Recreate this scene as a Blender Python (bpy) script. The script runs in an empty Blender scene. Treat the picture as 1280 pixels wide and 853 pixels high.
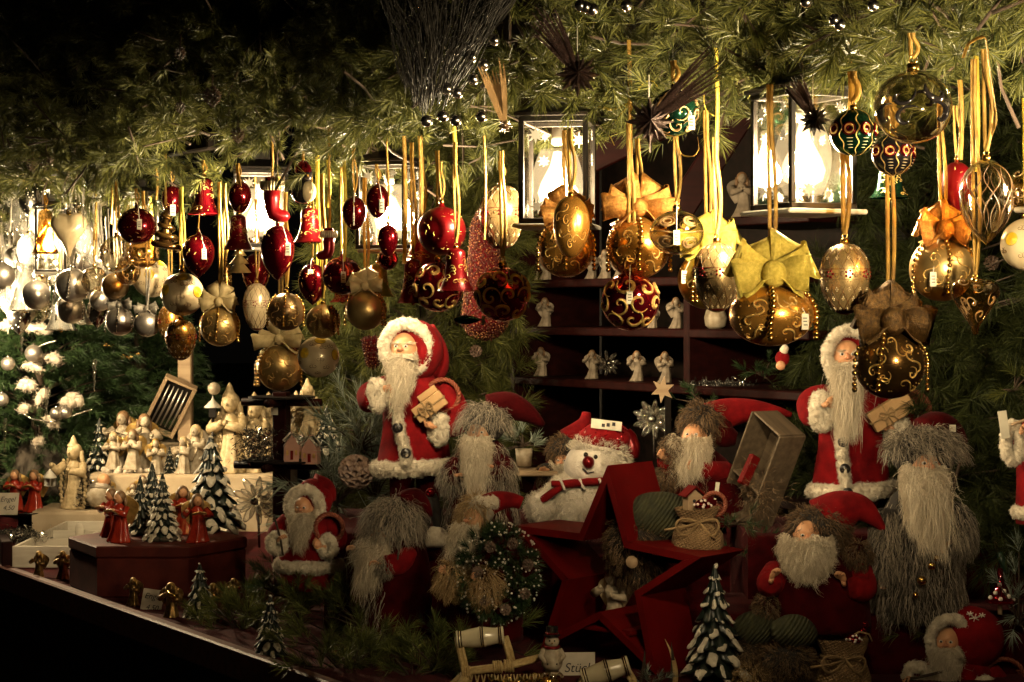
import bpy, math, random
import numpy as np
from mathutils import Vector, Matrix, Euler
random.seed(7)
rng = np.random.default_rng(11)
PI = math.pi
sc = bpy.context.scene
COL = sc.collection

# ------------------------------------------------------------------ camera
K = 2388.0            # focal length in photo pixels (1280 wide)
HOR = 385.0           # eye level row of the photo
EYE = 1.65
cam = bpy.data.cameras.new('camera')
cam.sensor_width = 36.0
cam.lens = 36.0 * K / 1280.0
cam.shift_y = -(426.5 - HOR) / 1280.0
cam.clip_start = 0.05
cam.clip_end = 200
camo = bpy.data.objects.new('camera', cam)
COL.objects.link(camo)
camo.location = (0, 0, EYE)
camo.rotation_euler = (PI / 2, 0, 0)
sc.camera = camo

# ------------------------------------------------------------------ night sky and exposure
world = bpy.data.worlds.new('World')
sc.world = world
world.use_nodes = True
bg = world.node_tree.nodes['Background']
bg.inputs[0].default_value = (1.0, 0.80, 0.62, 1)     # the dim warm night air of the lit market street
bg.inputs[1].default_value = 0.0012
sc.view_settings.view_transform = 'Standard'
sc.view_settings.look = 'None'
sc.view_settings.exposure = 0.0
sc.view_settings.gamma = 1.0
LAMP = 3000.0        # radiance of the lantern bulbs
LAMP_COLOR = (1.0, 0.77, 0.46)
try:
    sc.cycles.use_denoising = True
    sc.cycles.denoiser = 'OPENIMAGEDENOISE'
    sc.cycles.denoising_prefilter = 'ACCURATE'
except Exception:
    pass
sc.cycles.max_bounces = 7
sc.cycles.diffuse_bounces = 1
sc.cycles.glossy_bounces = 4
sc.cycles.transmission_bounces = 4
sc.cycles.transparent_max_bounces = 16
sc.cycles.sample_clamp_indirect = 4.0
sc.cycles.caustics_reflective = False
sc.cycles.caustics_refractive = False
sc.cycles.blur_glossy = 0.5

# ------------------------------------------------------------------ places
OX, OY = -1.527, 5.70                 # far end of the counter's front edge
UX, UY = 0.5445, -0.8388              # along the counter front, towards the near end
VX, VY = 0.8388, 0.5445               # into the stall
COUNTER = 0.8865
def at(px, py, D):
    return Vector(((px - 640.0) / K * D, D, EYE - (py - HOR) / K * D))
def Dv(px, v):                        # distance of the upright plane at depth v into the stall
    return (v + OX * VX + OY * VY) / ((px - 640.0) / K * VX + VY)
def av(px, py, v):
    return at(px, py, Dv(px, v))
def W(u, v, z):
    return Vector((OX + u * UX + v * VX, OY + u * UY + v * VY, z))
STALL_YAW = math.atan2(UY, UX)        # local x along the counter front

# ------------------------------------------------------------------ mesh builder
def nrm(a):
    a = np.asarray(a, float)
    return a / np.maximum(np.linalg.norm(a, axis=-1, keepdims=True), 1e-9)
def rotm(rx=0, ry=0, rz=0):
    return np.array(Euler((rx, ry, rz)).to_matrix())
_tab = np.random.default_rng(5).random((32, 32, 32))
def vnoise(p, scale=1.0):
    q = np.asarray(p, float) * scale
    i = np.floor(q).astype(int); f = q - i; f = f * f * (3 - 2 * f)
    r = 0
    for dx in (0, 1):
        for dy in (0, 1):
            for dz in (0, 1):
                w = (f[..., 0] if dx else 1 - f[..., 0]) * (f[..., 1] if dy else 1 - f[..., 1]) * (f[..., 2] if dz else 1 - f[..., 2])
                r = r + w * _tab[(i[..., 0] + dx) % 32, (i[..., 1] + dy) % 32, (i[..., 2] + dz) % 32]
    return r * 2 - 1

class MB:
    def __init__(s):
        s.v = []; s.f = []; s.m = []; s.n = 0
    def add(s, v, f, mi=0):
        v = np.asarray(v, float).reshape(-1, 3); f = np.asarray(f, int)
        s.v.append(v); s.f.append(f + s.n); s.m.append(mi); s.n += len(v)
        return s
    def xf(s, M=None, t=None, scale=None):
        for k in range(len(s.v)):
            v = s.v[k]
            if scale is not None: v = v * np.asarray(scale)
            if M is not None: v = v @ np.asarray(M).T
            if t is not None: v = v + np.asarray(t)
            s.v[k] = v
        return s
    def join(s, o, mi=None):
        for v, f, m in zip(o.v, o.f, o.m):
            pass
        off = s.n
        for v in o.v: s.v.append(v)
        for f, m in zip(o.f, o.m): s.f.append(f + off); s.m.append(m if mi is None else mi)
        s.n += o.n
        return s
    def fuzz(s, amp, scale):
        for k in range(len(s.v)):
            v = s.v[k]
            s.v[k] = v + amp * np.stack([vnoise(v + 3.1, scale), vnoise(v + 17.7, scale), vnoise(v + 41.3, scale)], -1)
        return s
    # ---- shapes
    def grid(s, P, closed_u=False, closed_v=False, mi=0):      # P (a,b,3)
        a, b = P.shape[:2]
        iu = np.arange(a if closed_u else a - 1); iv = np.arange(b if closed_v else b - 1)
        A, B = np.meshgrid(iu, iv, indexing='ij')
        A2 = (A + 1) % a; B2 = (B + 1) % b
        f = np.stack([A * b + B, A * b + B2, A2 * b + B2, A2 * b + B], -1).reshape(-1, 4)
        return s.add(P.reshape(-1, 3), f, mi)
    def box(s, c, d, R=None, mi=0):
        x, y, z = np.asarray(d, float) / 2
        v = np.array([[-x,-y,-z],[x,-y,-z],[x,y,-z],[-x,y,-z],[-x,-y,z],[x,-y,z],[x,y,z],[-x,y,z]])
        if R is not None: v = v @ np.asarray(R).T
        f = [[0,3,2,1],[4,5,6,7],[0,1,5,4],[1,2,6,5],[2,3,7,6],[3,0,4,7]]
        return s.add(v + np.asarray(c, float), f, mi)
    def bbox(s, c, d, b=0.003, R=None, mi=0):                  # bevelled box
        x, y, z = np.asarray(d, float) / 2
        b = min(b, x * .9, y * .9, z * .9)
        V = []
        for sx in (-1, 1):
            for sy in (-1, 1):
                for sz in (-1, 1):
                    V += [[sx*(x-b), sy*(y-b), sz*z], [sx*(x-b), sy*y, sz*(z-b)], [sx*x, sy*(y-b), sz*(z-b)]]
        V = np.array(V)
        I = lambda sx, sy, sz, k: ((sx > 0) * 4 + (sy > 0) * 2 + (sz > 0)) * 3 + k
        q = []; t = []
        for e in (-1, 1):
            q.append([I(-1,-1,e,0), I(1,-1,e,0), I(1,1,e,0), I(-1,1,e,0)][::e])
            q.append([I(-1,e,-1,1), I(-1,e,1,1), I(1,e,1,1), I(1,e,-1,1)][::e])
            q.append([I(e,-1,-1,2), I(e,1,-1,2), I(e,1,1,2), I(e,-1,1,2)][::e])
        for e in (-1, 1):
            for g in (-1, 1):
                q.append([I(-1,e,g,0), I(1,e,g,0), I(1,e,g,1), I(-1,e,g,1)][::-e*g])
                q.append([I(e,-1,g,0), I(e,1,g,0), I(e,1,g,2), I(e,-1,g,2)][::e*g])
                q.append([I(e,g,-1,1), I(e,g,1,1), I(e,g,1,2), I(e,g,-1,2)][::-e*g])
                for h in (-1, 1):
                    t.append([I(e,g,h,0), I(e,g,h,1), I(e,g,h,2)][::-e*g*h])
        if R is not None: V = V @ np.asarray(R).T
        V = V + np.asarray(c, float)
        s.add(V, q, mi); n = s.n
        s.f.append(np.array(t) + n - 24); s.m.append(mi)
        return s
    def lathe(s, prof, seg=32, c=(0,0,0), mi=0, wav=0, wn=7, R=None):
        prof = np.asarray(prof, float)
        a = np.linspace(0, 2*PI, seg, endpoint=False)
        r = prof[:, 0][:, None] * (1 + wav * np.sin(a * wn + 0.7)[None] * np.linspace(1, .2, len(prof))[:, None])
        P = np.stack([r * np.cos(a), r * np.sin(a), np.repeat(prof[:, 1][:, None], seg, 1)], -1)
        if R is not None: P = P @ np.asarray(R).T
        return s.grid(P + np.asarray(c, float), False, True, mi)
    def sphere(s, c, r, seg=24, rings=14, R=None, mi=0, shape=None):
        t = np.linspace(0, PI, rings + 1); a = np.linspace(0, 2*PI, seg, endpoint=False)
        T, A = np.meshgrid(t, a, indexing='ij')
        P = np.stack([np.sin(T)*np.cos(A), np.sin(T)*np.sin(A), np.cos(T)], -1)
        if shape is not None: P = shape(P)
        P = P * np.asarray(r, float)
        if R is not None: P = P @ np.asarray(R).T
        return s.grid((P + np.asarray(c, float))[:, ::-1], False, True, mi)
    def beads(s, pts, r, seg=8, rings=5, mi=0):
        pts = np.asarray(pts, float).reshape(-1, 3); n = len(pts)
        if n == 0: return s
        r = np.broadcast_to(np.asarray(r, float), (n,))
        t = np.linspace(0, PI, rings + 1); a = np.linspace(0, 2*PI, seg, endpoint=False)
        T, A = np.meshgrid(t, a, indexing='ij')
        P = np.stack([np.sin(T)*np.cos(A), np.sin(T)*np.sin(A), np.cos(T)], -1)[:, ::-1].reshape(-1, 3)
        b = seg
        ii, jj = np.meshgrid(np.arange(rings), np.arange(seg), indexing='ij')
        f = np.stack([ii*b+jj, ii*b+(jj+1) % b, (ii+1)*b+(jj+1) % b, (ii+1)*b+jj], -1).reshape(-1, 4)
        V = pts[:, None] + P[None] * r[:, None, None]
        F = f[None] + (np.arange(n) * len(P))[:, None, None]
        return s.add(V.reshape(-1, 3), F.reshape(-1, 4), mi)
    def tube(s, path, r, seg=8, mi=0, cap=True, flat=1.0, up=None):
        path = np.asarray(path, float); n = len(path)
        r = np.broadcast_to(np.asarray(r, float), (n,))
        d = nrm(np.gradient(path, axis=0))
        ref = np.array(up if up is not None else ([0, 0, 1] if abs(d[0][2]) < .9 else [1, 0, 0]), float)
        X = np.zeros((n, 3)); Y = np.zeros((n, 3))
        x = nrm(np.cross(d[0], ref))
        for k in range(n):
            x = nrm(x - d[k] * np.dot(x, d[k])); X[k] = x; Y[k] = np.cross(d[k], x)
        a = np.linspace(0, 2*PI, seg, endpoint=False)
        P = path[:, None] + r[:, None, None] * (np.cos(a)[None, :, None] * X[:, None] + flat * np.sin(a)[None, :, None] * Y[:, None])
        if cap:
            P = np.concatenate([np.repeat(path[:1, None], seg, 1), P, np.repeat(path[-1:, None], seg, 1)], 0)
        return s.grid(P, False, True, mi)
    def prism(s, out, y0, y1, R=None, c=(0,0,0), mi=0):        # outline in local xz, thickness along y; star-shaped about its mean
        out = np.asarray(out, float); n = len(out)
        cen = out.mean(0)
        A = np.array([[p[0], y0, p[1]] for p in out]); B = np.array([[p[0], y1, p[1]] for p in out])
        V = np.concatenate([A, B, [[cen[0], y0, cen[1]], [cen[0], y1, cen[1]]]])
        if R is not None: V = V @ np.asarray(R).T
        V = V + np.asarray(c, float)
        k = np.arange(n); k2 = (k + 1) % n
        s.add(V, np.stack([k, k + n, k2 + n, k2], -1), mi)
        off = s.n - len(V)
        t = np.concatenate([np.stack([k, k2, np.full(n, 2*n)], -1), np.stack([k2 + n, k + n, np.full(n, 2*n+1)], -1)])
        s.f.append(t + off); s.m.append(mi)
        return s
    def strip(s, path, width_dir, w, mi=0, thick=0.0006):      # ribbon with a little thickness
        path = np.asarray(path, float); n = len(path)
        wd = np.broadcast_to(np.asarray(width_dir, float), (n, 3)); w = np.broadcast_to(np.asarray(w, float), (n,))
        d = nrm(np.gradient(path, axis=0)); wd = nrm(wd - d * (wd * d).sum(1, keepdims=True)); nn = np.cross(d, wd)
        P = np.stack([path + wd*w[:, None]/2 + nn*thick/2, path - wd*w[:, None]/2 + nn*thick/2,
                      path - wd*w[:, None]/2 - nn*thick/2, path + wd*w[:, None]/2 - nn*thick/2], 1)
        return s.grid(P, False, True, mi)
    def strands(s, roots, dirs, L, w=0.0009, segs=4, grav=0.15, curl=0.0, wild=0.08, clump=0, cl=0.6, mi=0, rg=None):
        g = rg or rng
        roots = np.asarray(roots, float); N = len(roots)
        if N == 0: return s
        d = nrm(dirs); L = np.broadcast_to(np.asarray(L, float), (N,)) * g.uniform(.75, 1.15, N)
        P = np.zeros((segs + 1, N, 3)); P[0] = roots
        ph = g.uniform(0, 2*PI, N); perp = nrm(np.cross(d, g.normal(size=(N, 3)))); per2 = np.cross(d, perp)
        cur = d.copy()
        for k in range(1, segs + 1):
            cur = nrm(cur + np.array([0, 0, -grav]) + g.normal(size=(N, 3)) * wild)
            P[k] = P[k-1] + cur * (L / segs)[:, None]
        if curl > 0:
            ph = np.round(ph/1.2)*1.2 + 0*ph
            for k in range(1, segs + 1):
                t = k / segs
                P[k] += curl * t**.6 * (np.cos(ph + 11*t)[:, None] * perp + np.sin(ph + 11*t)[:, None] * per2)
        if clump > 0:
            nc = max(1, N // clump); cid = g.integers(0, N, nc)
            # nearest clump centre, by chunks
            own = np.zeros(N, int)
            for a in range(0, N, 2000):
                dd = ((roots[a:a+2000, None] - roots[cid][None]) ** 2).sum(-1); own[a:a+2000] = cid[dd.argmin(1)]
            for k in range(1, segs + 1):
                t = (k / segs) ** 1.3 * cl
                P[k] = P[k] * (1 - t) + P[k][own] * t + 0
        side = nrm(np.cross(d, g.normal(size=(N, 3))))
        ww = w * np.array([1.0 - 0.85 * (k / segs) ** 2 for k in range(segs + 1)])
        V = np.stack([P + side[None] * ww[:, None, None] / 2, P - side[None] * ww[:, None, None] / 2], 2)   # (S+1,N,2,3)
        V = V.transpose(1, 0, 2, 3).reshape(-1, 3)
        base = (np.arange(N) * (segs + 1) * 2)[:, None]; k = (np.arange(segs) * 2)[None]
        f = np.stack([base + k, base + k + 1, base + k + 3, base + k + 2], -1).reshape(-1, 4)
        return s.add(V, f, mi)
    def tufts(s, C, A, n, L, w=0.0016, spread=1.2, stem=0.03, bend=0.12, mi=0, rg=None):
        """sprigs of needles: centres C, axes A; each needle two tapering quads"""
        g = rg or rng
        C = np.asarray(C, float); T = len(C); A = nrm(A)
        N = T * n
        ax = np.repeat(A, n, 0); c = np.repeat(C, n, 0)
        q = g.random(N)
        th = spread * (0.25 + 0.75 * g.random(N)) * (1.0 - 0.55 * q)
        pp = nrm(np.cross(ax, g.normal(size=(N, 3))))
        d = ax * np.cos(th)[:, None] + pp * np.sin(th)[:, None]
        base = c + ax * (stem * q)[:, None]
        l = L * g.uniform(.7, 1.15, N) * np.repeat(g.uniform(.75, 1.15, T), n)
        mid = base + d * (l * .55)[:, None]
        d2 = nrm(d + pp * bend * g.normal(size=(N, 1)) + np.array([0, 0, -bend]))
        tip = mid + d2 * (l * .45)[:, None]
        side = nrm(np.cross(d, g.normal(size=(N, 3)))) * w / 2
        V = np.stack([base + side, base - side, mid + side * .9, mid - side * .9, tip + side * .15, tip - side * .15], 1).reshape(-1, 3)
        b = (np.arange(N) * 6)[:, None]
        f = np.concatenate([b + np.array([[0, 1, 3, 2]]), b + np.array([[2, 3, 5, 4]])], 1).reshape(-1, 4)
        return s.add(V, f, mi)
    # ---- to Blender
    def build(s, name, mats, parent=None, smooth=True, loc=None):
        me = bpy.data.meshes.new(name)
        V = np.concatenate(s.v); nv = len(V)
        me.vertices.add(nv); me.vertices.foreach_set('co', V.astype(np.float32).ravel())
        idx = np.concatenate([f.ravel() for f in s.f]); tot = np.concatenate([np.full(len(f), f.shape[1]) for f in s.f])
        mi = np.concatenate([np.full(len(f), m) for f, m in zip(s.f, s.m)])
        me.loops.add(len(idx)); me.loops.foreach_set('vertex_index', idx.astype(np.int32))
        me.polygons.add(len(tot)); st = np.concatenate([[0], np.cumsum(tot)[:-1]])
        me.polygons.foreach_set('loop_start', st.astype(np.int32))
        if not isinstance(mats, (list, tuple)): mats = [mats]
        for m in mats: me.materials.append(m)
        me.polygons.foreach_set('material_index', mi.astype(np.int32))
        me.polygons.foreach_set('use_smooth', np.full(len(tot), bool(smooth)))
        me.update(calc_edges=True)
        me.validate()
        o = bpy.data.objects.new(name, me); COL.objects.link(o)
        if loc is not None: o.location = loc
        if parent is not None: o.parent = parent
        return o

def tag(o, label, cat, group=None, kind=None):
    o['label'] = label; o['category'] = cat
    if group: o['group'] = group
    if kind: o['kind'] = kind
    return o
def thing(name, label, cat, loc=(0,0,0), rz=0.0, group=None, rx=0.0, ry=0.0, s=1.0):
    o = bpy.data.objects.new(name, None); COL.objects.link(o)
    o.location = loc; o.rotation_euler = (rx, ry, rz); o.scale = (s, s, s)
    o.empty_display_size = .02
    return tag(o, label, cat, group)
def struct(name, mb, m, smooth=False):
    o = mb.build(name, m, smooth=smooth); o['kind'] = 'structure'; return o
def copy_thing(root, loc, rz=0.0, label=None, s=None, group=None):
    c = root.copy(); COL.objects.link(c); c.location = loc; c.rotation_euler = (0, 0, rz)
    if label: c['label'] = label
    if group: c['group'] = group
    if s: c.scale = (s, s, s)
    for ch in [x for x in bpy.data.objects if x.parent == root]:
        d = ch.copy(); COL.objects.link(d); d.parent = c
        for g in [x for x in bpy.data.objects if x.parent == ch]:
            e = g.copy(); COL.objects.link(e); e.parent = d
    return c

# ------------------------------------------------------------------ materials
def _n(nt, t, **kw):
    n = nt.nodes.new(t)
    for k, v in kw.items(): setattr(n, k, v)
    return n
def pbr(name, col, rough=.5, metal=0.0, col2=None, scale=25.0, bump=0.0, bscale=300.0, sheen=0.0, coat=0.0,
        island=0.0, spec=.5, detail=3.0, transl=0.0, rvar=0.0, aniso=None):
    m = bpy.data.materials.new(name); m.use_nodes = True
    nt = m.node_tree; p = nt.nodes['Principled BSDF']
    p.inputs['Roughness'].default_value = rough; p.inputs['Metallic'].default_value = metal
    p.inputs['Specular IOR Level'].default_value = spec
    if sheen: p.inputs['Sheen Weight'].default_value = sheen; p.inputs['Sheen Roughness'].default_value = .4; p.inputs['Sheen Tint'].default_value = (*[min(1, c * 2 + .1) for c in col], 1)
    if coat: p.inputs['Coat Weight'].default_value = coat; p.inputs['Coat Roughness'].default_value = .06
    tc = _n(nt, 'ShaderNodeTexCoord')
    col2 = col2 or tuple(c * .72 for c in col)
    no = _n(nt, 'ShaderNodeTexNoise'); no.inputs['Scale'].default_value = scale; no.inputs['Detail'].default_value = detail
    nt.links.new(tc.outputs['Object'], no.inputs['Vector'])
    rp = _n(nt, 'ShaderNodeValToRGB')
    rp.color_ramp.elements[0].position = .32; rp.color_ramp.elements[1].position = .68
    rp.color_ramp.elements[0].color = (*col2, 1); rp.color_ramp.elements[1].color = (*col, 1)
    fac = no.outputs['Fac']
    if island > 0:
        ge = _n(nt, 'ShaderNodeNewGeometry')
        mx = _n(nt, 'ShaderNodeMix'); mx.data_type = 'FLOAT'; mx.inputs[0].default_value = island
        nt.links.new(no.outputs['Fac'], mx.inputs[2]); nt.links.new(ge.outputs['Random Per Island'], mx.inputs[3])
        fac = mx.outputs[0]
        rp.color_ramp.elements[0].position = .15; rp.color_ramp.elements[1].position = .85
    nt.links.new(fac, rp.inputs[0]); nt.links.new(rp.outputs[0], p.inputs['Base Color'])
    if rvar:
        mr = _n(nt, 'ShaderNodeMapRange'); mr.inputs[3].default_value = max(0.02, rough - rvar); mr.inputs[4].default_value = rough + rvar
        nt.links.new(no.outputs['Fac'], mr.inputs[0]); nt.links.new(mr.outputs[0], p.inputs['Roughness'])
    if bump:
        nb = _n(nt, 'ShaderNodeTexNoise'); nb.inputs['Scale'].default_value = bscale; nb.inputs['Detail'].default_value = 2.0
        nt.links.new(tc.outputs['Object'], nb.inputs['Vector'])
        bp = _n(nt, 'ShaderNodeBump'); bp.inputs['Strength'].default_value = bump; bp.inputs['Distance'].default_value = .002
        nt.links.new(nb.outputs['Fac'], bp.inputs['Height']); nt.links.new(bp.outputs[0], p.inputs['Normal'])
    if transl:
        out = nt.nodes['Material Output']; tr = _n(nt, 'ShaderNodeBsdfTranslucent'); ms = _n(nt, 'ShaderNodeMixShader')
        nt.links.new(rp.outputs[0], tr.inputs[0]); ms.inputs[0].default_value = transl
        nt.links.new(p.outputs[0], ms.inputs[1]); nt.links.new(tr.outputs[0], ms.inputs[2]); nt.links.new(ms.outputs[0], out.inputs[0])
    return m
def thin_glass(name, tint=(1, 1, 1), refl=1.0, frost=0.0, rough=0.02):
    m = bpy.data.materials.new(name); m.use_nodes = True
    nt = m.node_tree; nt.nodes.remove(nt.nodes['Principled BSDF']); out = nt.nodes['Material Output']
    tr = _n(nt, 'ShaderNodeBsdfTransparent'); tr.inputs[0].default_value = (*tint, 1)
    gl = _n(nt, 'ShaderNodeBsdfGlossy'); gl.inputs['Roughness'].default_value = rough
    gl.inputs['Color'].default_value = (1, .97, .9, 1)
    lw = _n(nt, 'ShaderNodeLayerWeight'); lw.inputs[0].default_value = .45
    ma = _n(nt, 'ShaderNodeMath', operation='MULTIPLY_ADD'); ma.inputs[1].default_value = .75 * refl; ma.inputs[2].default_value = .07 * refl
    nt.links.new(lw.outputs['Facing'], ma.inputs[0])
    mx = _n(nt, 'ShaderNodeMixShader'); nt.links.new(ma.outputs[0], mx.inputs[0])
    last = tr.outputs[0]
    if frost:
        tl = _n(nt, 'ShaderNodeBsdfTranslucent'); tl.inputs[0].default_value = (.9, .9, .85, 1)
        m2 = _n(nt, 'ShaderNodeMixShader'); m2.inputs[0].default_value = frost
        no = _n(nt, 'ShaderNodeTexNoise'); no.inputs['Scale'].default_value = 18; tc = _n(nt, 'ShaderNodeTexCoord')
        nt.links.new(tc.outputs['Object'], no.inputs['Vector'])
        mu = _n(nt, 'ShaderNodeMath', operation='MULTIPLY'); mu.inputs[1].default_value = 2 * frost
        nt.links.new(no.outputs['Fac'], mu.inputs[0]); nt.links.new(mu.outputs[0], m2.inputs[0])
        nt.links.new(tr.outputs[0], m2.inputs[1]); nt.links.new(tl.outputs[0], m2.inputs[2]); last = m2.outputs[0]
    nt.links.new(last, mx.inputs[1]); nt.links.new(gl.outputs[0], mx.inputs[2]); nt.links.new(mx.outputs[0], out.inputs[0])
    return m
def glow(name, col, strength):
    m = bpy.data.materials.new(name); m.use_nodes = True
    nt = m.node_tree; nt.nodes.remove(nt.nodes['Principled BSDF']); out = nt.nodes['Material Output']
    e = _n(nt, 'ShaderNodeEmission'); e.inputs[0].default_value = (*col, 1); e.inputs[1].default_value = strength
    m.cycles.emission_sampling = 'FRONT'
    nt.links.new(e.outputs[0], out.inputs[0])
    return m
def envelope(name, col, strength, clear):
    m = glow(name, col, strength); nt = m.node_tree; out = nt.nodes['Material Output']; e = nt.nodes['Emission']
    tr = _n(nt, 'ShaderNodeBsdfTransparent'); mx = _n(nt, 'ShaderNodeMixShader'); mx.inputs[0].default_value = clear
    nt.links.new(e.outputs[0], mx.inputs[1]); nt.links.new(tr.outputs[0], mx.inputs[2]); nt.links.new(mx.outputs[0], out.inputs[0])
    return m
def planks(name, col, col2, rough=.55, axis_scale=(6, 60, 60), bump=.25, spec=.3):
    m = bpy.data.materials.new(name); m.use_nodes = True
    nt = m.node_tree; p = nt.nodes['Principled BSDF']; p.inputs['Roughness'].default_value = rough
    tc = _n(nt, 'ShaderNodeTexCoord'); mp = _n(nt, 'ShaderNodeMapping'); mp.inputs['Scale'].default_value = axis_scale
    nt.links.new(tc.outputs['Object'], mp.inputs[0])
    no = _n(nt, 'ShaderNodeTexNoise'); no.inputs['Scale'].default_value = 1.0; no.inputs['Detail'].default_value = 6
    nt.links.new(mp.outputs[0], no.inputs['Vector'])
    rp = _n(nt, 'ShaderNodeValToRGB'); rp.color_ramp.elements[0].color = (*col2, 1); rp.color_ramp.elements[1].color = (*col, 1)
    rp.color_ramp.elements[0].position = .35; rp.color_ramp.elements[1].position = .65
    p.inputs['Specular IOR Level'].default_value = spec
    nt.links.new(no.outputs['Fac'], rp.inputs[0]); nt.links.new(rp.outputs[0], p.inputs['Base Color'])
    bp = _n(nt, 'ShaderNodeBump'); bp.inputs['Strength'].default_value = bump; bp.inputs['Distance'].default_value = .002
    nt.links.new(no.outputs['Fac'], bp.inputs['Height']); nt.links.new(bp.outputs[0], p.inputs['Normal'])
    return m

M = {}
M['lamp'] = glow('lamp_glow', LAMP_COLOR, LAMP)
M['bulb_glass'] = envelope('frosted_bulb_glass', (1.0, 0.68, 0.34), 7.0, .5)
M['halo_glow'] = envelope('lamp_halo_glow', (1.0, 0.72, 0.38), 3.0, .82)  # glowing shell material, stands in for the lamp's soft halo
M['black_metal'] = pbr('black_metal', (.018, .015, .013), .4, .6, rvar=.12)
M['white_metal'] = pbr('white_metal', (.62, .58, .50), .45, .1)
M['pane'] = thin_glass('lantern_pane', (.97, .97, .95), .8, frost=0)
M['frost'] = pbr('frost_star', (.62, .60, .56), .8, transl=.4)
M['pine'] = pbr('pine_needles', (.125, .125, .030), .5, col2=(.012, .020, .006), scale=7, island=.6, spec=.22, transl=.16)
M['pine_lit'] = pbr('lightened_pine_sprigs', (.19, .20, .055), .5, col2=(.03, .045, .012), scale=9, island=.7, spec=.2, transl=.15)  # pine lightened so the shadowed counter sprigs look lit
M['pine_wall'] = pbr('dim_pine_needles', (.058, .068, .019), .55, col2=(.008, .014, .005), scale=7, island=.65, spec=.15, transl=.1)  # own darker green, lowered further to stand in for shade
M['pine_dark'] = pbr('fir_needles', (.055, .095, .030), .45, col2=(.012, .032, .012), scale=9, island=.5, transl=.15)
M['pine_frost'] = pbr('frosted_needles', (.36, .40, .33), .6, col2=(.05, .085, .05), scale=12, island=.7, transl=.15)
M['twig'] = pbr('twig', (.045, .026, .014), .8, bump=.5)
M['cone'] = pbr('pine_cone', (.085, .042, .022), .6, col2=(.03, .014, .008), scale=60)
M['cone_frost'] = pbr('dusted_cone', (.22, .15, .11), .6, col2=(.07, .035, .022), scale=80)
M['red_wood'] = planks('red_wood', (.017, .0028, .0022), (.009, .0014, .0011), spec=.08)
M['red_paint'] = pbr('red_paint', (.125, .003, .003), .55, spec=.12, col2=(.09, .002, .002), scale=14, bump=.15, bscale=120)
M['red_cloth'] = pbr('red_cloth', (.050, .0014, .0022), .95, spec=.08, col2=(.022, .0008, .0012), scale=40, bump=.6, bscale=500, sheen=.3)
M['rail_black'] = pbr('rail_and_light_block', (.006, .0045, .0035), .95, spec=.02)  # for the rail and the added light-blocking boards
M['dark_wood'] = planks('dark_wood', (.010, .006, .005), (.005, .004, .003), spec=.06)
M['rail_wood'] = planks('rail_wood', (.12, .035, .022), (.06, .018, .012))
M['pale_wood'] = planks('pale_wood', (.42, .30, .18), (.33, .22, .13))
M['pale_cloth'] = pbr('pale_cloth', (.46, .36, .24), .85, col2=(.36, .27, .17), scale=14, bump=.4, bscale=350)
M['white_wood'] = planks('white_wood', (.62, .56, .46), (.50, .44, .35))
M['gold_ribbon'] = pbr('gold_ribbon', (.42, .26, .05), .38, .35, col2=(.22, .12, .025), scale=60, bump=.5, bscale=900, transl=.25)
M['yellow_ribbon'] = pbr('yellow_ribbon', (.58, .46, .06), .4, .25, col2=(.34, .26, .03), scale=60, bump=.4, bscale=900, transl=.3)
M['yellow_bow'] = pbr('yellow_bow_mesh', (.88, .72, .16), .3, .4, col2=(.62, .48, .07), scale=220, bump=1.0, bscale=900, transl=.35)
M['copper_ribbon'] = pbr('copper_ribbon', (.70, .34, .08), .3, .65, col2=(.36, .14, .03), scale=220, bump=.8, bscale=700, transl=.2)
M['bronze_ribbon'] = pbr('bronze_ribbon', (.15, .085, .025), .3, .7, col2=(.04, .02, .008), scale=220, bump=.8, bscale=700)
M['cream_ribbon'] = pbr('cream_ribbon', (.70, .56, .30), .5, .2, col2=(.5, .38, .18), scale=60, bump=.6, bscale=700, transl=.3)
M['silver_ribbon'] = pbr('silver_ribbon', (.36, .33, .28), .4, .5, col2=(.2, .18, .15), scale=60, bump=.6, bscale=700, transl=.3)
M['string'] = pbr('white_string', (.75, .70, .6), .8)
M['tagpaper'] = pbr('tag_paper', (.72, .66, .52), .8)
M['ink'] = pbr('ink', (.03, .025, .03), .7)
M['gold'] = pbr('gold_metal', (.80, .52, .16), .22, 1.0, col2=(.66, .40, .10), scale=30, rvar=.08)
M['gold_matte'] = pbr('matte_gold', (.62, .44, .18), .36, .9, col2=(.48, .32, .12), scale=35, rvar=.06)
M['gold_amber'] = pbr('amber_gold', (.78, .40, .08), .27, .88, col2=(.58, .26, .045), scale=25, rvar=.06, coat=.2)
M['gold_olive'] = pbr('olive_gold', (.62, .46, .09), .30, .85, col2=(.36, .26, .04), scale=25, coat=.2)
M['gold_dark'] = pbr('dark_gold', (.24, .13, .035), .2, .9, col2=(.07, .035, .012), scale=25, coat=.3)
M['champagne'] = pbr('champagne_glass', (.66, .47, .22), .27, .75, col2=(.50, .34, .14), scale=25, coat=.25)
M['silver'] = pbr('silver_metal', (.74, .70, .64), .20, 1.0, rvar=.05)
M['silver_matte'] = pbr('matte_silver', (.62, .56, .50), .36, .92, col2=(.50, .45, .40), scale=35)
M['bronze_matte'] = pbr('matte_bronze', (.36, .24, .12), .35, .9, scale=35)
M['red_ball'] = pbr('red_glass_ball', (.19, .003, .009), .16, .85, col2=(.10, .0015, .005), scale=20, coat=.6)
M['red_matte'] = pbr('matte_red_glass', (.21, .004, .007), .30, .6, col2=(.13, .0025, .005), scale=20, coat=.15)
M['red_mirror'] = pbr('red_mirror_glass', (.50, .012, .035), .07, .95, col2=(.30, .006, .02), scale=15, coat=.5)
M['pearl'] = pbr('pearl_lacquer', (.66, .54, .34), .28, .25, col2=(.54, .42, .25), scale=30, coat=.3)
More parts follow.
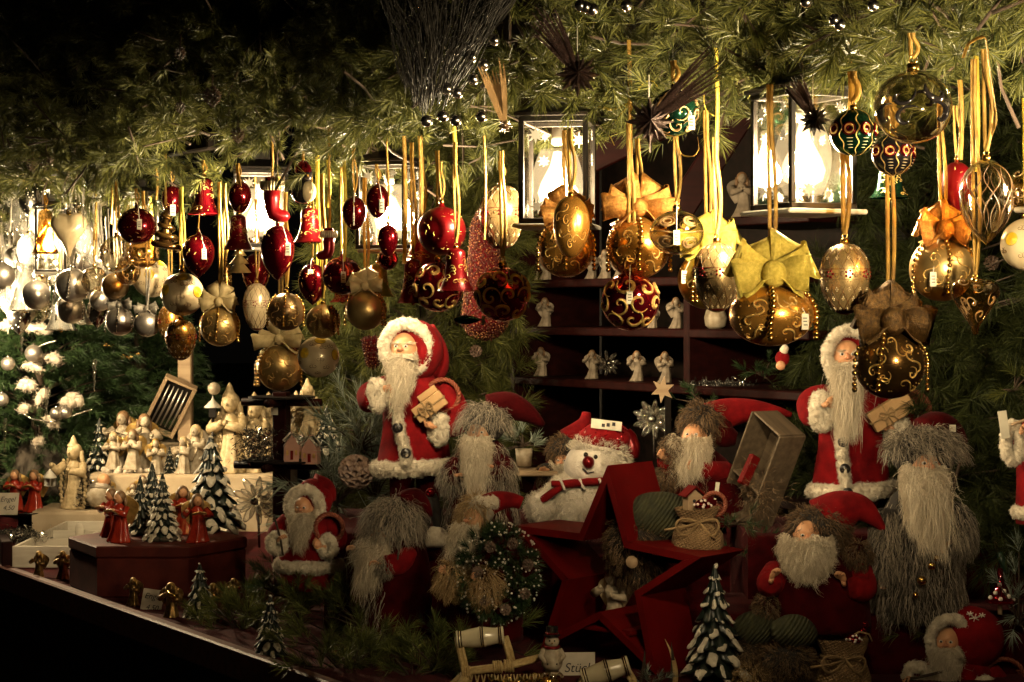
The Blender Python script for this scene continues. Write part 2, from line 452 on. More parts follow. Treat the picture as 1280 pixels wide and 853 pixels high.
M['yellow_spot'] = pbr('yellow_enamel', (.80, .52, .03), .3, .2)
M['brown_line'] = pbr('brown_enamel', (.12, .06, .02), .4)
M['gold_glitter'] = pbr('gold_glitter', (.90, .62, .22), .32, .8, col2=(.6, .36, .1), scale=500, bump=.8, bscale=1500)
M['bronze_line'] = pbr('bronze_glitter', (.28, .17, .07), .4, .7, bump=.6, bscale=1500)
M['green_mirror'] = pbr('green_mirror_glass', (.02, .10, .05), .10, .9, col2=(.01, .05, .03), coat=.4)
M['black_glass'] = pbr('black_glass', (.012, .010, .010), .12, .2, coat=.5)
M['clear'] = thin_glass('clear_glass', (.93, .87, .74), 1.35)
M['clear_amber'] = thin_glass('amber_glass', (.88, .66, .34), 1.1)
M['clear_silver'] = thin_glass('frosted_clear_glass', (.95, .94, .92), 1.1, frost=.16)
M['dark_glitter'] = pbr('dark_glitter', (.055, .028, .022), .3, .6, col2=(.02, .01, .008), scale=400, bump=1.0, bscale=1200)
M['dark_strand'] = pbr('dark_strands', (.014, .012, .009), .6, .0, spec=.15, island=.6, col2=(.008, .007, .006))
# ================================================================== the stall
g = MB(); g.box((0, 12, -.03), (90, 90, .06)); struct('ground', g, pbr('cobble_ground', (.05, .045, .04), .7, bump=.6, bscale=12))

def ubox(mb, u0, u1, v0, v1, z0, z1, b=.004):
    c = W((u0+u1)/2, (v0+v1)/2, (z0+z1)/2)
    mb.bbox(c, (abs(u1-u0), abs(v1-v0), z1-z0), b, rotm(0, 0, STALL_YAW))
    return mb
# counter: skirt, table top under red cloth, front rail
cr = thing('market_counter', 'dark wooden market counter with red cloth top and reddish front rail', 'counter', W(1.7, .5, .4))
def under(o, root):
    o.parent = root; o.matrix_parent_inverse = root.matrix_world.inverted() if False else Matrix.Translation(-Vector(root.location)); return o
under(ubox(MB(), -1.6, 5.2, .03, .06, .05, .83).build('skirt', M['dark_wood'], smooth=False), cr)
under(ubox(MB(), -1.6, 5.2, .0, 2.9, .835, COUNTER, .006).build('cloth_top', M['red_cloth'], smooth=False), cr)
under(ubox(MB(), -1.6, 5.2, -.032, -.002, .825, .893, .004).build('front_rail', M['rail_wood'], smooth=False), cr)

# back wall of the stall and the fir-clad side
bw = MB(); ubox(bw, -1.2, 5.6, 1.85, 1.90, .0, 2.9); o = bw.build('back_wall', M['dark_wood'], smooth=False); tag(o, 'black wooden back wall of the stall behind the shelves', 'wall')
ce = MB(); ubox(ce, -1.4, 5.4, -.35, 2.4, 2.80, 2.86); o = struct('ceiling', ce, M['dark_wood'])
# roof brace: the dim maroon beams seen between the hanging things
bm = MB()
for a, b in ((at(745, 196, 4.7), at(905, 120, 4.7)), (at(880, 215, 4.72), at(960, 90, 4.72))):
    d = np.array(b - a); L = np.linalg.norm(d); mid = np.array((a + b) / 2)
    bm.bbox(mid, (L * 1.9, .05, .07), .004, rotm(0, -math.atan2(d[2], d[0]), 0))
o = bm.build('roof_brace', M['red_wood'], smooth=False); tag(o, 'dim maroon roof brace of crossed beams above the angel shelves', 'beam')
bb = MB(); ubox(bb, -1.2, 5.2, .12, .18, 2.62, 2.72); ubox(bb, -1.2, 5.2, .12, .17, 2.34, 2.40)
ubox(bb, -1.2, 1.5, .0, .03, 2.02, 2.75); ubox(bb, 1.502, 2.7, .0, .03, 2.05, 2.75)  # added boards, put there to keep lamp light off the upper garland
o = bb.build('rail_with_light_boards', M['rail_black'], smooth=False); tag(o, 'dark hanging rail and added light-blocking boards hidden in the pine garland along the stall front', 'rail')

# woven underside of the roof shown in a gap of the greenery
wv = MB(); c = np.array(at(470, 8, 4.6)); n = 26
for k in range(n):
    x = (k - n/2) * .012
    t = np.linspace(-.14, .14, 30); wv.strip(np.stack([t + c[0], np.full(30, x) + c[1], c[2] + .05 + .002*np.sin(t*260 + PI*(k % 2))], -1), (0, 1, 0), .010)
o = wv.build('woven_mat', M['pale_wood']); tag(o, 'brown woven mat glimpsed under the roof above the pine garland', 'mat')

# steps and podiums under the goods
def step(name, label, px0, px1, D0, D1, z0, z1, m, cat='step', wave=.004):
    x0 = (px0-640)/K*D0; x1 = (px1-640)/K*D0
    mb = MB(); nx = 40; ny = 8
    prof = [(D0, z0), (D0-.001, z1-.012), (D0+.002, z1-.004), (D0+.010, z1)] + [(D0+.01+(D1-D0-.02)*k/6, z1) for k in range(1, 7)] + [(D1, z1-.01), (D1, z0)]
    X = np.linspace(x0, x1, nx)
    P = np.array([[[x, y, z] for x in X] for y, z in prof])
    P[..., 1] += wave*vnoise(P, 14)*(P[..., 1] < D0+.02); P[..., 2] += wave*.4*vnoise(P+9, 9)*(P[..., 2] > z0+.01)
    mb.grid(P[:, ::-1])
    for xe, sgn in ((0, 1), (-1, -1)):
        e = P[:, xe]; base = e.copy(); base[:, 2] = z0
        mb.grid(np.stack([e, base], 0)[::sgn])
    o = mb.build(name, m); tag(o, label, cat); return o
step('display_step', 'low red cloth step under the gnomes with the knitted green hats', 905, 1420, 3.98, 4.30, COUNTER, 1.01, M['red_cloth'])
step('display_step', 'tall red cloth step under the big Santa beside the fir wall', 935, 1420, 4.20, 4.62, COUNTER, 1.15, M['red_cloth'])
step('display_step', 'red cloth step under the big Santa with the wrapped gift', 405, 690, 4.45, 5.0, COUNTER, 1.125, M['red_cloth'])
step('display_step', 'red cloth step behind the star box under the snowman', 680, 935, 4.55, 5.1, COUNTER, 1.06, M['red_cloth'])
step('podium', 'lower pale cloth podium behind the white tray', 40, 262, 6.34, 6.62, COUNTER, .975, M['pale_cloth'], 'podium')
step('podium', 'middle pale cloth podium under the carol singers', 110, 352, 6.52, 6.90, COUNTER, 1.08, M['pale_cloth'], 'podium')
step('podium', 'upper pale cloth podium under the slanted rack of silver sticks', 165, 345, 6.82, 7.5, COUNTER, 1.155, M['pale_cloth'], 'podium')

# angel shelves along the back
def shelf_pt(px, py): return at(px, py, Dv(px, 1.17))
sh = thing('shelf_unit', 'dark maroon shelf unit with rows of white angels', 'shelf', shelf_pt(800, 600))
def ulen(px0, px1, v=1.17):
    a = av(px0, 400, v); b = av(px1, 400, v); return ((a.x-OX)*UX+(a.y-OY)*UY, (b.x-OX)*UX+(b.y-OY)*UY)
u0, u1 = ulen(638, 1010)
zs = [av(760, 348, 1.17).z, av(760, 410, 1.17).z, av(800, 479, 1.17).z, av(800, 602, 1.17).z]
SHZ = zs
for k, z in enumerate(zs):
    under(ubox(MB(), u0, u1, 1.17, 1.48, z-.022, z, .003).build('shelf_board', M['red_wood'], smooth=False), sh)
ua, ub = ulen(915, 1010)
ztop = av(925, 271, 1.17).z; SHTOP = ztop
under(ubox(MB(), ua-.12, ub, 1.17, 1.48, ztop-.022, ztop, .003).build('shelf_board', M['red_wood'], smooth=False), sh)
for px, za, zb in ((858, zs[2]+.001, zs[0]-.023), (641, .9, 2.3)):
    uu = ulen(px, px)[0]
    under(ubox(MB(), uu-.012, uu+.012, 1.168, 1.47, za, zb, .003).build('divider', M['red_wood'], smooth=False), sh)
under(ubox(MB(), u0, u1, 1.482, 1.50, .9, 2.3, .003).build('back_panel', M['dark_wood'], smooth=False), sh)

# wooden post at the far end of the podium
o = MB().bbox(at(232, 478, 7.0), (.05, .05, .43), .004).build('wooden_post', M['pale_wood'], smooth=False); tag(o, 'pale wooden post rising behind the slanted rack', 'post')

# ================================================================== lanterns
def star_outline(R, r, n, rot=0.0):
    return [((R if k % 2 == 0 else r)*math.sin(PI*k/n+rot), (R if k % 2 == 0 else r)*math.cos(PI*k/n+rot)) for k in range(2*n)]
def lantern(px, py, v, wpx, hpx, yaw, label, base=1.12, drop=.08, D=None, power=1.0):
    D = D or Dv(px, v); c = at(px, py, D); w = wpx/K*D; h = hpx/K*D; d = w
    t = thing('lantern', label, 'lantern', c, yaw, 'lit lanterns along the stall front')
    p = w*.075
    mb = MB()
    for sx in (-1, 1):
        for sy in (-1, 1):
            mb.bbox((sx*(w/2-p/2), sy*(d/2-p/2), 0), (p, p, h-2*p), .001)
    for z in (-h/2+p/2, h/2-p/2):
        for s_ in (-1, 1):
            mb.bbox((0, s_*(d/2-p/2), z), (w, p*1.01, p), .001); mb.bbox((s_*(w/2-p/2), 0, z), (p*1.01, d-2*p, p), .001)
    mb.build('frame', M['black_metal'], t, smooth=False)
    MB().bbox((0, 0, -h/2-.004), (w*base, d*base, .007), .002).build('base_plate', M['white_metal'], t, smooth=False)
    tp = MB().lathe([(w*.78, h/2+.001), (w*.80, h/2+.006), (w*.24, h/2+w*.22), (w*.24, h/2+w*.42), (w*.20, h/2+w*.46), (0, h/2+w*.46)], 4, R=rotm(0, 0, PI/4))
    tp.build('roof_cap', M['black_metal'], t, smooth=False)
    q = w/2-p*.5
    for k in range(4):
        R = rotm(0, 0, k*PI/2)
        pn = MB().box(np.array(R) @ np.array([0, -q, 0]), (w-2*p-.001, .0016, h-2*p-.001), R)
        po = pn.build('glass_pane', M['pane'], t, smooth=False)
        for (sx, sz, sr) in ((-.30, .36, .13), (.32, .14, .09), (-.26, -.38, .12), (.30, .40, .08), (.08, -.42, .08)):
            st = MB().prism(star_outline(sr*w, sr*w*.42, 8), -q-.0016, -q-.0010, R, np.array(R) @ np.array([sx*(w-2*p), 0, sz*(h-2*p)]))
            st.build('frost_star', M['frost'], po, smooth=False)
    MB().lathe([(0, h*.42), (w*.08, h*.42), (w*.09, h*.27), (w*.06, h*.25), (0, h*.25)], 12).build('socket', M['white_metal'], t)
    zb = -h*drop
    pr = np.array([(0, h*.32), (w*.06, h*.31), (w*.11, h*.18), (w*.24, .02*h), (w*.29, -h*.08), (w*.25, -h*.17), (w*.12, -h*.22), (0, -h*.23)])[::-1]
    MB().lathe(pr*np.array([.74, .68])+np.array([0, zb-h*.03]), 12).build('bulb', glow('bulb_glow', LAMP_COLOR, LAMP*power*1.75), t)
    i_ = np.linspace(0, 7, 22); MB().lathe(np.stack([np.interp(i_, np.arange(8), pr[:, 0]), zb+np.interp(i_, np.arange(8), pr[:, 1])], -1), 24).build('bulb_glass', M['bulb_glass'], t)
    z_ = np.linspace(-1, 1, 15); MB().lathe(np.stack([w*.37*(1-.35*z_**2), zb+h*.02+h*.31*z_], -1), 28).build('halo_shell', M['halo_glow'], t)  # added glowing shell, gives the bulb a soft warm halo
    MB().tube([(0, 0, h/2+w*.46), (0, 0, h/2+.5)], .003, 6).build('chain', M['black_metal'], t)
    return t
lantern(1004, 190, .02, 96, 146, .42, 'bright lit lantern hanging beside the clear ball with black swirls', 1.2, power=1.25)
lantern(697, 215, .12, 86, 132, -.16, 'black lit lantern hanging behind the amber egg with copper bows', 1.15, .12, power=.75)
lantern(487, 258, .12, 66, 108, -.30, 'lit lantern hanging between the small red eggs', .95)
lantern(326, 262, .12, 64, 96, .20, 'lit lantern hanging behind the red stocking and the red bell', .95, .06, power=1.4)
lantern(176, 285, .09, 42, 84, .1, 'lit lantern hanging behind the dark red ball near the cream balls', 1.0, .0, power=1.0)
lantern(62, 300, .09, 38, 80, .3, 'lit lantern half hidden behind the clear glass bells and silver balls', 1.0, .0, power=.95)
lantern(1420, 170, .10, 120, 170, .3, 'lit lantern at the near end of the row beyond the white ball with yellow spots', 1.8, .2, power=.7)  # base plate widened past the others to cut its downward light
lantern(1545, 190, 0, 150, 190, .5, 'lit lantern over a wide tray added to cut its light, outermost of the row under the eave', 2.0, .24, 1.72, power=2.6)  # tray is an oversized base plate, added to keep light off the dolls
lantern(-60, 385, .0, 44, 84, .3, 'lit lantern at the far end of the row beyond the silver cluster', 1.0, .05, power=2.6)
# ================================================================== greenery
def pine_cone_mb(mb, c, R, L, axis=(0, 0, -1), n=60, mi=0):
    ax = np.array(nrm(np.array(axis, float))); x = nrm(np.cross(ax, [.3, .9, .2])); y = np.cross(ax, x)
    for k in range(n):
        t = (k + .5) / n; a = k * 2.39996
        r = R * (math.sin(PI * (t * .85 + .12))) ** .8
        rad = x * math.cos(a) + y * math.sin(a)
        p = np.array(c) + ax * (t - .5) * L + rad * r * .55
        q = p + rad * r * .5 - ax * L * .05
        sd = np.cross(rad, ax) * R * .30
        mb.add([p - sd * .5, p + sd * .5, q + sd, q - sd, q + rad*R*.04 + ax*R*.10 , p + ax * R * .2],
               [[0, 1, 2, 3], [3, 2, 4, 4], [0, 3, 4, 5], [1, 5, 4, 2]], mi)
    return mb
def unitvec(n): return nrm(rng.normal(size=(n, 3)))

# the garland over the whole stall front
def garland():
    T = 5600
    u = rng.uniform(-.75, 4.55, T)
    # the valance: bottom edge wavers, top just over what the eye meets
    zb = 1.955 + .03*np.sin(u*5.1) + .03*np.sin(u*11+1) + .03*np.clip(u-2.2, 0, 1)
    v = rng.uniform(-.11, .50, T)
    ztop = 2.12 + np.clip((3.6-u)*.155, 0, .6)
    z = zb + (ztop-zb)*rng.random(T)**1.15
    hi = (z > 1.99) & (u < 2.8) & (rng.random(T) < .85); v[hi] = rng.uniform(-.16, -.03, hi.sum())   # the upper greenery hides the added light-blocking board
    C = np.stack([OX+u*UX+v*VX, OY+u*UY+v*VY, z], -1)
    keep = vnoise(C, 5.5) > -.28
    C = C[keep]
    A = unitvec(len(C))*1.0 + np.array([-VX*.3, -VY*.5, -.12])
    root = thing('pine_garland', 'thick green pine garland hanging along the whole front of the stall', 'garland', W(2, .15, 2.1))
    mb = MB().tufts(C, A, 72, .035, .0013, 1.3, .032, .05)
    under(mb.build('needles', M['pine'], smooth=False), root)
    tw = MB()
    idx = rng.choice(len(C), 420, replace=False)
    for i in idx:
        a = C[i]; d = nrm(A[i]); e = a - d*rng.uniform(.06, .16) + rng.normal(size=3)*.015
        tw.tube([a + d*.035, a, (a+e)/2 + rng.normal(size=3)*.006, e], [.0012, .002, .0025, .003], 5)
    under(tw.build('twigs', M['twig']), root)
    return root
gar = garland()
cones = [(57, 202, -.16, 10), (265, 122, -.20, 12), (297, 170, -.16, 9), (40, 207, -.15, 8), (225, 135, -.20, 7), (225, 68, -.22, 8)]
for i, (px, py, v, r) in enumerate(cones):
    D = Dv(px, v); R = r/K*D*.95
    mb = pine_cone_mb(MB(), (0, 0, 0), R, R*2.1, (.1, -.2, -1), 46)
    mb.tube([(0, 0, R), (0, .01, R+.03)], .0015, 5)
    o = mb.build('pine_cone', M['cone'], loc=at(px, py, D), smooth=False)
    tag(o, ['dark pine cone low in the garland over the glass bell', 'dark pine cone in the garland above the red bell', 'small dark cone at the garland hem over the lantern',
            'smaller pine cone tucked beside a bigger one at the garland hem', 'small cone in the dim upper garland', 'brown cone high in the unlit garland'][i], 'pine cone', 'pine cones in the garland')

def needle_tree(name, label, pts, axes, n, L, w, mat, loc, cat='tree', trunk=None, spread=1.25, stem=.03):
    root = thing(name, label, cat, loc)
    under(MB().tufts(pts, axes, n, L, w, spread, stem).build('needles', mat, smooth=False), root)
    tw = MB()
    if trunk is not None:
        a, b, r = trunk
        tw.tube([a, (np.array(a)*.5+np.array(b)*.5)+rng.normal(size=3)*.01, b], [r, r*.8, r*.4], 8)
        ax0 = np.array(a); ax1 = np.array(b)
        for i in rng.choice(len(pts), min(160, len(pts)), replace=False):
            p = pts[i]; t = np.clip((p[2]-ax0[2])/(ax1[2]-ax0[2]+1e-6)-.08, 0, 1); q = ax0+(ax1-ax0)*t
            tw.tube([p, (p+q)/2+np.array([0, 0, .01]), q], [.0015, .003, .004], 5)
        under(tw.build('trunk', M['twig']), root)
    return root
def in_rect(T, px0, px1, py0, py1, D0, D1):
    px = rng.uniform(px0, px1, T); py = rng.uniform(py0, py1, T); D = rng.uniform(D0, D1, T)
    return np.stack([(px-640)/K*D, D, EYE-(py-HOR)/K*D], -1)
# fir wall at the near side of the stall: bushy artificial pine branches
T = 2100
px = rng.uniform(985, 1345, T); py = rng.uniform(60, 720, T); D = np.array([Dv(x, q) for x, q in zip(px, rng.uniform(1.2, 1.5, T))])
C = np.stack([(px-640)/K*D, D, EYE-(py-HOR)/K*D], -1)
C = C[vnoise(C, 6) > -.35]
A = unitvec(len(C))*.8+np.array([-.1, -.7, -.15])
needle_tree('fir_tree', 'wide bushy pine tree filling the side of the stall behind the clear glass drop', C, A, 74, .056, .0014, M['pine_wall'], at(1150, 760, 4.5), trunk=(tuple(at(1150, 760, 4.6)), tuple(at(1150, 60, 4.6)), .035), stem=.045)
# tree behind the big Santa with the gift
px = rng.uniform(395, 652, 1900); py = rng.uniform(120, 640, 1900)
D = 5.35+rng.uniform(-.15, .22, 1900)
C = np.stack([(px-640)/K*D, D, EYE-(py-HOR)/K*D], -1); C = C[vnoise(C+5, 6) > -.3]
A = unitvec(len(C))*.8+np.array([-.1, -.7, -.15])
needle_tree('fir_tree', 'bushy pine tree rising behind the big Santa with the wrapped gift', C, A, 72, .054, .0014, M['pine'], at(520, 690, 5.4), trunk=(tuple(at(525, 700, 5.42)), tuple(at(525, 110, 5.42)), .035), stem=.045)
# far decorated fir tree with cotton snow
def cone_tree(cx, base_z, top_z, R, T, seed, y):
    g = np.random.default_rng(seed)
    t = g.random(T)**.75; a = g.uniform(0, 2*PI, T); lay = np.floor(t*9)/9
    r = R*(1-t)*(.55+.45*g.random(T))*(1+.15*np.sin(a*5+lay*7))
    C = np.stack([cx+r*np.cos(a), y+r*np.sin(a), base_z+(top_z-base_z)*t-.25*r*.6], -1)
    A = np.stack([np.cos(a), np.sin(a), np.full(T, -.25)], -1)+unitvec(T)*.35
    return C, A
c0 = at(45, 600, 7.0)
C, A = cone_tree(c0.x, 1.0, 2.2, .54, 2300, 3, 7.05)
needle_tree('fir_tree', 'dark fir tree dressed with cotton snow and glass icicles', C, A, 70, .040, .0017, M['pine_dark'], (c0.x, 7.05, .89), trunk=((c0.x, 7.05, .89), (c0.x, 7.05, 2.15), .03), stem=.06)
c1 = at(178, 520, 7.35)
C, A = cone_tree(c1.x, 1.12, 2.0, .34, 1200, 4, 7.35)
needle_tree('fir_tree', 'dark green fir tree with gold bows behind the carol singers', C, A, 64, .034, .0016, M['pine_dark'], (c1.x, 7.35, 1.155), trunk=((c1.x, 7.35, 1.155), (c1.x, 7.35, 1.95), .025), stem=.05)
# ================================================================== hanging ornaments
def sh_ball(P): return P
def sh_flat(P):
    return P * np.array([1, 1, .94])
def sh_egg(P):                        # broad shoulder, narrower foot
    z = P[..., 2:3]; k = 1 + .13*z
    return np.concatenate([P[..., :2]*k, z], -1)
def sh_egg_up(P):
    z = P[..., 2:3]; k = 1 - .16*z
    return np.concatenate([P[..., :2]*k, z], -1)
def sh_drop(P):                       # ball that runs out to a point below
    z = P[..., 2:3]; lo = np.clip(-z, 0, 1)
    k = np.sqrt(np.clip(1 - lo**3.0, 0, 1))
    return np.concatenate([P[..., :2]*np.where(z < 0, k, 1), np.where(z < 0, z*1.25, z*.85)], -1)
def sh_heart(P):
    x, y, z = P[..., 0], P[..., 1], P[..., 2]
    zz = z*.95 + .42*np.abs(x)**1.1*(z > -.9) - .12
    k = np.clip((z+1.05)/1.2, .0, 1)**.55
    return np.stack([x*1.02*k, y*.62*k, zz], -1)
SH = dict(ball=sh_ball, flat=sh_flat, egg=sh_egg, eggup=sh_egg_up, drop=sh_drop, heart=sh_heart)
def sphpt(lon, lat):                  # lon 0 faces the camera (-y)
    lon = np.asarray(lon, float); lat = np.asarray(lat, float)
    return np.stack([np.sin(lon)*np.cos(lat), -np.cos(lon)*np.cos(lat), np.sin(lat)], -1)
def scroll(lon, lat, size, turn, rot, n=26):
    """a curled scroll on the unit sphere"""
    t = np.linspace(0, 1, n); a = rot + turn*2*PI*t; r = size*(1-t)**.8*1.0
    x = r*np.cos(a); y = r*np.sin(a)
    x = x + size*.9*np.cos(rot)*0; 
    return sphpt(lon + x/np.cos(np.clip(lat, -1.1, 1.1)), lat + y)
def s_curve(lon, lat, size, flip=1, rot=0.0, n=44):
    """an S with both ends curled in (a clothoid)"""
    t = np.linspace(-1, 1, n); th = 5.2*t*t; dt = 2.0/n
    x = np.cumsum(np.cos(th))*dt; y = np.cumsum(np.sin(th))*dt
    x = (x-x.mean())*size*2.0*flip; y = (y-y.mean())*size*2.0
    c, s_ = math.cos(rot), math.sin(rot)
    return sphpt(lon + (x*c-y*s_)/max(.4, math.cos(lat)), lat + x*s_+y*c)
class Orn:
    def __init__(s, name, label, cat, px, py, v, wpx, hpx=None, shape='ball', group=None, yaw=0.0):
        if not (py < 200 or py < 320 and any(a < px < b for a, b in ((30, 108), (140, 200), (284, 362), (430, 500), (655, 745), (955, 1078)))): v += .09   # hangs further in, between the lanterns
        s.D = Dv(px, v); s.k = s.D/K; s.c = at(px, py, s.D)
        s.rx = wpx*s.k/2; s.rz = (hpx or wpx)*s.k/2
        s.shape = SH[shape]; s.sname = shape
        s.t = thing(name, label, cat, s.c, yaw, group)
    def pt(s, U): return s.shape(np.asarray(U, float))*np.array([s.rx, s.rx, s.rz])
    def body(s, mat, name='glass_body', seg=40, rings=24):
        s.top = float(s.pt(np.array([0, 0, 1.0]))[2])
        if s.sname == 'heart': s.top -= s.rz*.06
        return MB().sphere((0, 0, 0), (s.rx, s.rx, s.rz), seg, rings, shape=s.shape).build(name, mat, s.t)
    def cap(s, mat='gold', r=None):
        r = r or max(.004, s.rx*.16); z = s.top
        mb = MB().lathe([(0, z-.002), (r, z-.002), (r, z+r*.9), (r*.7, z+r*1.15), (0, z+r*1.2)][::-1], 14)
        a = np.linspace(0, 2*PI, 14); mb.tube(np.stack([r*.6*np.cos(a), 0*a, z+r*1.7+r*.6*np.sin(a)], -1), r*.13, 6, cap=False)
        mb.build('cap', M[mat], s.t); s.top = z+r*2
        return s
    def ribbon(s, mat='gold_ribbon', w=.005, up=None, double=True, toppy=None):
        """satin ribbon from the cap up into the greenery"""
        zt = (EYE + rng.uniform(.25, .33)) - s.c.z if toppy is None else (EYE-(toppy-HOR)*s.k) - s.c.z
        zt = max(zt, s.top+.03)
        a = rng.uniform(-.5, .5); wd = (math.cos(a), math.sin(a), 0)
        t = np.linspace(0, 1, 14)
        mb = MB()
        for sg in ((-1, 1) if double else (0,)):
            x = sg*(.0035*np.sin(PI*np.minimum(1, t*1.4))**.6 + .002*t); z = s.top + (zt-s.top)*t
            mb.strip(np.stack([x*math.cos(a)+.002*np.sin(t*5+a), x*math.sin(a)*.6 - .001*sg, z], -1), wd, w)
        mb.build('ribbon', M[mat], s.t); return s
    def cord(s, mat='string', r=.0009):
        zt = max((EYE+.32)-s.c.z, s.top+.03); t = np.linspace(0, 1, 10)
        MB().tube(np.stack([.003*np.sin(t*4), 0*t, s.top+(zt-s.top)*t], -1), r, 5).build('cord', M[mat], s.t); return s
    def tagp(s, lon=.25, lat=.15, L=13, W_=6, swing=0.0):
        p = s.pt(sphpt(lon, lat)); q = np.array([0, 0, s.top]); m = (p+q)/2; m = m*1.12 + np.array([0, -.003, .004])
        w = W_*s.k; h = L*s.k
        c = p + np.array([0, -.004, -h*.5])
        R = rotm(0, swing, 0)
        mb = MB().bbox(c, (w, .0012, h), .0006, R); o = mb.build('price_tag', M['tagpaper'], s.t, smooth=False)
        MB().tube([q, m, p + np.array([0, -.004, 0])], .0007, 5).build('string', M['string'], o)
        ink = MB()
        for z in (.22, .02, -.2): ink.box(c + R @ np.array([rng.uniform(-.05, .05)*w, -.0008, z*h]), (w*.55, .0006, h*.07), R)
        ink.build('price_writing', M['ink'], o, smooth=False)
        return s
    def lines(s, curves, r, mat, name='scrollwork', lift=1.004):
        mb = MB()
        for U in curves: 
            U = np.asarray(U)
            mb.tube(s.pt(U)*lift, np.maximum(.0003, r*np.sin(np.linspace(.25, PI-.25, len(U)))), 6, flat=.6)
        return mb.build(name, M[mat], s.t)
    def bead_rows(s, lons, n=11, r=None, lat0=.95, lat1=-.9, mat='gold', name='bead_chain', lift=1.06):
        """chains of small beads falling from the top over the ball"""
        r = r or s.rx*.075
        for lo in lons:
            mb = MB()
            la = np.linspace(lat0, lat1, n); P = s.pt(sphpt(lo+.04*np.sin(la*3), la))*lift
            low = la < -.15
            P[low, :2] = P[low, :2]/np.linalg.norm(P[low, :2], axis=1, keepdims=True)*np.linalg.norm(s.pt(sphpt(lo, -.15))[:2])*lift
            mb.beads(P, r*rng.uniform(.9, 1.1, n), 9, 6)
            mb.tube(P, r*.25, 5); mb.build(name, M[mat], s.t)
    def dots(s, U, r, mat, name='dots', flat=True):
        P = s.pt(np.asarray(U)); return MB().beads(P, r, 8, 5).build(name, M[mat], s.t)
def leaf_marks(s, n, size, mat, name='gold_leaves'):
    """small leaf sprigs and dots of glitter scattered on the glass"""
    cur = []
    for k in range(n):
        lo = rng.uniform(-1.5, 1.5); la = rng.uniform(-.9, .9); a = rng.uniform(0, 6.28)
        t = np.linspace(-1, 1, 7)
        cur.append(sphpt(lo+size*t*math.cos(a)+.25*size*np.sin(t*3), la+size*t*math.sin(a)))
    s.lines(cur, s.rx*.035, mat, name)
    s.dots(sphpt(rng.uniform(-1.6, 1.6, n*2), rng.uniform(-1, 1, n*2)), s.rx*.018, 'gold_glitter', 'glitter_dots')

RIB = 'gold_ribbon'
GR = dict(red='red glass ornaments over the counter', gold='gold ornaments over the counter', silver='silver ornaments at the far end', clear='clear glass ornaments', lattice='lattice painted eggs', cream='cream balls with yellow spots')

M['bead_red'] = pbr('red_bead', (.040, .010, .004), .4, .2, spec=.2, island=.8, col2=(.03, .003, .002))
M['bead_gold'] = pbr('gold_bead', (.15, .075, .025), .35, .7, island=.8, col2=(.2, .08, .03))
M['silver_bright'] = pbr('bright_silver', (.86, .83, .76), .30, .85, rvar=.06)
# ---- dark red balls, eggs and drops with gold leaves
def red_orn(kind, label, px, py, w, h, v, mat='red_ball', tg=None, marks=12, cord=False):
    nm = {'ball': 'red_ball', 'egg': 'red_egg', 'drop': 'red_drop', 'eggup': 'red_egg'}[kind]
    o = Orn(nm, label, {'ball': 'bauble', 'egg': 'egg ornament', 'drop': 'drop ornament', 'eggup': 'egg ornament'}[kind], px, py, v, w, h, kind, GR['red'])
    o.body(M[mat]); 
    MB().lathe([(o.rx*.10, o.top+o.rx*.22), (o.rx*.12, o.top+o.rx*.02), (o.rx*.2, o.top-o.rx*.03)], 14).build('neck', M[mat], o.t); o.top += o.rx*.15
    o.cap('gold', max(.003, o.rx*.11))
    leaf_marks(o, marks, .11, 'gold_glitter')
    if cord: o.cord()
    else: o.ribbon(RIB, .0036, double=rng.random() < .5)
    if tg is not None: o.tagp(*tg)
    return o
red_orn('ball', 'dark red ball with a price tag hanging beside the cream balls', 171, 283, 48, 46, -.04, tg=(.35, .35, 13, 6))
red_orn('egg', 'small red egg hanging from a gold ribbon above the gold swirl tower', 215, 251, 26, 38, -.02, tg=(.3, -.3, 14, 7), marks=8)
red_orn('egg', 'small red egg with gold zigzag in front of the lit lantern over a red bell', 300, 247, 28, 40, -.03, marks=8)
red_orn('drop', 'red drop with gold leaves beside the dark red bell low over the cream ball', 248, 315, 40, 52, -.05, tg=(.55, .15, 13, 6))
red_orn('egg', 'red egg with gold curls half hidden behind the big plain red drop', 320, 342, 34, 50, .03, marks=10)
red_orn('drop', 'largest plain dark red drop tapering to a point over the gold ball', 347, 310, 42, 66, -.05, tg=(.8, .2, 16, 7), marks=5)
red_orn('drop', 'red drop with gold leaves beside the round red ball over the gold balls', 391, 351, 36, 50, -.05, tg=(-.1, .7, 11, 6))
red_orn('ball', 'round dark red ball with a white tag above the gold beaded ball', 428, 345, 50, 48, -.06, tg=(.15, .2, 14, 6), marks=8)
red_orn('egg', 'small red egg with a white string hanging in front of the lantern pane', 443, 267, 30, 42, -.05, tg=(.05, .0, 16, 2), marks=10)
red_orn('egg', 'small red egg with a white tag touching its twin before the lantern', 472, 252, 28, 42, -.06, tg=(.45, .1, 17, 6), marks=8)
red_orn('egg', 'little red egg with a gold lattice hanging under the lantern edge', 485, 301, 25, 40, -.06, marks=6)
red_orn('ball', 'little red ball peeping out under the small lattice egg', 485, 324, 25, 28, -.03, marks=6)
red_orn('ball', 'big round red ball with a white tag hanging over the red bells', 552, 289, 61, 61, -.06, 'red_matte', marks=16)
red_orn('drop', 'dark red lattice drop behind the clear drop with black lattice', 1196, 228, 40, 60, .02, 'red_matte', marks=4)

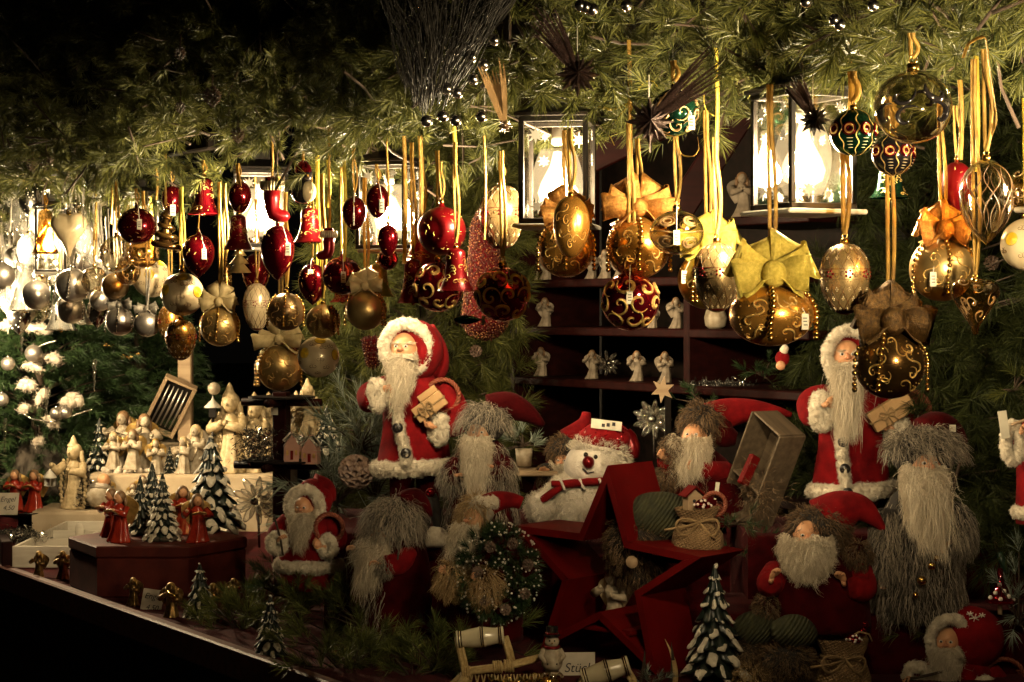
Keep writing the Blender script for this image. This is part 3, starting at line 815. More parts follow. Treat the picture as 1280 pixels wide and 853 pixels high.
# ---- red bells
def bell(label, px, py, w, h, v, mat, name='red_bell', group=GR['red'], marks=True, knob=False, lip='red_matte'):
    o = Orn(name, label, 'bell', px, py, v, w, h, 'ball', group)
    W2, H = o.rx, o.rz
    prof = [(W2, -H), (W2*.97, -H*.97), (W2*.78, -H*.72), (W2*.62, -H*.3), (W2*.55, H*.25), (W2*.52, H*.72), (W2*.46, H*.86), (W2*.3, H*.95), (0, H*.97)]
    pr = []
    for a, b in zip(prof[:-1], prof[1:]):
        for t in (0, .5): pr.append((a[0]+(b[0]-a[0])*t, a[1]+(b[1]-a[1])*t))
    pr.append(prof[-1])
    MB().lathe(pr + [], 36).build('bell_body', M[mat], o.t)
    MB().lathe([(W2*.9, -H*.93), (W2*.55, -H*.2), (0, H*.6)][::-1], 24).build('bell_inside', M[mat], o.t)
    MB().lathe([(W2*1.03, -H), (W2*1.0, -H*.955), (W2*.95, -H*.97), (W2*.98, -H*1.01)], 36).build('rim', M[lip], o.t)
    MB().beads([(0, 0, -H*1.0)], W2*.14).build('clapper', M['gold'], o.t)
    o.top = H*.97; o.cap('gold', W2*.16); o.ribbon(RIB, .005)
    if marks:
        mb = MB()
        def surf(lo, z):
            rr = np.interp(z, [p[1]/H for p in prof][::1], [p[0] for p in prof]); return np.stack([rr*np.sin(lo), -rr*np.cos(lo), z*H], -1)*np.array([1.01, 1.01, 1])
        for k in range(16):
            lo = rng.uniform(-1.5, 1.5); z = rng.uniform(-.8, .7); t = np.linspace(0, 1, 12); sg = rng.choice([-1, 1])
            mb.tube(surf(lo+sg*.35*(1-t)**.7*np.cos(t*5.5), z+.16*(1-t)*np.sin(t*5.5)), W2*.03*np.sin(np.linspace(.3, 2.8, 12)), 5)
        for k in range(14):
            lo = rng.uniform(-1.5, 1.5); mb.beads(surf(np.array([lo]), np.array([rng.uniform(-.9, .8)])), W2*.03, 6, 4)
        mb.build('gold_scrolls', M['gold_glitter'], o.t)
    return o
bell('dark red bell with gold scrolls hanging beside the lit lantern', 255, 245, 40, 46, -.05, 'red_ball')
bell('shadowed red bell in front of the glowing lantern under the small egg', 298, 290, 38, 44, -.04, 'red_matte')
bell('plain red bell hanging under the black figure ornament', 387, 281, 40, 44, -.05, 'red_matte')
bell('red bell peeping out under the round dark red ball', 428, 368, 32, 20, -.02, 'red_matte')
bell('wide dark red bell hanging behind the big round red ball', 529, 302, 52, 56, .02, 'red_matte')
bell('red bell with gold sprigs beside the dark ball with gold scrolls', 516, 351, 40, 56, -.03, 'red_matte')
bell('red bell with gold leaves hanging directly under the big round red ball', 570, 337, 46, 54, -.07, 'red_matte')
bell('brown glass bell standing out over the cream bow of a gold ball', 282, 352, 26, 46, -.02, 'gold_dark', 'brown_bell', GR['gold'], lip='gold')
bell('pale yellow ribbed bell hanging under the lantern beside the gold beaded ball', 473, 350, 40, 42, .05, 'gold_olive', 'yellow_bell', GR['gold'], lip='gold')
bell('dark green bell with gold scrolls hanging under the red and green ball', 1112, 228, 52, 40, -.02, 'green_mirror', 'green_bell', GR['clear'], lip='green_mirror')
bell('clear glass bell with thin ribs among the silver balls', 31, 352, 40, 74, .06, 'clear_silver', 'glass_bell', GR['clear'], marks=False, lip='silver')
bell('clear glass bell with a wide skirt under the pale beaded ball', 76, 388, 40, 50, .05, 'clear_silver', 'glass_bell', GR['clear'], marks=False, lip='silver')
bell('small amber bell hanging beside the cream glass heart', 57, 289, 34, 56, .02, 'clear_amber', 'amber_bell', GR['clear'], marks=False, lip='gold')

# ---- mirror balls with fat gold scrolls
def scroll_ball(label, px, py, w, v, mat, line='gold_glitter', name='red_scroll_ball', tg=None, group=GR['red'], n=11, seed=1, h=None, cap='gold'):
    o = Orn(name, label, 'bauble', px, py, v, w, h, 'ball', group); o.body(M[mat]); o.cap(cap)
    g = np.random.default_rng(seed); cur = []
    for k in range(n):
        lo, la = ((-.95, .5), (-.2, .62), (.6, .5), (-1.2, -.1), (-.45, -.12), (.25, -.05), (1.0, -.1), (-.75, -.72), (.05, -.68), (.8, -.7), (1.4, .4))[k]
        cur.append(scroll(lo, la, g.uniform(.30, .42), g.choice([-1, 1])*g.uniform(.9, 1.3), g.uniform(0, 6.28), 30))
    o.lines(cur, o.rx*.085, line, 'gold_scrolls', 1.0)
    o.dots(sphpt(g.uniform(-1.5, 1.5, 30), g.uniform(-1, 1, 30)), o.rx*.018, 'gold_glitter', 'glitter_dots')
    o.ribbon(RIB, .006)
    if tg: o.tagp(*tg)
    return o
scroll_ball('dark red mirror ball with fat gold scrolls behind the red bells', 548, 358, 64, .0, 'red_mirror', seed=3)
scroll_ball('shiny red mirror ball with gold scrolls under the lattice egg', 628, 368, 69, -.05, 'red_mirror', seed=4, tg=(.35, .55, 13, 6))
scroll_ball('shiny red and gold scroll ball hanging under the amber ball', 788, 377, 73, -.06, 'red_mirror', seed=8, tg=(-.1, .35, 16, 8))
scroll_ball('dark green glass ball with swirls behind the glitter comet star', 843, 141, 60, -.10, 'green_mirror', 'bronze_line', 'green_swirl_ball', group=GR['clear'], seed=6, tg=(.7, -.2, 18, 8))

# red and green ball with rosettes
for (px, py, w, v, lab, mt) in ((1067, 166, 59, -.12, 'red and green ball with red rosettes beside the bright lantern', 'green_mirror'), (1117, 193, 54, -.06, 'dark ball with red rosettes under the clear ball with black swirls', 'black_glass')):
    o = Orn('rosette_ball', lab, 'bauble', px, py, v, w, None, 'ball', GR['clear']); o.body(M[mt]); o.cap('gold'); o.ribbon(RIB, .008)
    a = np.linspace(0, 2*PI, 24)
    rs = [(-1.1, .12), (-.35, .1), (.4, .12), (1.1, .1)]
    for nm, rad, m_ in (('red_rosette', .25, 'red_mirror'), ('gold_ring', .17, 'gold_glitter'), ('red_heart', .09, 'red_mirror')):
        o.lines([sphpt(lo+rad*np.cos(a), la+rad*np.sin(a)) for lo, la in rs], o.rx*.10, m_, nm)
    la = np.linspace(-1.4, 1.4, 30); o.lines([sphpt(0*la+lo+.08*np.sin(la*9), la) for lo in (-.75, .0, .78)], o.rx*.03, 'gold_glitter', 'gold_bands')
    o.lines([sphpt(np.linspace(lo-.14, lo+.14, 6), np.full(6, z)) for lo in (-.35, .4, 1.1) for z in (-.3, -.45, -.6, -.75)], o.rx*.03, 'pearl', 'white_dashes')

# ---- lattice eggs with a red band
def lattice_egg(label, px, py, w, h, v, body='champagne', tg=None, shape='egg', mini=False):
    o = Orn('lattice_egg', label, 'egg ornament', px, py, v, w, h, shape, GR['lattice']); o.body(M[body]); o.cap('gold', o.rx*.17); o.ribbon(RIB, .0065 if not mini else .004)
    la = np.linspace(-1.25, 1.25, 40); cur = []
    for k in range(12):
        a = k*2*PI/12
        for sg in (1, -1): cur.append(sphpt(a+sg*la*.75, la))
    cur = [c[(np.abs(c[:, 2]-.14) > .12)][:18] for c in cur]+[c[(np.abs(c[:, 2]-.14) > .12)][18:] for c in cur]
    o.lines([c for c in cur if len(c) > 3], o.rx*.022, 'brown_line', 'lattice')
    a = np.linspace(0, 2*PI, 50)
    o.lines([sphpt(a, np.full(50, z)) for z in (.27,)], o.rx*.045, 'red_matte', 'red_band'); o.lines([sphpt(a, np.full(50, -.02))], o.rx*.03, 'brown_line', 'brown_band')
    rs = []
    for k in range(8):
        for j in range(5): rs.append(sphpt(k*PI/4+.13*math.cos(j*1.256), .13+.09*math.sin(j*1.256)))
    o.dots(np.array(rs), o.rx*.055, 'red_matte', 'red_flowers')
    o.lines([scroll(k*PI/4+PI/8+sg*.12, .12, .10, sg*.9, 0, 12) for k in range(8) for sg in (-1, 1)], o.rx*.022, 'brown_line', 'scroll_band')
    pt = []
    for k in range(12):
        for z in (-.98, -.58, .62, 1.0, -.30): 
            for dx, dz in ((.05, 0), (-.05, 0), (0, .05), (0, -.05)): pt.append(sphpt(k*2*PI/12+dx+(PI/12 if z in (-.58, 1.0) else 0), z+dz))
    o.dots(np.array(pt), o.rx*.030, 'pearl', 'pearl_dots')
    MB().lathe([(0, -o.rz*1.0), (o.rx*.28, -o.rz*.95), (o.rx*.40, -o.rz*.90), (o.rx*.405, -o.rz*.89)], 24).build('red_foot', M['red_matte'], o.t)
    if tg: o.tagp(*tg)
    return o
lattice_egg('gold lattice egg with red band hanging over the red scroll ball', 627, 272, 56, 82, .03)
lattice_egg('gold lattice egg with red band before the olive beaded ball', 896, 347, 58, 88, -.08)
lattice_egg('pale gold lattice egg with red band hanging under the bright lantern', 1056, 349, 62, 90, -.10)
lattice_egg('small amber egg with red band under the cream ball', 226, 425, 38, 52, -.04, 'gold_amber', mini=True)
lattice_egg('cream egg with red band half hidden behind the gold beaded ball', 321, 384, 34, 60, .0, 'pearl', mini=True)
lattice_egg('amber egg with red band behind the cream ball with yellow spots', 212, 405, 30, 48, .03, 'gold_amber', mini=True)

# ---- bows
def bow_mb(mb, R, loops=4, w=.02, tails=2, seed=0, droop=.2, mi=0):
    g = np.random.default_rng(seed)
    for k in range(loops):
        sg = 1 if k % 2 == 0 else -1
        el = (-.18, .42, 1.0)[(k//2) % 3] + g.uniform(-.12, .12); L = R*g.uniform(.85, 1.05)
        t = np.linspace(0, 1, 18); x = np.sin(PI*t)**.75*L; y = (t-.5)*L*.62*np.sin(PI*t)**.5
        d = np.array([sg*math.cos(el), -.25+.25*(k//2), math.sin(el)]); u = np.array([-sg*math.sin(el), -.15, math.cos(el)])
        P = x[:, None]*nrm(d)+(y*1.1)[:, None]*np.array([0, 1, 0])+(.12*L*np.sin(PI*t)*(1 if k % 4 < 2 else -1))[:, None]*nrm(u)
        mb.strip(P, nrm(u)+np.array([0, g.uniform(-.25, .1), 0]), w*(.40+.75*np.sin(PI*t)**.6+.13*np.sin(t*11+k)), mi)
    mb.sphere((0, -w*.35, 0), (w*.38, w*.3, w*.42), 12, 8, mi=mi)
    for k in range(tails):
        sg = -1 if k % 2 else 1; t = np.linspace(0, 1, 10)
        mb.strip(np.stack([sg*R*.75*t, -.1*R+0*t, -R*.55*t**1.4+.05*R*np.sin(t*7)], -1), (0, 1, .3), w, mi)
    return mb
# ---- matte balls with bead chains, scrolls and sometimes a bow
def bead_ball(label, px, py, w, v, mat='gold_matte', bead='gold', bow=None, bowr=1.0, h=None, tg=None, lons=(-1.15, .0, 1.2), line='gold_glitter', name='gold_beaded_ball', group=GR['gold'], seed=1, sc_=True, bowdy=0.0, bww=.45):
    o = Orn(name, label, 'bauble', px, py, v, w, h, 'ball', group); o.body(M[mat]); o.cap('gold' if 'silver' not in mat else 'silver'); 
    o.bead_rows(lons, 11, None, .95, -.75, bead)
    g = np.random.default_rng(seed)
    if sc_:
        cur = [s_curve(lo, la, .34, fl, ro) for lo, la, fl, ro in ((-.55, .0, 1, .2), (.55, .1, -1, -.2), (-.6, -.6, -1, 1.2), (.6, -.65, 1, -1.1), (0.02, .55, 1, 1.5))]
        cur += [scroll(lo, la, .2, sg*1.1, r0, 24) for lo, la, sg, r0 in ((-.45, .35, 1, 0), (.5, -.25, -1, 2), (-.35, -.35, -1, 1), (.42, .5, 1, 3))]
        o.lines(cur, o.rx*.036, line)
        o.dots(sphpt(g.uniform(-1.4, 1.4, 44), g.uniform(-1, .9, 44)), o.rx*.022, 'gold_glitter', 'glitter_dots')
    o.ribbon(RIB if 'silver' not in mat else 'silver_ribbon', .0055)
    if bow:
        b = bow_mb(MB(), o.rx*bowr*1.08, 6, o.rx*bww*1.3, 2, seed); b.xf(t=(0, -o.rx*.25, o.rz*1.22+bowdy)); b.build('bow', M[bow], o.t)
    if tg: o.tagp(*tg)
    return o
bead_ball('gold beaded ball with a cream bow beside the brown bell', 275, 408, 50, -.05, bow='cream_ribbon', bowr=.9, seed=2)
bead_ball('bronze gold beaded ball between the cream egg and the paler gold ball', 358, 390, 47, -.04, 'bronze_matte', seed=3)
bead_ball('pale gold beaded ball under the red drop with a white tag', 404, 402, 43, -.05, lons=(1.1, .75), seed=4)
bead_ball('gold beaded ball with a cream bow under the round red ball', 457, 388, 50, -.06, bow='cream_ribbon', bowr=.8, lons=(-1.3, 1.3, 1.0), seed=5, sc_=False)
bead_ball('large gold beaded ball hanging behind the dark red star', 350, 460, 58, .1, bow='cream_ribbon', bowr=1.0, lons=(-1.2, -.9, 1.2), seed=6)
bead_ball('amber ball with beads behind the egg before the lit lantern', 707, 311, 72, .0, 'gold_amber', bow='copper_ribbon', bowr=.85, seed=7, tg=None)
bead_ball('large amber ball with a wide copper bow and bead chains', 798, 309, 80, -.03, 'gold_amber', bow='copper_ribbon', bowr=1.05, seed=8, bww=.55)
bead_ball('olive gold beaded ball with a yellow bow behind the lattice egg', 884, 350, 74, .03, 'gold_olive', bow='yellow_bow', bowr=.95, seed=9, lons=(-.55, -.4, 1.2), tg=(-1.0, .3, 16, 9), bww=.6)
bead_ball('large squat gold ball with a yellow bow and a bead chain', 964, 394, 106, -.23, 'gold_amber', bow='yellow_bow', bowr=.88, h=78, seed=10, lons=(-.12, 1.5), tg=(.75, .05, 20, 9), bww=.6, bowdy=.004)
bead_ball('bronze gold beaded ball with a copper bow beside the amber glass heart', 1177, 337, 80, -.03, 'gold_matte', bow='copper_ribbon', bowr=.8, seed=11, tg=(-.5, -.1, 18, 8), bww=.6)
bead_ball('large dark gold beaded ball with a bronze bow before the second big Santa', 1112, 455, 88, -.08, 'gold_dark', bow='bronze_ribbon', bowr=1.0, seed=12, lons=(-1.35, -.45, 1.35), line='gold_glitter', bww=.75)
# amber egg before the lantern
o = Orn('amber_egg', 'amber egg with gold swirls hanging between copper bows before the lantern', 'egg ornament', 714, 284, -.08, 46, 78, 'egg', GR['gold']); o.body(M['gold_amber']); o.cap('gold'); o.ribbon('gold_ribbon', .006)
o.lines([s_curve(lo, la, .4, f, r) for lo, la, f, r in ((.1, .15, 1, .1), (-.4, -.3, -1, .4), (.5, -.35, 1, -.5), (.6, .4, -1, .1), (-.6, .5, 1, 0))]+[scroll(lo, la, .2, 1.2, 1, 20) for lo, la in ((.25, -.05), (-.1, -.6), (-.3, .2))], o.rx*.03, 'gold_glitter')

# ---- cream balls with yellow spots
def cream_ball(label, px, py, w, v, rot=0.0):
    o = Orn('cream_ball', label, 'bauble', px, py, v, w, None, 'ball', GR['cream']); o.body(M['pearl']); o.cap('gold'); o.ribbon('yellow_ribbon', .005)
    a = np.linspace(0, 2*PI, 26)
    sp = [(-.75+rot, .2), (.95+rot, .1), (.15+rot, .95), (2.6+rot, .1)]
    for lo, la in sp:
        mb = MB()
        for rr in np.linspace(.02, .24, 7):
            mb.tube(o.pt(sphpt(lo+rr*np.cos(a)/max(.5, math.cos(la)), la+rr*np.sin(a)))*1.004, o.rx*.026, 5, cap=False, flat=.5)
        mb.build('yellow_spot', M['yellow_spot'], o.t)
    cur = [sphpt(lo+.255*np.cos(a)/max(.5, math.cos(la)), la+.255*np.sin(a)) for lo, la in sp]
    for lo, la in ((.1, -.1), (-.3, -.45), (.45, -.5), (-1.2, -.25), (1.3, -.4), (.25, .5), (-.35, .65), (-.05, -.85), (.7, .55)):
        for sg in (-1, 1): cur.append(scroll(lo+rot+sg*.11, la, .13, sg*1.25, PI/2 if sg > 0 else PI/2, 18))
    t = np.linspace(-.3, .25, 12); cur.append(sphpt(.1+rot+0*t, t-.05))
    o.lines(cur, o.rx*.016, 'brown_line', 'painted_curls')
    return o
cream_ball('cream ball with yellow spots glowing behind another near the brass swirl balls', 190, 348, 48, .04, .8)
cream_ball('cream ball with yellow spots hanging over the small amber egg', 228, 368, 54, -.05)
cream_ball('lowest cream ball with yellow spots beside the dark red star', 398, 446, 52, -.02, .1)
cream_ball('white ball with yellow spots cut by the edge of the photo beside the amber heart', 1284, 306, 66, -.08, -.15)

# ---- silver balls
def silver_ball(label, px, py, w, v, mat='silver_matte', beads=True, bow=False, seed=1):
    o = Orn('silver_ball', label, 'bauble', px, py, v, w, None, 'ball', GR['silver']); o.body(M[mat], seg=32, rings=20); o.cap('silver')
    if beads: o.bead_rows((-1.1, 1.1, .0)[:2+(seed % 2)], 9, o.rx*.085, .9, -.7, 'silver')
    else:
        g = np.random.default_rng(seed); o.dots(sphpt(g.uniform(-1.4, 1.4, 16), g.uniform(-1, 1, 16)), o.rx*.03, 'silver', 'glitter_dots')
    o.ribbon('silver_ribbon', .006)
    if bow: bow_mb(MB(), o.rx*.9, 4, o.rx*.55, 2, seed).xf(t=(0, -o.rx*.2, o.rz*1.15)).build('bow', M['silver_ribbon'], o.t)
    return o
silver_ball('plain silver ball hanging over the glass bell skirt', 45, 369, 36, .0, beads=False)
silver_ball('silver beaded ball in two tones under the cream glass heart', 91, 357, 43, -.03, seed=3)
silver_ball('silver beaded ball hanging low beside the ribbed glass skirt', 89, 387, 36, .02, seed=2)
silver_ball('silver beaded ball with a white bow low over the dark fir', 150, 402, 36, -.02, bow=True, seed=5)
silver_ball('silver ball with a white bow beside the beaded one over the dark fir', 184, 405, 33, -.01, beads=False, bow=True, seed=6)
silver_ball('tarnished bronze ball over the small silver bowed balls', 144, 358, 34, -.04, 'bronze_matte', beads=False, seed=7)
silver_ball('pale silver ball behind the tarnished bronze ball', 126, 375, 28, .05, beads=False, seed=8)
silver_ball('brownish silver ball at the far edge of the row', 2, 345, 34, -.03, beads=False, seed=9)
silver_ball('small silver ball hidden among the clear icicles', 18, 322, 26, .08, beads=False, seed=10)
silver_ball('small bright silver ball between the glass heart and bells', 108, 330, 26, .08, beads=True, seed=11)

# ---- clear glass
def clear_orn(label, px, py, w, h, v, shape='ball', mat='clear', dark=None, tg=None, rib=RIB, name='clear_ball', seed=1, cat='glass ornament'):
    o = Orn(name, label, cat, px, py, v, w, h, shape, GR['clear']); o.body(M[mat], seg=48, rings=30)
    o.cap('gold'); o.ribbon(rib, .005)
    g = np.random.default_rng(seed)
    if dark == 'swirl':
        for lo, la, sg, r0 in ((-.55, .25, -1, .4), (.55, .35, 1, 2.6), (-.35, -.45, 1, .9), (.55, -.35, -1, 2.2), (2.6, .2, 1, .5), (-2.6, -.2, -1, 2)): o.lines([scroll(lo, la, .42, sg*.62, r0, 30)], o.rx*.10, 'black_glass', 'black_swirl', 1.0)
    if dark == 'loops':
        a = np.linspace(0, 2*PI, 26); o.lines([sphpt(lo+.33*np.cos(a), la+.24*np.sin(a)) for lo, la in ((-.5, .5), (.55, .5), (-.5, -.45), (.5, -.5), (2.6, .4), (-2.6, -.4))]+[sphpt(lo+.2*np.cos(a), la+.13*np.sin(a)) for lo, la in ((-.5, .5), (.55, .5), (-.5, -.45), (.5, -.5))]+[sphpt(np.linspace(-1.5, 1.5, 30), .05*np.sin(np.linspace(0, 9, 30)))], o.rx*.06, 'bronze_line', 'dark_loops', 1.0)
    if dark == 'lattice':
        la = np.linspace(-.9, .9, 24); o.lines([sphpt(k*PI/4+sg*(.35*np.sin(la*3.2)), la) for k in range(8) for sg in (-1, 1)], o.rx*.028, 'brown_line', 'dark_lattice', 1.0)
    if dark == 'gold':
        o.lines([scroll(g.uniform(-1.4, 1.4), g.uniform(-.9, .9), .26, g.choice([-1, 1])*1.2, g.uniform(0, 6), 22) for k in range(9)], o.rx*.05, 'bronze_line', 'bronze_swirls', 1.0)
    if dark == 'dots':
        o.dots(sphpt(g.uniform(-3, 3, 50), g.uniform(-1.2, 1.2, 50)), o.rx*.05, 'silver', 'silver_dots')
    if tg: o.tagp(*tg)
    return o
clear_orn('big clear glass ball with black swirls beside the bright lantern', 1141, 134, 97, 92, -.17, dark='swirl', mat='clear')
clear_orn('clear glass ball with dark loops before the olive beaded ball', 846, 291, 68, 56, -.09, dark='loops', tg=(-.1, .05, 18, 8))
clear_orn('large clear glass drop with a dark lattice beside the white ball', 1233, 243, 66, 102, -.09, 'drop', dark='lattice', name='clear_drop')
clear_orn('amber clear glass heart hanging under the clear drop', 1219, 381, 62, 72, -.09, 'heart', 'clear_amber', dark='gold', name='glass_heart')
clear_orn('clear amber glass ball half cut by the photo edge above the white ball', 1284, 240, 54, 60, -.02, mat='clear_amber', dark='gold', tg=None)
clear_orn('glowing cream glass heart among the silver ornaments', 86, 292, 46, 56, .02, 'heart', 'pearl', name='glass_heart', rib='silver_ribbon')
clear_orn('clear glass ball with bronze swirls beside the dark red ball', 146, 318, 42, 46, -.02, dark='gold', mat='clear', seed=3)
clear_orn('clear glass ball with bronze swirls touching the cream ball', 180, 316, 38, 40, .0, dark='gold', mat='clear_amber', seed=4)
clear_orn('bronze swirl glass ball low beside the tarnished ball', 118, 350, 32, 34, .0, dark='gold', mat='clear', seed=5)
clear_orn('brass swirl glass ball over the tarnished bronze ball', 160, 340, 32, 34, -.05, dark='gold', mat='clear_amber', seed=6)
for i, (px, py, w, h, sh_, lab) in enumerate([
    (25, 268, 26, 44, 'egg', 'frosted glass cone hanging at the far edge beside the lit lantern'), (48, 272, 24, 40, 'drop', 'clear glass drop beside the small amber bell'),
    (8, 290, 28, 46, 'drop', 'clear glass drop at the very edge beside the frosted cone'), (36, 312, 30, 40, 'ball', 'clear dotted glass ball over the glass bell'),
    (66, 325, 28, 32, 'ball', 'clear dotted glass ball under the small amber bell'), (104, 300, 26, 44, 'egg', 'clear dotted glass egg beside the cream heart'),
    (118, 316, 24, 36, 'ball', 'small clear dotted ball between the heart and the bronze swirl ball'), (72, 342, 24, 28, 'ball', 'tiny clear dotted ball over the two toned silver ball'),
    (12, 375, 26, 34, 'drop', 'low clear glass drop under the brownish silver ball'), (84, 244, 14, 34, 'egg', 'tiny glass owl shaped egg over the cream heart')]):
    clear_orn(lab, px, py, w, h, .04+.02*(i % 3), sh_, 'clear_silver', 'dots', name='clear_drop' if sh_ == 'drop' else ('clear_egg' if sh_ == 'egg' else 'clear_ball'), rib='silver_ribbon', seed=20+i)

pk = np.random.default_rng(77)
for i in range(64):                                       # the densely packed glittering corner
    px = pk.uniform(-4, 138); py = pk.uniform(232, 398); w = pk.uniform(18, 32)
    sh_ = ('ball', 'ball', 'egg', 'drop')[i % 4]; h = w*(1, 1, 1.5, 1.45)[i % 4]; m_ = ('clear_silver', 'silver', 'clear', 'silver_bright')[(i*7) % 4]
    o = Orn('packed_bauble', 'glittering bauble packed among others in the dense clear and silver cluster at the far end', 'bauble', px, py, pk.uniform(.06, .30), w, h, sh_, 'packed glass baubles at the far end')
    o.body(M[m_], seg=24, rings=14); o.cap('silver', o.rx*.2)
    o.dots(sphpt(pk.uniform(-1.7, 1.7, 26), pk.uniform(-1.1, 1.1, 26)), o.rx*.06, 'silver_bright', 'silver_dots'); o.ribbon('silver_ribbon', .005, double=False)
# long twisted glass icicles in the silver corner and tinsel strings
for i, (px, py, h) in enumerate([(104, 240, 90), (10, 388, 60), (118, 268, 60), (58, 330, 50), (3, 330, 60), (36, 300, 55)]):
    D = Dv(px, .03+.02*i); k = D/K; t = np.linspace(0, 1, 30); R_ = 2.6*k
    mb = MB()
    for ph in (0, 2.1, 4.2): mb.tube(np.stack([R_*.7*np.cos(t*22+ph)*(1-t*.7), R_*.7*np.sin(t*22+ph)*(1-t*.7), (.5-t)*h*k], -1), R_*.55*(1-t*.75), 6)
    o = mb.build('glass_icicle', M['clear_silver'], loc=at(px, py, D)); tag(o, ['long twisted glass icicle over the beaded silver ball', 'twisted icicle hanging under the brownish silver ball', 'twisted icicle beside the pale glass heart', 'twisted icicle between the amber bell and silver ball', 'twisted icicle at the very edge of the silver corner', 'twisted icicle before the glass bell'][i], 'icicle', 'twisted glass icicles')

# ---- odd ornaments
def stocking(label, px, py, hpx, v, dx=1, spots=False):
    D = Dv(px, v); h = hpx*D/K; t = thing('red_stocking', label, 'stocking ornament', at(px, py, D), 0, GR['red'])
    path = [(0, 0, .32*h), (0, 0, .05*h), (0, 0, -.2*h), (dx*.06*h, 0, -.34*h), (dx*.22*h, 0, -.40*h), (dx*.38*h, 0, -.40*h), (dx*.46*h, 0, -.38*h)]
    MB().tube(path, [.27*h, .25*h, .23*h, .25*h, .20*h, .17*h, .06*h], 18, flat=.85).build('sock', M['red_matte'], t)
    mb = MB(); a = np.linspace(0, 2*PI, 25)[:-1]
    for q in a: mb.tube([(.28*h*math.cos(q), .25*h*math.sin(q), .26*h), (.30*h*math.cos(q), .27*h*math.sin(q), .38*h), (.29*h*math.cos(q), .26*h*math.sin(q), .5*h)], .03*h, 6)
    mb.lathe([(.28*h, .26*h), (.28*h, .50*h), (0, .5*h)], 20, R=np.diag([1, .8, 1])); mb.build('cuff', M['pearl'], t)
    MB().beads([(-.08*h, -.05*h, .53*h), (.08*h, -.06*h, .53*h), (.0, .04*h, .55*h)], .1*h, 10, 6).build('berries', M['red_mirror'], t)
    MB().strip([(0, 0, .55*h), (.002, 0, h), (0, 0, EYE+.36-t.location.z)], (1, .2, 0), .005).build('ribbon', M[RIB], t)
    return t
stocking('red stocking ornament with a white cuff before the lit lantern', 340, 251, 48, -.06)
stocking('small red stocking ornament with a pale cuff under the small bell', 411, 306, 34, -.06, -1)
# black figure ornament over the plain red bell
D = Dv(379, -.05); k = D/K; t = thing('penguin_ornament', 'black and white penguin ornament hanging over the plain red bell', 'figure ornament', at(379, 236, D), 0, GR['clear'])
MB().sphere((0, 0, -4*k), (15*k, 12*k, 15*k), 24, 16).build('black_body', M['black_glass'], t)
MB().sphere((7*k, -5*k, -4*k), (10*k, 9*k, 13*k), 20, 12).build('white_belly', M['pearl'], t)
MB().sphere((1*k, 0, 17*k), (11*k, 10*k, 11*k), 20, 12).build('head', M['black_glass'], t)
MB().lathe([(11*k, 20*k), (10*k, 27*k), (5*k, 33*k), (0, 36*k)][::-1], 18).build('red_cap', M['red_mirror'], t)
MB().lathe([(0, 0), (2.5*k, 0), (0, 7*k)], 8, (6*k, -9*k, 16*k), R=rotm(1.4, 0, 0)).build('beak', M['gold'], t)
MB().strip([(0, 0, 36*k), (0, 0, 60*k)], (1, 0, 0), .005).build('ribbon', M[RIB], t)
# gold swirl tower
D = Dv(207, -.02); k = D/K; t = thing('gold_swirl_tree', 'gold swirl tree ornament hanging under the small red egg', 'tree ornament', at(207, 288, D), 0, GR['gold'])
mb = MB(); q = np.linspace(0, 1, 90)
mb.tube(np.stack([(2+15*q)*k*np.cos(q*26), (2+12*q)*k*np.sin(q*26), (26-50*q)*k], -1), (2.2+2.0*q)*k, 8); mb.build('swirl', M['gold_dark'], t)
MB().lathe([(0, 27*k), (2*k, 26*k), (9*k, -18*k), (0, -24*k)], 16).build('core', M['gold_dark'], t)
MB().beads([(0, 0, 29*k)], 3*k).build('tip_ball', M['gold'], t)
MB().strip([(0, 0, 30*k), (0, 0, 95*k)], (1, .2, 0), .006).build('ribbon', M[RIB], t)
# gold pine-tree shaped ornament under the lantern
D = Dv(299, .04); k = D/K; t = thing('gold_tree_ornament', 'gold tree ornament hanging under the lantern beside the brown bell', 'tree ornament', at(299, 325, D), 0, GR['gold'])
MB().lathe([(0, 16*k), (2*k, 15*k), (9*k, 5*k), (4*k, 5*k), (12*k, -5*k), (6*k, -5*k), (15*k, -16*k), (0, -16*k)], 24, wav=.08, wn=8).build('tree_body', M['gold_matte'], t)
MB().strip([(0, 0, 16*k), (0, 0, 110*k)], (1, .2, 0), .005).build('ribbon', M[RIB], t)
# small green fish under the scroll balls
D = Dv(582, .05); k = D/K; t = thing('green_fish_ornament', 'small green glass fish ornament with a white tag beside the red scroll ball', 'fish ornament', at(584, 400, D))
MB().sphere((0, 0, 0), (17*k, 6*k, 6*k), 22, 12, shape=lambda P: P*np.stack([np.ones(P.shape[:2]), 1-.45*np.clip(P[..., 0], 0, 1), 1-.45*np.clip(P[..., 0], 0, 1)], -1)).build('fish_body', M['green_mirror'], t)
MB().prism([(15*k, 0), (24*k, 5*k), (22*k, 0), (24*k, -5*k)], -1*k, 1*k).build('tail', M['silver'], t, smooth=False)
MB().box((20*k, -4*k, -1*k), (4*k, .8*k, 11*k)).build('price_tag', M['tagpaper'], t, smooth=False)
MB().tube([(0, 0, 5*k), (.5*k, 0, 60*k)], .0006, 5).build('cord', M['string'], t)

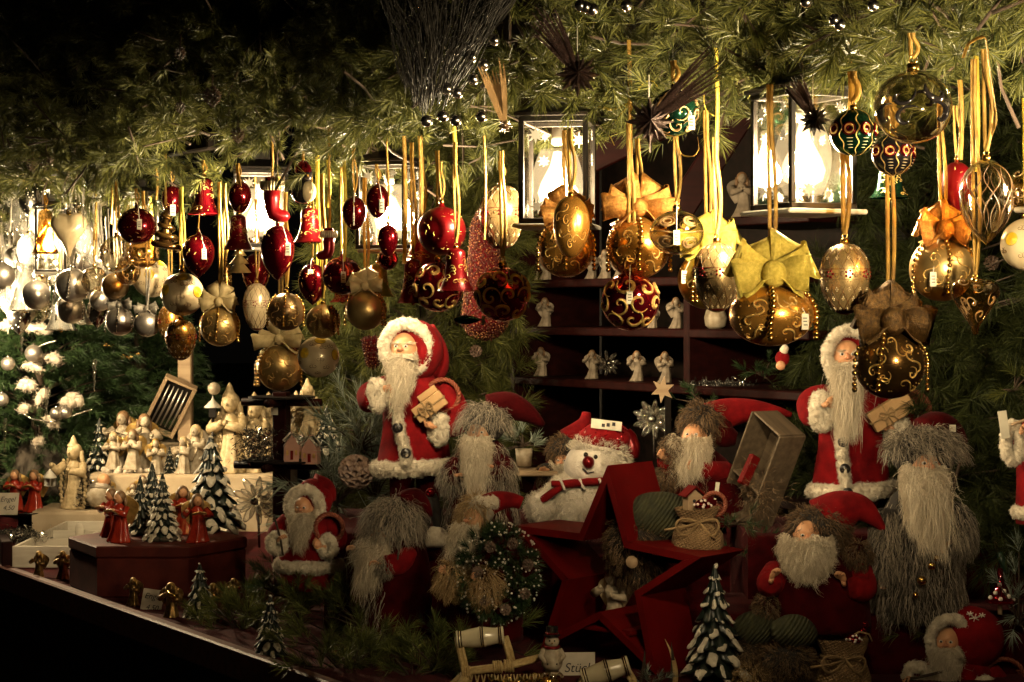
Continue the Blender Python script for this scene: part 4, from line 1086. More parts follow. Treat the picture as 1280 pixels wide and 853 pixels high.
# red beaded hanging cones, the beaded curtain panel
def bead_cone(label, px, py, w, h, D, flip=1, dens=260, bead='gold_glitter'):
    k = D/K; t = thing('beaded_cone', label, 'beaded cone', at(px, py, D), 0, 'red beaded cones')
    def R_(z): return w/2*k*np.clip(1-.55*(z+.5) if flip > 0 else .45+.55*(z+.5), .1, 1)*np.clip(np.minimum((z+.5)*8, (.5-z)*8), 0, 1)**.4
    z = np.linspace(-.5, .5, 16); MB().lathe(np.stack([R_(z), z*h*k], -1), 22).build('core', M['red_cloth'], t)
    if h > 100: MB().tube([(0, 0, h*.5*k), (0, .01, h*.5*k+.32)], .0012, 5).build('cord', M['string'], t)
    n = dens; i = np.arange(n); zz = -.5+(i+.5)/n; a = i*2.39996
    P = np.stack([R_(zz)*np.cos(a), R_(zz)*np.sin(a), zz*h*k], -1); r = 1.35*k
    P = P+rng.normal(size=P.shape)*r*.5; pk = rng.random(n) < .45; MB().beads(P[~pk], r*1.15, 7, 4).build('red_beads', M['bead_red'], t); MB().beads(P[pk]*np.array([1.03, 1.03, 1]), r*.72, 6, 4).build('gold_beads', M['bead_gold'], t)
    return t
bead_cone('large red cone set with gold beads between the red bells and the lattice egg', 606, 342, 62, 165, 4.55, 1, 2600)
bead_cone('red beaded cone hanging in the fir over the clear ball with swirls', 1097, 92, 26, 56, 4.3, 1, 320)
bead_cone('red beaded cone in the shade behind the clear drop ribbons', 1211, 150, 24, 70, 4.3, 1, 320)
bead_cone('small red beaded cone in the fir beside the gold ball near the Santa hood', 466, 440, 30, 40, 4.9, -1, 260)
bead_cone('red beaded cone in the fir beside the dark gold ball', 1243, 445, 26, 34, 4.6, -1, 260)
bead_cone('red beaded cone on the fir above the hand with the stick', 1178, 430, 22, 30, 4.6, -1, 200)

# ---- glitter comet stars
def comet(label, px, py, R, v, tail, L, mat='dark_glitter', n=8):
    D = Dv(px, v); k = D/K; t = thing('comet_star', label, 'comet star', at(px, py, D), 0, 'dark glitter comet stars')
    mb = MB()
    for j, (sc_, rot, y) in enumerate(((1, 0, 0), (.82, .35, -.006), (.6, .1, -.012))):
        out = star_outline(R*k*sc_, R*k*sc_*.45, n, rot); o2 = np.array(out); m = len(o2)
        V = np.concatenate([np.stack([o2[:, 0], np.full(m, y+.004), o2[:, 1]], -1), [[0, y-.012, 0], [0, y+.012, 0]]])
        i = np.arange(m); i2 = (i+1) % m
        mb.add(V, np.concatenate([np.stack([i, i2, np.full(m, m)], -1), np.stack([i2, i, np.full(m, m+1)], -1)]))
    mb.build('star', M[mat], t, smooth=False)
    mb = MB(); d = np.array([math.cos(tail), 0, math.sin(tail)]); p = np.array([-math.sin(tail), 0, math.cos(tail)])
    for j in range(9):
        q = np.linspace(0, 1, 10); f = (j-4)/4.0; l = L*k*rng.uniform(.75, 1.05)
        P = q[:, None]*l*d + (f*L*k*.22*q**.8)[:, None]*p + (L*k*.12*np.sin(q*1.6))[:, None]*np.array([.2, .1, 1]) + (rng.uniform(-.01, .01)*q)[:, None]*np.array([0, 1, 0])
        mb.strip(P, p, 4.2*k*np.sin(np.linspace(.9, PI-.25, 10)), 0, .0012)
    mb.build('tail', M[mat], t, smooth=False)
    MB().tube([(0, .012, 0), (0, .014, 60*k)], .0007, 5).build('cord', M['string'], t)
    return t
comet('dark glitter comet star with its tail rising over the lit lantern top', 722, 93, 30, -.20, 2.25, 90)
comet('dark glitter comet star with a long tail beside the green swirl ball', 812, 152, 32, -.20, .62, 110)
comet('dark glitter comet star hanging in front of the brightest lantern', 1018, 150, 22, -.12, 2.2, 62)
comet('golden glitter comet star with a straw tail over the lattice egg', 631, 158, 10, -.18, 1.85, 74, 'bronze_line')

# ---- dark beaded spray with little silver balls hanging at the roof
def spray(label, px, py, wtop, wbot, h, v, n, balls):
    D = Dv(px, v); k = D/K; t = thing('strand_spray', label, 'beaded spray', at(px, py, D), 0, 'dark beaded sprays')
    mb = MB(); bd = []
    for i in range(n):
        f = rng.uniform(-1, 1); g_ = rng.uniform(-1, 1); L = h*k*rng.uniform(.35, 1.0)*(1-.25*abs(f))
        q = np.linspace(0, 1, 9)
        x = (f*wtop/2*(1-q)+f*wbot/2*q)*k - .16*L*q + .004*np.sin(q*7+i); y = g_*.04+.01*np.sin(q*5+i)
        P = np.stack([x, y, .10-L*q], -1)
        mb.tube(P, .0009, 4)
        bd.append(P[rng.integers(2, 9, 1)] + rng.normal(size=(1, 3))*.0006)
    mb.build('strands', M['dark_strand'], t)
    MB().beads(np.concatenate(bd), .0013, 6, 4).build('seed_beads', M['silver'], t)
    for x, z in balls: MB().sphere((x*k, -.02, z*k), 7.5*k, 16, 10).build('silver_ball', M['silver'], t)
    return t
spray('dark beaded spray of fine strands with silver balls under the roof', 562, 55, 190, 70, 185, -.24, 300, [(28, -18), (43, -28), (56, 3), (30, -46), (-3, -58), (10, -63), (-8, -92), (8, -97), (40, -92), (-28, -98)])
spray('small dark spray with silver balls at the roof over the bright lantern', 1030, 0, 70, 60, 40, -.24, 60, [(-25, -6), (58, -10), (10, -28), (16, -34)])
spray('dark spray with silver balls in the garland over the copper star', 752, 0, 60, 50, 24, -.24, 30, [(-20, -12), (-12, -15), (30, -10), (-27, -10)])

# ---- loose ribbon curls and spare loops caught in the garland
def curl_ribbon(label, pts, v, w=.006, mat='yellow_ribbon'):
    P = np.array([np.array(av(px, py, v+.01*i)) for i, (px, py) in enumerate(pts)]); c = P.mean(0)
    t = np.linspace(0, len(P)-1, 24); Q = np.stack([np.interp(t, np.arange(len(P)), P[:, j]) for j in range(3)], -1)
    for _ in range(3): Q[1:-1] = (Q[:-2]+2*Q[1:-1]+Q[2:])/4
    o = MB().strip(Q-c, (0, .8, .6), w).build('loose_ribbon', M[mat], loc=c); tag(o, label, 'ribbon', 'loose ribbons in the garland')
curl_ribbon('yellow ribbon curl in the garland over the dark gap beside the lantern', [(745, 132), (765, 138), (785, 130), (790, 118)], .0)
curl_ribbon('thin yellow ribbon tail curling down into the dark gap', [(785, 132), (770, 150), (760, 165), (768, 182)], .0, .003)
curl_ribbon('yellow ribbon arch over the copper bow ornament ribbon', [(798, 112), (806, 102), (816, 101), (822, 108)], .0, .004)
curl_ribbon('pale ribbon loop hanging beside the green swirl ball', [(880, 118), (880, 130), (884, 140), (893, 145)], .0, .004)
curl_ribbon('thin gold wire loop under the price tag of the green ball', [(845, 175), (852, 195), (868, 196), (874, 186), (872, 172)], -.01, .0025, 'gold_ribbon')
curl_ribbon('gold ribbon looping beside the clear glass drop', [(1232, 48), (1236, 80), (1242, 120), (1246, 150), (1238, 172)], -.03, .010, 'gold_ribbon')
curl_ribbon('gold ribbon arching in the needles above the clear drop', [(1204, 72), (1210, 55), (1222, 48), (1230, 46)], -.03, .006, 'gold_ribbon')
# spare hanging ribbons between the ornaments
sp = [(895, 60, 190, .006, 'yellow_ribbon', 'straight yellow ribbon beside the dark gap over the olive ball'), (786, 50, 230, .007, 'gold_ribbon', 'gold ribbon hanging beside the comet star over the copper bow'),
      (567, 150, 235, .008, 'yellow_ribbon', 'bright yellow ribbon hanging over the big round red ball'), (1062, 50, 150, .008, 'gold_ribbon', 'gold ribbon hanging over the red and green ball'),
      (1200, 100, 200, .007, 'gold_ribbon', 'gold ribbon hanging beside the clear ball with swirls'), (1220, 70, 215, .007, 'yellow_ribbon', 'yellow ribbon hanging over the clear drop'),
      (118, 210, 300, .006, 'gold_ribbon', 'dark gold ribbon hanging beside the long glass icicle'), (138, 205, 280, .006, 'gold_ribbon', 'gold ribbon hanging over the bronze swirl ball'),
      (410, 200, 260, .007, 'yellow_ribbon', 'yellow ribbon hanging beside the black figure ornament'), (430, 200, 330, .007, 'yellow_ribbon', 'yellow ribbon falling past the round dark red ball'),
      (195, 205, 250, .006, 'gold_ribbon', 'orange gold ribbon over the lantern behind the dark red ball'), (525, 170, 300, .009, 'gold_ribbon', 'gold ribbon crossing the lantern beside the wide red bell'),
      (505, 170, 330, .008, 'gold_ribbon', 'wide gold ribbon crossing the lantern pane'), (605, 170, 300, .005, 'gold_ribbon', 'thin gold ribbon beside the large red beaded cone'), (12, 215, 290, .006, 'silver_ribbon', 'silver ribbon over the clear drop at the edge')]
for px, y0, y1, w, m_, lab in sp:
    D = Dv(px, .02); P = [at(px+2*math.sin(q*3), y0+(y1-y0)*q, D) for q in np.linspace(0, 1, 8)]; c = P[0]
    o = MB().strip([np.array(p-c) for p in P], (1, .3, 0), w).build('hanging_ribbon', M[m_], loc=c); tag(o, lab, 'ribbon', 'ribbons hanging from the garland')
# ================================================================== dolls
M['velvet'] = pbr('red_velvet', (.22, .004, .006), .9, spec=.15, col2=(.11, .0015, .003), scale=30, bump=.6, bscale=700, sheen=.12)
M['velvet_dark'] = pbr('dark_red_felt', (.055, .002, .003), .95, spec=.06, col2=(.026, .001, .0015), scale=30, bump=.5, bscale=600, sheen=.2)
M['fleece'] = pbr('white_fleece', (.74, .66, .52), .95, col2=(.60, .50, .37), scale=90, bump=.9, bscale=320, sheen=.3)
M['fleece_hair'] = pbr('fleece_curls', (.80, .72, .58), .8, col2=(.62, .54, .41), island=.7, transl=.15)
M['beard'] = pbr('white_beard', (.80, .70, .54), .6, col2=(.50, .40, .27), island=.8, transl=.12)
M['fur_grey'] = pbr('grey_fur', (.40, .335, .25), .6, col2=(.04, .033, .027), island=.9, transl=.1)
M['fur_brown'] = pbr('brown_fur', (.20, .12, .055), .65, col2=(.025, .014, .008), island=.9, transl=.1)
M['fur_blond'] = pbr('blond_fur', (.52, .36, .17), .65, col2=(.22, .13, .05), island=.9, transl=.1)
M['fur_dark'] = pbr('dark_fur_base', (.018, .014, .011), .9)
M['fur_base'] = pbr('pale_fur_base', (.40, .34, .26), .9)
M['skin'] = pbr('doll_skin', (.62, .33, .17), .45, col2=(.55, .26, .13), scale=40)
M['nose'] = pbr('doll_nose', (.66, .28, .15), .4)
M['lip'] = pbr('doll_lip', (.35, .08, .05), .5)
M['eye'] = pbr('doll_eye', (.02, .014, .01), .15, coat=.5)
M['eyewhite'] = pbr('doll_eye_white', (.7, .66, .6), .3)
M['button'] = pbr('black_button', (.012, .010, .010), .3)
M['kraft'] = pbr('kraft_paper', (.44, .27, .12), .7, col2=(.36, .21, .09), scale=30, bump=.2, bscale=80)
M['twine'] = pbr('jute_twine', (.34, .22, .10), .9, bump=.8, bscale=1500)
M['wicker'] = pbr('red_wicker', (.26, .07, .03), .6, col2=(.16, .035, .02), scale=200)
M['plush'] = pbr('white_plush', (.78, .70, .60), .95, col2=(.66, .58, .48), scale=60, bump=.7, bscale=420, sheen=.4)
M['boot'] = pbr('black_boot', (.015, .012, .010), .4)
def weave(name, col, col2, sc_, rough=.9, ang=0.0, twist=True):
    m = pbr(name, col, rough, col2=col2, scale=40); nt = m.node_tree; p = nt.nodes['Principled BSDF']
    tc = nt.nodes['Texture Coordinate']; hs = []
    for d_ in (('X', 'Z') if twist else ('Z',)):
        w = _n(nt, 'ShaderNodeTexWave'); w.bands_direction = d_; w.inputs['Scale'].default_value = sc_; w.inputs['Distortion'].default_value = 1.2; w.inputs['Detail'].default_value = 1
        mp = _n(nt, 'ShaderNodeMapping'); mp.inputs['Rotation'].default_value = (0, ang, 0); nt.links.new(tc.outputs['Object'], mp.inputs[0]); nt.links.new(mp.outputs[0], w.inputs['Vector']); hs.append(w.outputs['Fac'])
    h = hs[0]
    if len(hs) > 1:
        mu = _n(nt, 'ShaderNodeMath', operation='MULTIPLY'); nt.links.new(hs[0], mu.inputs[0]); nt.links.new(hs[1], mu.inputs[1]); h = mu.outputs[0]
    bp = _n(nt, 'ShaderNodeBump'); bp.inputs['Strength'].default_value = .9; bp.inputs['Distance'].default_value = .003
    nt.links.new(h, bp.inputs['Height']); nt.links.new(bp.outputs[0], p.inputs['Normal']); return m
M['burlap'] = weave('burlap', (.30, .19, .09), (.20, .12, .055), 55, ang=.5)
M['knit'] = weave('green_knit', (.045, .045, .016), (.018, .02, .008), 42, ang=.9, twist=False)

def sample(mb, n, g=rng):
    """random points with normals on a builder's surface"""
    V = np.concatenate(mb.v); T = []
    for f in mb.f:
        T.append(f[:, :3]); 
        if f.shape[1] == 4: T.append(f[:, [0, 2, 3]])
    T = np.concatenate(T); a, b, c = V[T[:, 0]], V[T[:, 1]], V[T[:, 2]]
    nn = np.cross(b-a, c-a); ar = np.linalg.norm(nn, axis=1); i = g.choice(len(T), n, p=ar/ar.sum())
    u = g.random((n, 2)); k = u.sum(1) > 1; u[k] = 1-u[k]
    P = a[i]+(b-a)[i]*u[:, :1]+(c-a)[i]*u[:, 1:]
    return P, nrm(nn[i])

class Doll:
    """local space in photo pixels at the doll's distance, origin at the base"""
    def __init__(s, name, label, cat, px0, py0, D, group=None):
        s.px0, s.py0, s.D, s.k = px0, py0, D, D/K
        s.t = thing(name, label, cat, at(px0, py0, D), 0, group); s.last = None
    def p(s, q):
        q = np.atleast_2d(np.asarray(q, float)); 
        if q.shape[1] == 2: q = np.concatenate([q, np.zeros((len(q), 1))], 1)
        return np.stack([(q[:, 0]-s.px0), q[:, 2], (s.py0-q[:, 1])], -1)*s.k
    def out(s, mb, name, mat, parent=None, smooth=True):
        o = mb.build(name, M[mat] if isinstance(mat, str) else [M[m] for m in mat], parent or s.t, smooth); s.last = o; return o
    def lathe_mb(s, x, yr, depth=.85, dy=0, seg=36, wav=.0, wn=6, lean=0.0, fuzz=0):
        yr = np.array(yr, float); n = 4*len(yr); i = np.linspace(0, len(yr)-1, n); Y = np.interp(i, np.arange(len(yr)), yr[:, 0]); R = np.interp(i, np.arange(len(yr)), yr[:, 1])
        for _ in range(2): R[1:-1] = (R[:-2]+2*R[1:-1]+R[2:])/4
        a = np.linspace(0, 2*PI, seg, endpoint=False); rr = R[:, None]*(1+wav*np.sin(a*wn+Y[:, None]*.03))
        P = np.stack([(x-s.px0)+lean*(Y-Y[-1])[:, None]+rr*np.cos(a), dy+rr*depth*np.sin(a), np.repeat((s.py0-Y)[:, None], seg, 1)], -1)*s.k
        P = np.concatenate([np.repeat(P[:1].mean(1, keepdims=True), seg, 1), P, np.repeat(P[-1:].mean(1, keepdims=True), seg, 1)], 0)
        flip = Y[0] < Y[-1]
        mb = MB().grid(P if not flip else P[:, ::-1], False, True)
        if fuzz: mb.fuzz(fuzz*s.k, .12/s.k)
        return mb
    def tube_mb(s, pts, r, seg=14, flat=1.0, sub=5, fuzz=0):
        P = s.p(pts); r = np.broadcast_to(np.asarray(r, float), (len(P),))*s.k
        n = (len(P)-1)*sub+1; i = np.linspace(0, len(P)-1, n); Q = np.stack([np.interp(i, np.arange(len(P)), P[:, j]) for j in range(3)], -1); R = np.interp(i, np.arange(len(P)), r)
        for _ in range(sub): Q[1:-1] = (Q[:-2]+2*Q[1:-1]+Q[2:])/4; R[1:-1] = (R[:-2]+2*R[1:-1]+R[2:])/4
        mb = MB().tube(Q, R, seg, flat=flat)
        if fuzz: mb.fuzz(fuzz*s.k, .12/s.k)
        return mb
    def ball_mb(s, c, r, seg=24, rings=16, R=None, shape=None):
        return MB().sphere(s.p(c)[0], np.asarray(r, float)*s.k*np.ones(3), seg, rings, R, shape=shape)
    def fur(s, mb, name, mat, n, L, parent=None, grav=.35, out=.6, flow=(0, 0, -.5), w=.75, clump=7, curl=1.8, wild=.17, segs=6, cond=None, cl=.6):
        P, N = sample(mb, n)
        if cond is not None:
            kk = cond(P/s.k, N); P, N = P[kk], N[kk]
        d = N*out+np.array(flow, float)
        return s.out(MB().strands(P-N*.6*s.k, d, L*s.k, w*s.k, segs, grav, curl*s.k, wild, clump, cl), name, mat, parent, False)
    def fleece(s, name, pts, r, parent=None, flat=1.0, n=None, closed=False, mat=('fleece', 'fleece_hair')):
        mb = s.tube_mb(pts, r, 16, flat, 8)
        V = mb.v[0]; rr = float(np.mean(r))*s.k
        cen = V.mean(0)
        nz = vnoise(V, 1.6/rr)*.22*rr+vnoise(V+7, 3.6/rr)*.10*rr
        P, N = None, None
        mb.v[0] = V+nrm(V-np.array(_nearest(s, pts, V)))*nz[:, None]
        L = float(np.sum(np.linalg.norm(np.diff(s.p(pts), axis=0), axis=1)))/s.k
        n = n or int(L*float(np.mean(r))*2.6+120)
        P, N = sample(mb, n)
        mb2 = MB().strands(P-N*.3*s.k, N*.8+rng.normal(size=(n, 3))*.5, rr*.42, .55*s.k, 4, .1, rr*.16, .25, 4, .5)
        mb.join(mb2, 1)
        return s.out(mb, name, mat, parent)
    def face(s, c, r, yaw=0.0, pitch=0.0, name='face', smile=True, eyes=True, nose=1.0):
        """head with eye sockets, nose, cheeks, mouth; yaw turns towards +x"""
        R = rotm(pitch, 0, yaw); C = s.p(c)[0]; r = r*s.k
        def q(x, y, z): return C+R@(np.array([x, y, z])*r)
        mb = MB().sphere(C, (r*.92, r*.95, r*1.12), 28, 20, R)
        V = mb.v[0]; L = (V-C)@R/r                                  # local
        dz = np.zeros(len(V)); fr = L[:, 1] < 0
        for ex in (-.34, .34): dz += -.14*np.exp(-(((L[:, 0]-ex)/.2)**2+((L[:, 2]-.18)/.15)**2))
        for ex in (-.45, .45): dz += .13*np.exp(-(((L[:, 0]-ex)/.22)**2+((L[:, 2]+.12)/.2)**2))
        dz += .10*np.exp(-(((L[:, 0])/.5)**2+((L[:, 2]-.42)/.12)**2))
        mb.v[0] = V+((-dz*fr)[:, None]*np.array([0, 1, 0])*r)@R.T
        mb.sphere(q(0, -1.05, -.02), np.array([.20, .22, .17])*r*nose, 14, 10, R, 1)
        mb.tube([q(0, -.86, .25), q(0, -.99, .12), q(0, -1.06, -.0)], [r*.07, r*.10, r*.13], 8, mi=1)
        for ex in (-.18, .18): mb.sphere(q(ex*nose, -.97, -.06), np.array([.10, .11, .09])*r*nose, 8, 6, R, 1)
        for ex in (-.92, .92): mb.sphere(q(ex, .05, .02), np.array([.10, .17, .25])*r, 10, 8, R, 0)
        t = np.linspace(-1, 1, 9); mb.tube([q(.26*a, -.93+.1*a*a, -.40+.09*a*a) for a in t], r*.05*np.sin(np.linspace(.4, PI-.4, 9)), 6, mi=2)
        f = s.out(mb, name, ('skin', 'nose', 'lip'))
        if eyes:
            for ex in (-.34, .34):
                e = MB().sphere(q(ex, -.80, .17), np.array([.15, .10, .12])*r, 14, 10, R, 0); e.sphere(q(ex, -.885, .165), np.array([.075, .04, .08])*r, 10, 8, R, 1)
                s.out(e, 'eye', ('eyewhite', 'eye'), f)
        return f, R, C, r
    def hand(s, c, d, n, size, parent=None, curl=1.0, thumb=1, name='hand'):
        """palm, four bent fingers of unequal length and a thumb from the palm's side; d: towards the fingers, n: out of the palm"""
        C = s.p(c)[0]; S = size*s.k; d = nrm(np.array(d, float)); n = nrm(np.array(n, float)-d*np.dot(n, d)); x = np.cross(d, n)*thumb
        Rm = np.stack([x, n, d], 1)
        mb = MB().sphere(C, np.array([.27, .13, .30])*S, 14, 10, Rm)
        for i, (fx, L) in enumerate(((-.19, .36), (-.065, .43), (.065, .46), (.19, .40))):
            b = C+x*fx*S+d*.22*S; P = [b-d*.06*S, b]; a = .25*curl; seg = L*S/3
            for j in range(3):
                P.append(P[-1]+(d*math.cos(a)+n*math.sin(a))*seg); a += .62*curl
            mb.tube(P, np.array([.070, .072, .068, .060, .042])*S, 8)
        b = C+x*.20*S-d*.08*S; P = [b-x*.05*S, b+x*.12*S+d*.08*S+n*.06*S, b+x*.17*S+d*.24*S+n*.14*S, b+x*.12*S+d*.36*S+n*.20*S]
        mb.tube(P, np.array([.085, .082, .07, .045])*S, 8)
        mb.tube([C-d*.50*S, C-d*.2*S], [.16*S, .19*S], 10, flat=.75)
        return s.out(mb, name, 'skin', parent)
    def beard(s, c, rx, rz, L, n, yaw=0.0, name='beard', mat='beard', grav=.34, parent=None, clump=22, curl=4.2, w=.8, taper=.35, wild=.13, dy=-.75, cl=.65, lift=.0):
        """locks rooted over the chin and cheeks, falling and drawing together"""
        C = s.p(c)[0]; R = rotm(0, 0, yaw); a = rng.uniform(-1.45, 1.45, n); h = rng.uniform(-1, .55, n)+.25*np.sin(a*5)*(rng.random(n) < .5)
        P = np.stack([rx*np.sin(a)*np.sqrt(1-.4*np.clip(-h, 0, 1)**2), dy*rx*np.cos(a), rz*h], -1)*s.k
        d = np.stack([np.sin(a)*.5-taper*np.sin(a), -.45*np.cos(a)-.15, -.7+lift+0*a], -1)
        ll = L*s.k*(.22+.90*np.abs(np.cos(a))**1.3)*(1+.1*h)*rng.uniform(.75, 1.1, n)
        mb = MB().strands(C+P@R.T, d@R.T, ll, w*s.k, 6, grav, curl*s.k, wild, clump, cl)
        m = n//2; i = rng.choice(n, m)                      # loose wispy layer that gives the beard its fluff
        mb.strands(C+P[i]@R.T, (d[i]+rng.normal(size=(m, 3))*.35+np.array([0, -.25, .1]))@R.T, ll[i]*rng.uniform(.35, .8, m), w*.7*s.k, 6, grav*.8, curl*1.6*s.k, wild*1.6, 5, .5)
        return s.out(mb, name, mat, parent, False)
    def moustache(s, c, w, yaw=0.0, n=260, mat='beard', drop=.5, parent=None):
        C = s.p(c)[0]; R = rotm(0, 0, yaw); mb = MB()
        for sg in (-1, 1):
            m = n//2; P = np.stack([sg*rng.uniform(.0, .25, m)*w, -rng.uniform(.0, .14, m)*w, rng.uniform(-.08, .1, m)*w], -1)*s.k
            d = np.stack([sg*np.ones(m), np.full(m, -.12), rng.uniform(-.35, .05, m)*drop*1.5], -1)
            mb.strands(C+P@R.T, d@R.T, w*.62*s.k, .75*s.k, 5, .2*drop, 0, .05, 12, .6)
        return s.out(mb, 'moustache', mat, parent, False)
def _nearest(s, pts, V):
    Q = s.p(pts); n = 80; i = np.linspace(0, len(Q)-1, n); Q = np.stack([np.interp(i, np.arange(len(Q)), Q[:, j]) for j in range(3)], -1)
    return Q[((V[:, None]-Q[None])**2).sum(-1).argmin(1)]
def ring(cx, cy, rx, ry, dy=0.0, n=28, tilt=0.0, a0=0.0, a1=2*PI, depth=0.0):
    a = np.linspace(a0, a1, n)
    return np.stack([cx+rx*np.cos(a), cy-ry*np.sin(a), dy+tilt*np.cos(a)+depth*np.sin(a)], -1)
def hring(cx, cy, r, dep=.85, n=30, dy=0.0, slope=0.0):          # horizontal ring round a body
    a = np.linspace(0, 2*PI, n)
    return np.stack([cx+r*np.cos(a), cy+slope*r*np.cos(a), dy+r*dep*np.sin(a)], -1)

def big_santa(label, px0, base, D, face, hem, coatx, sh_y, buttons, plx, arm_r, arm_l, cuffs, hands, hoodc, beardL, yaw, rmax):
    d = Doll('santa_doll', label, 'doll', px0, base, D, 'big Santa dolls')
    fx, fy, fr = face
    coat = d.lathe_mb(coatx, [(hem, rmax), (hem-20, rmax*.95), (hem-50, rmax*.85), (sh_y+30, rmax*.80), (sh_y+8, rmax*.72), (sh_y-6, rmax*.50), (sh_y-18, rmax*.30)], .78, 0, 44, .035, 5)
    coat.fuzz(1.6*d.k, .05/d.k)
    d.out(coat, 'coat', 'velvet'); co = d.last
    for sg in (-1, 1):
        leg = d.tube_mb([(coatx+sg*16, hem-8, 0), (coatx+sg*17, base-12, 0), (coatx+sg*17, base-5, -2)], [17, 15, 12]); d.out(leg, 'trouser_leg', 'velvet_dark')
        d.out(d.ball_mb((coatx+sg*18, base-5, -8), (10, 17, 6)), 'boot', 'boot')
    d.fleece('hem_trim', hring(coatx, hem-5, rmax*.98, .80, slope=-.05), 9.5)
    pf = lambda y: -np.interp(y, [sh_y, sh_y+30, hem-50, hem], [rmax*.50, rmax*.66, rmax*.68, rmax*.80])
    ys = np.linspace(sh_y+18, hem-10, 7)
    d.fleece('front_trim', [(np.interp(y, [b[1] for b in buttons], plx), y, pf(y)-8) for y in ys], 10, flat=.6)
    for bx, by in buttons:
        mb = MB().lathe([(0, 3), (5.6, 3), (6.6, 1.5), (6.6, 0), (0, 0)], 16); mb.v = [v*d.k for v in mb.v]
        mb.xf(rotm(PI/2, 0, 0), d.p((bx, by, pf(by)-16))[0]); d.out(mb, 'button', 'button', co)
    for i, (a, cf, h) in enumerate(((arm_r, cuffs[0], hands[0]), (arm_l, cuffs[1], hands[1]))):
        sl = d.tube_mb(a, [15, 16, 16, 13][:len(a)], 18); sl.fuzz(1.4*d.k, .06/d.k); d.out(sl, 'sleeve', 'velvet')
        d.fleece('cuff', cf[0], cf[1])
        d.hand(h[0], h[1], h[2], 24, thumb=h[3], curl=h[4])
    d.face(face[:2]+(-26,), fr, yaw, -.05); R = d.last
    # hood and its fleece rim
    hx, hy, hw, hh, tip = hoodc
    hood = d.ball_mb((hx, hy, -6), (hw, hw*.95, hh), 30, 20); 
    V = hood.v[0]; fc = d.p((fx, fy+2, -34))[0]
    dd = np.linalg.norm((V-fc)*np.array([1, .6, .85]), axis=1)/d.k; push = np.clip(1-dd/(fr*1.35), 0, 1)
    hood.v[0] = V+push[:, None]*np.array([0, 26*d.k, 0]); d.out(hood, 'hood', 'velvet')
    d.out(d.tube_mb(tip, [hw*.72, hw*.62, hw*.45, hw*.2], 18), 'hood_tip', 'velvet')
    d.fleece('hood_trim', ring(fx+3, fy-2, fr*1.5, fr*1.66, -29, tilt=2, depth=-3, n=38), 7.5)
    d.beard((fx, fy+10, -25), fr*.98, fr*.72, beardL, 2600, yaw, taper=.62, w=.7)
    d.moustache((fx, fy+8, -26-fr*1.02), fr*1.35, yaw, 380, drop=.35)
    for sg in (-1, 1):
        c = d.p((fx+sg*fr*.36, fy-fr*.42, -26-fr*.86))[0]; m = 50
        d.out(MB().strands(c+rng.normal(size=(m, 3))*np.array([.12, .03, .05])*fr*d.k, np.tile([sg*.8, -.3, .15], (m, 1)), 5*d.k, .6*d.k, 3, .1), 'eyebrow', 'beard', None, False)
    return d
# the big Santa in the middle
dA = big_santa('big Santa in a red hooded coat standing before the pine tree with a wrapped gift', 519, 634, 4.62, (506, 436, 18), 588, 519, 478,
    [(500, 501), (500, 532), (510, 563)], (500, 500, 510),
    [(488, 482, 0), (463, 492, -6), (462, 500, -22), (472, 494, -36)], [(552, 484, 0), (573, 512, -4), (570, 530, -18), (556, 534, -32)],
    ((ring(474, 492, 4, 13, -38, tilt=2, n=20), 9), (ring(550, 534, 5, 12, -36, n=20, tilt=-2), 9)),
    (((486, 485, -42), (.8, -.35, .25), (.2, -.6, -.3), 1, 1.6), ((541, 529, -42), (-.9, -.3, .2), (.1, -.5, .7), -1, 1.2)),
    (520, 438, 34, 38, [(524, 422, 10), (540, 440, 16), (547, 462, 14), (546, 474, 8)]), 62, -.18, 48)
dB = big_santa('big Santa in a red hooded coat half hidden behind the dark gold beaded ball', 1066, 640, 4.30, (1054, 446, 19), 616, 1066, 490,
    [(1045, 549), (1047, 582), (1050, 611)], (1044, 1047, 1051),
    [(1034, 494, 0), (1008, 502, -8), (1012, 520, -20), (1022, 516, -30)], [(1106, 494, 0), (1134, 520, -4), (1132, 545, -16), (1112, 546, -32)],
    ((ring(1022, 512, 7, 16, -32, tilt=2, n=20), 10), (ring(1116, 543, 6, 14, -36, n=20, tilt=-2), 11)),
    (((1030, 500, -44), (.7, .5, .4), (.2, -.6, -.3), 1, 1.2), ((1098, 529, -44), (-.9, -.2, .35), (.1, -.6, .5), -1, .9)),
    (1064, 446, 34, 36, [(1068, 434, 10), (1084, 446, 16), (1092, 470, 14), (1090, 484, 8)]), 92, -.12, 50)

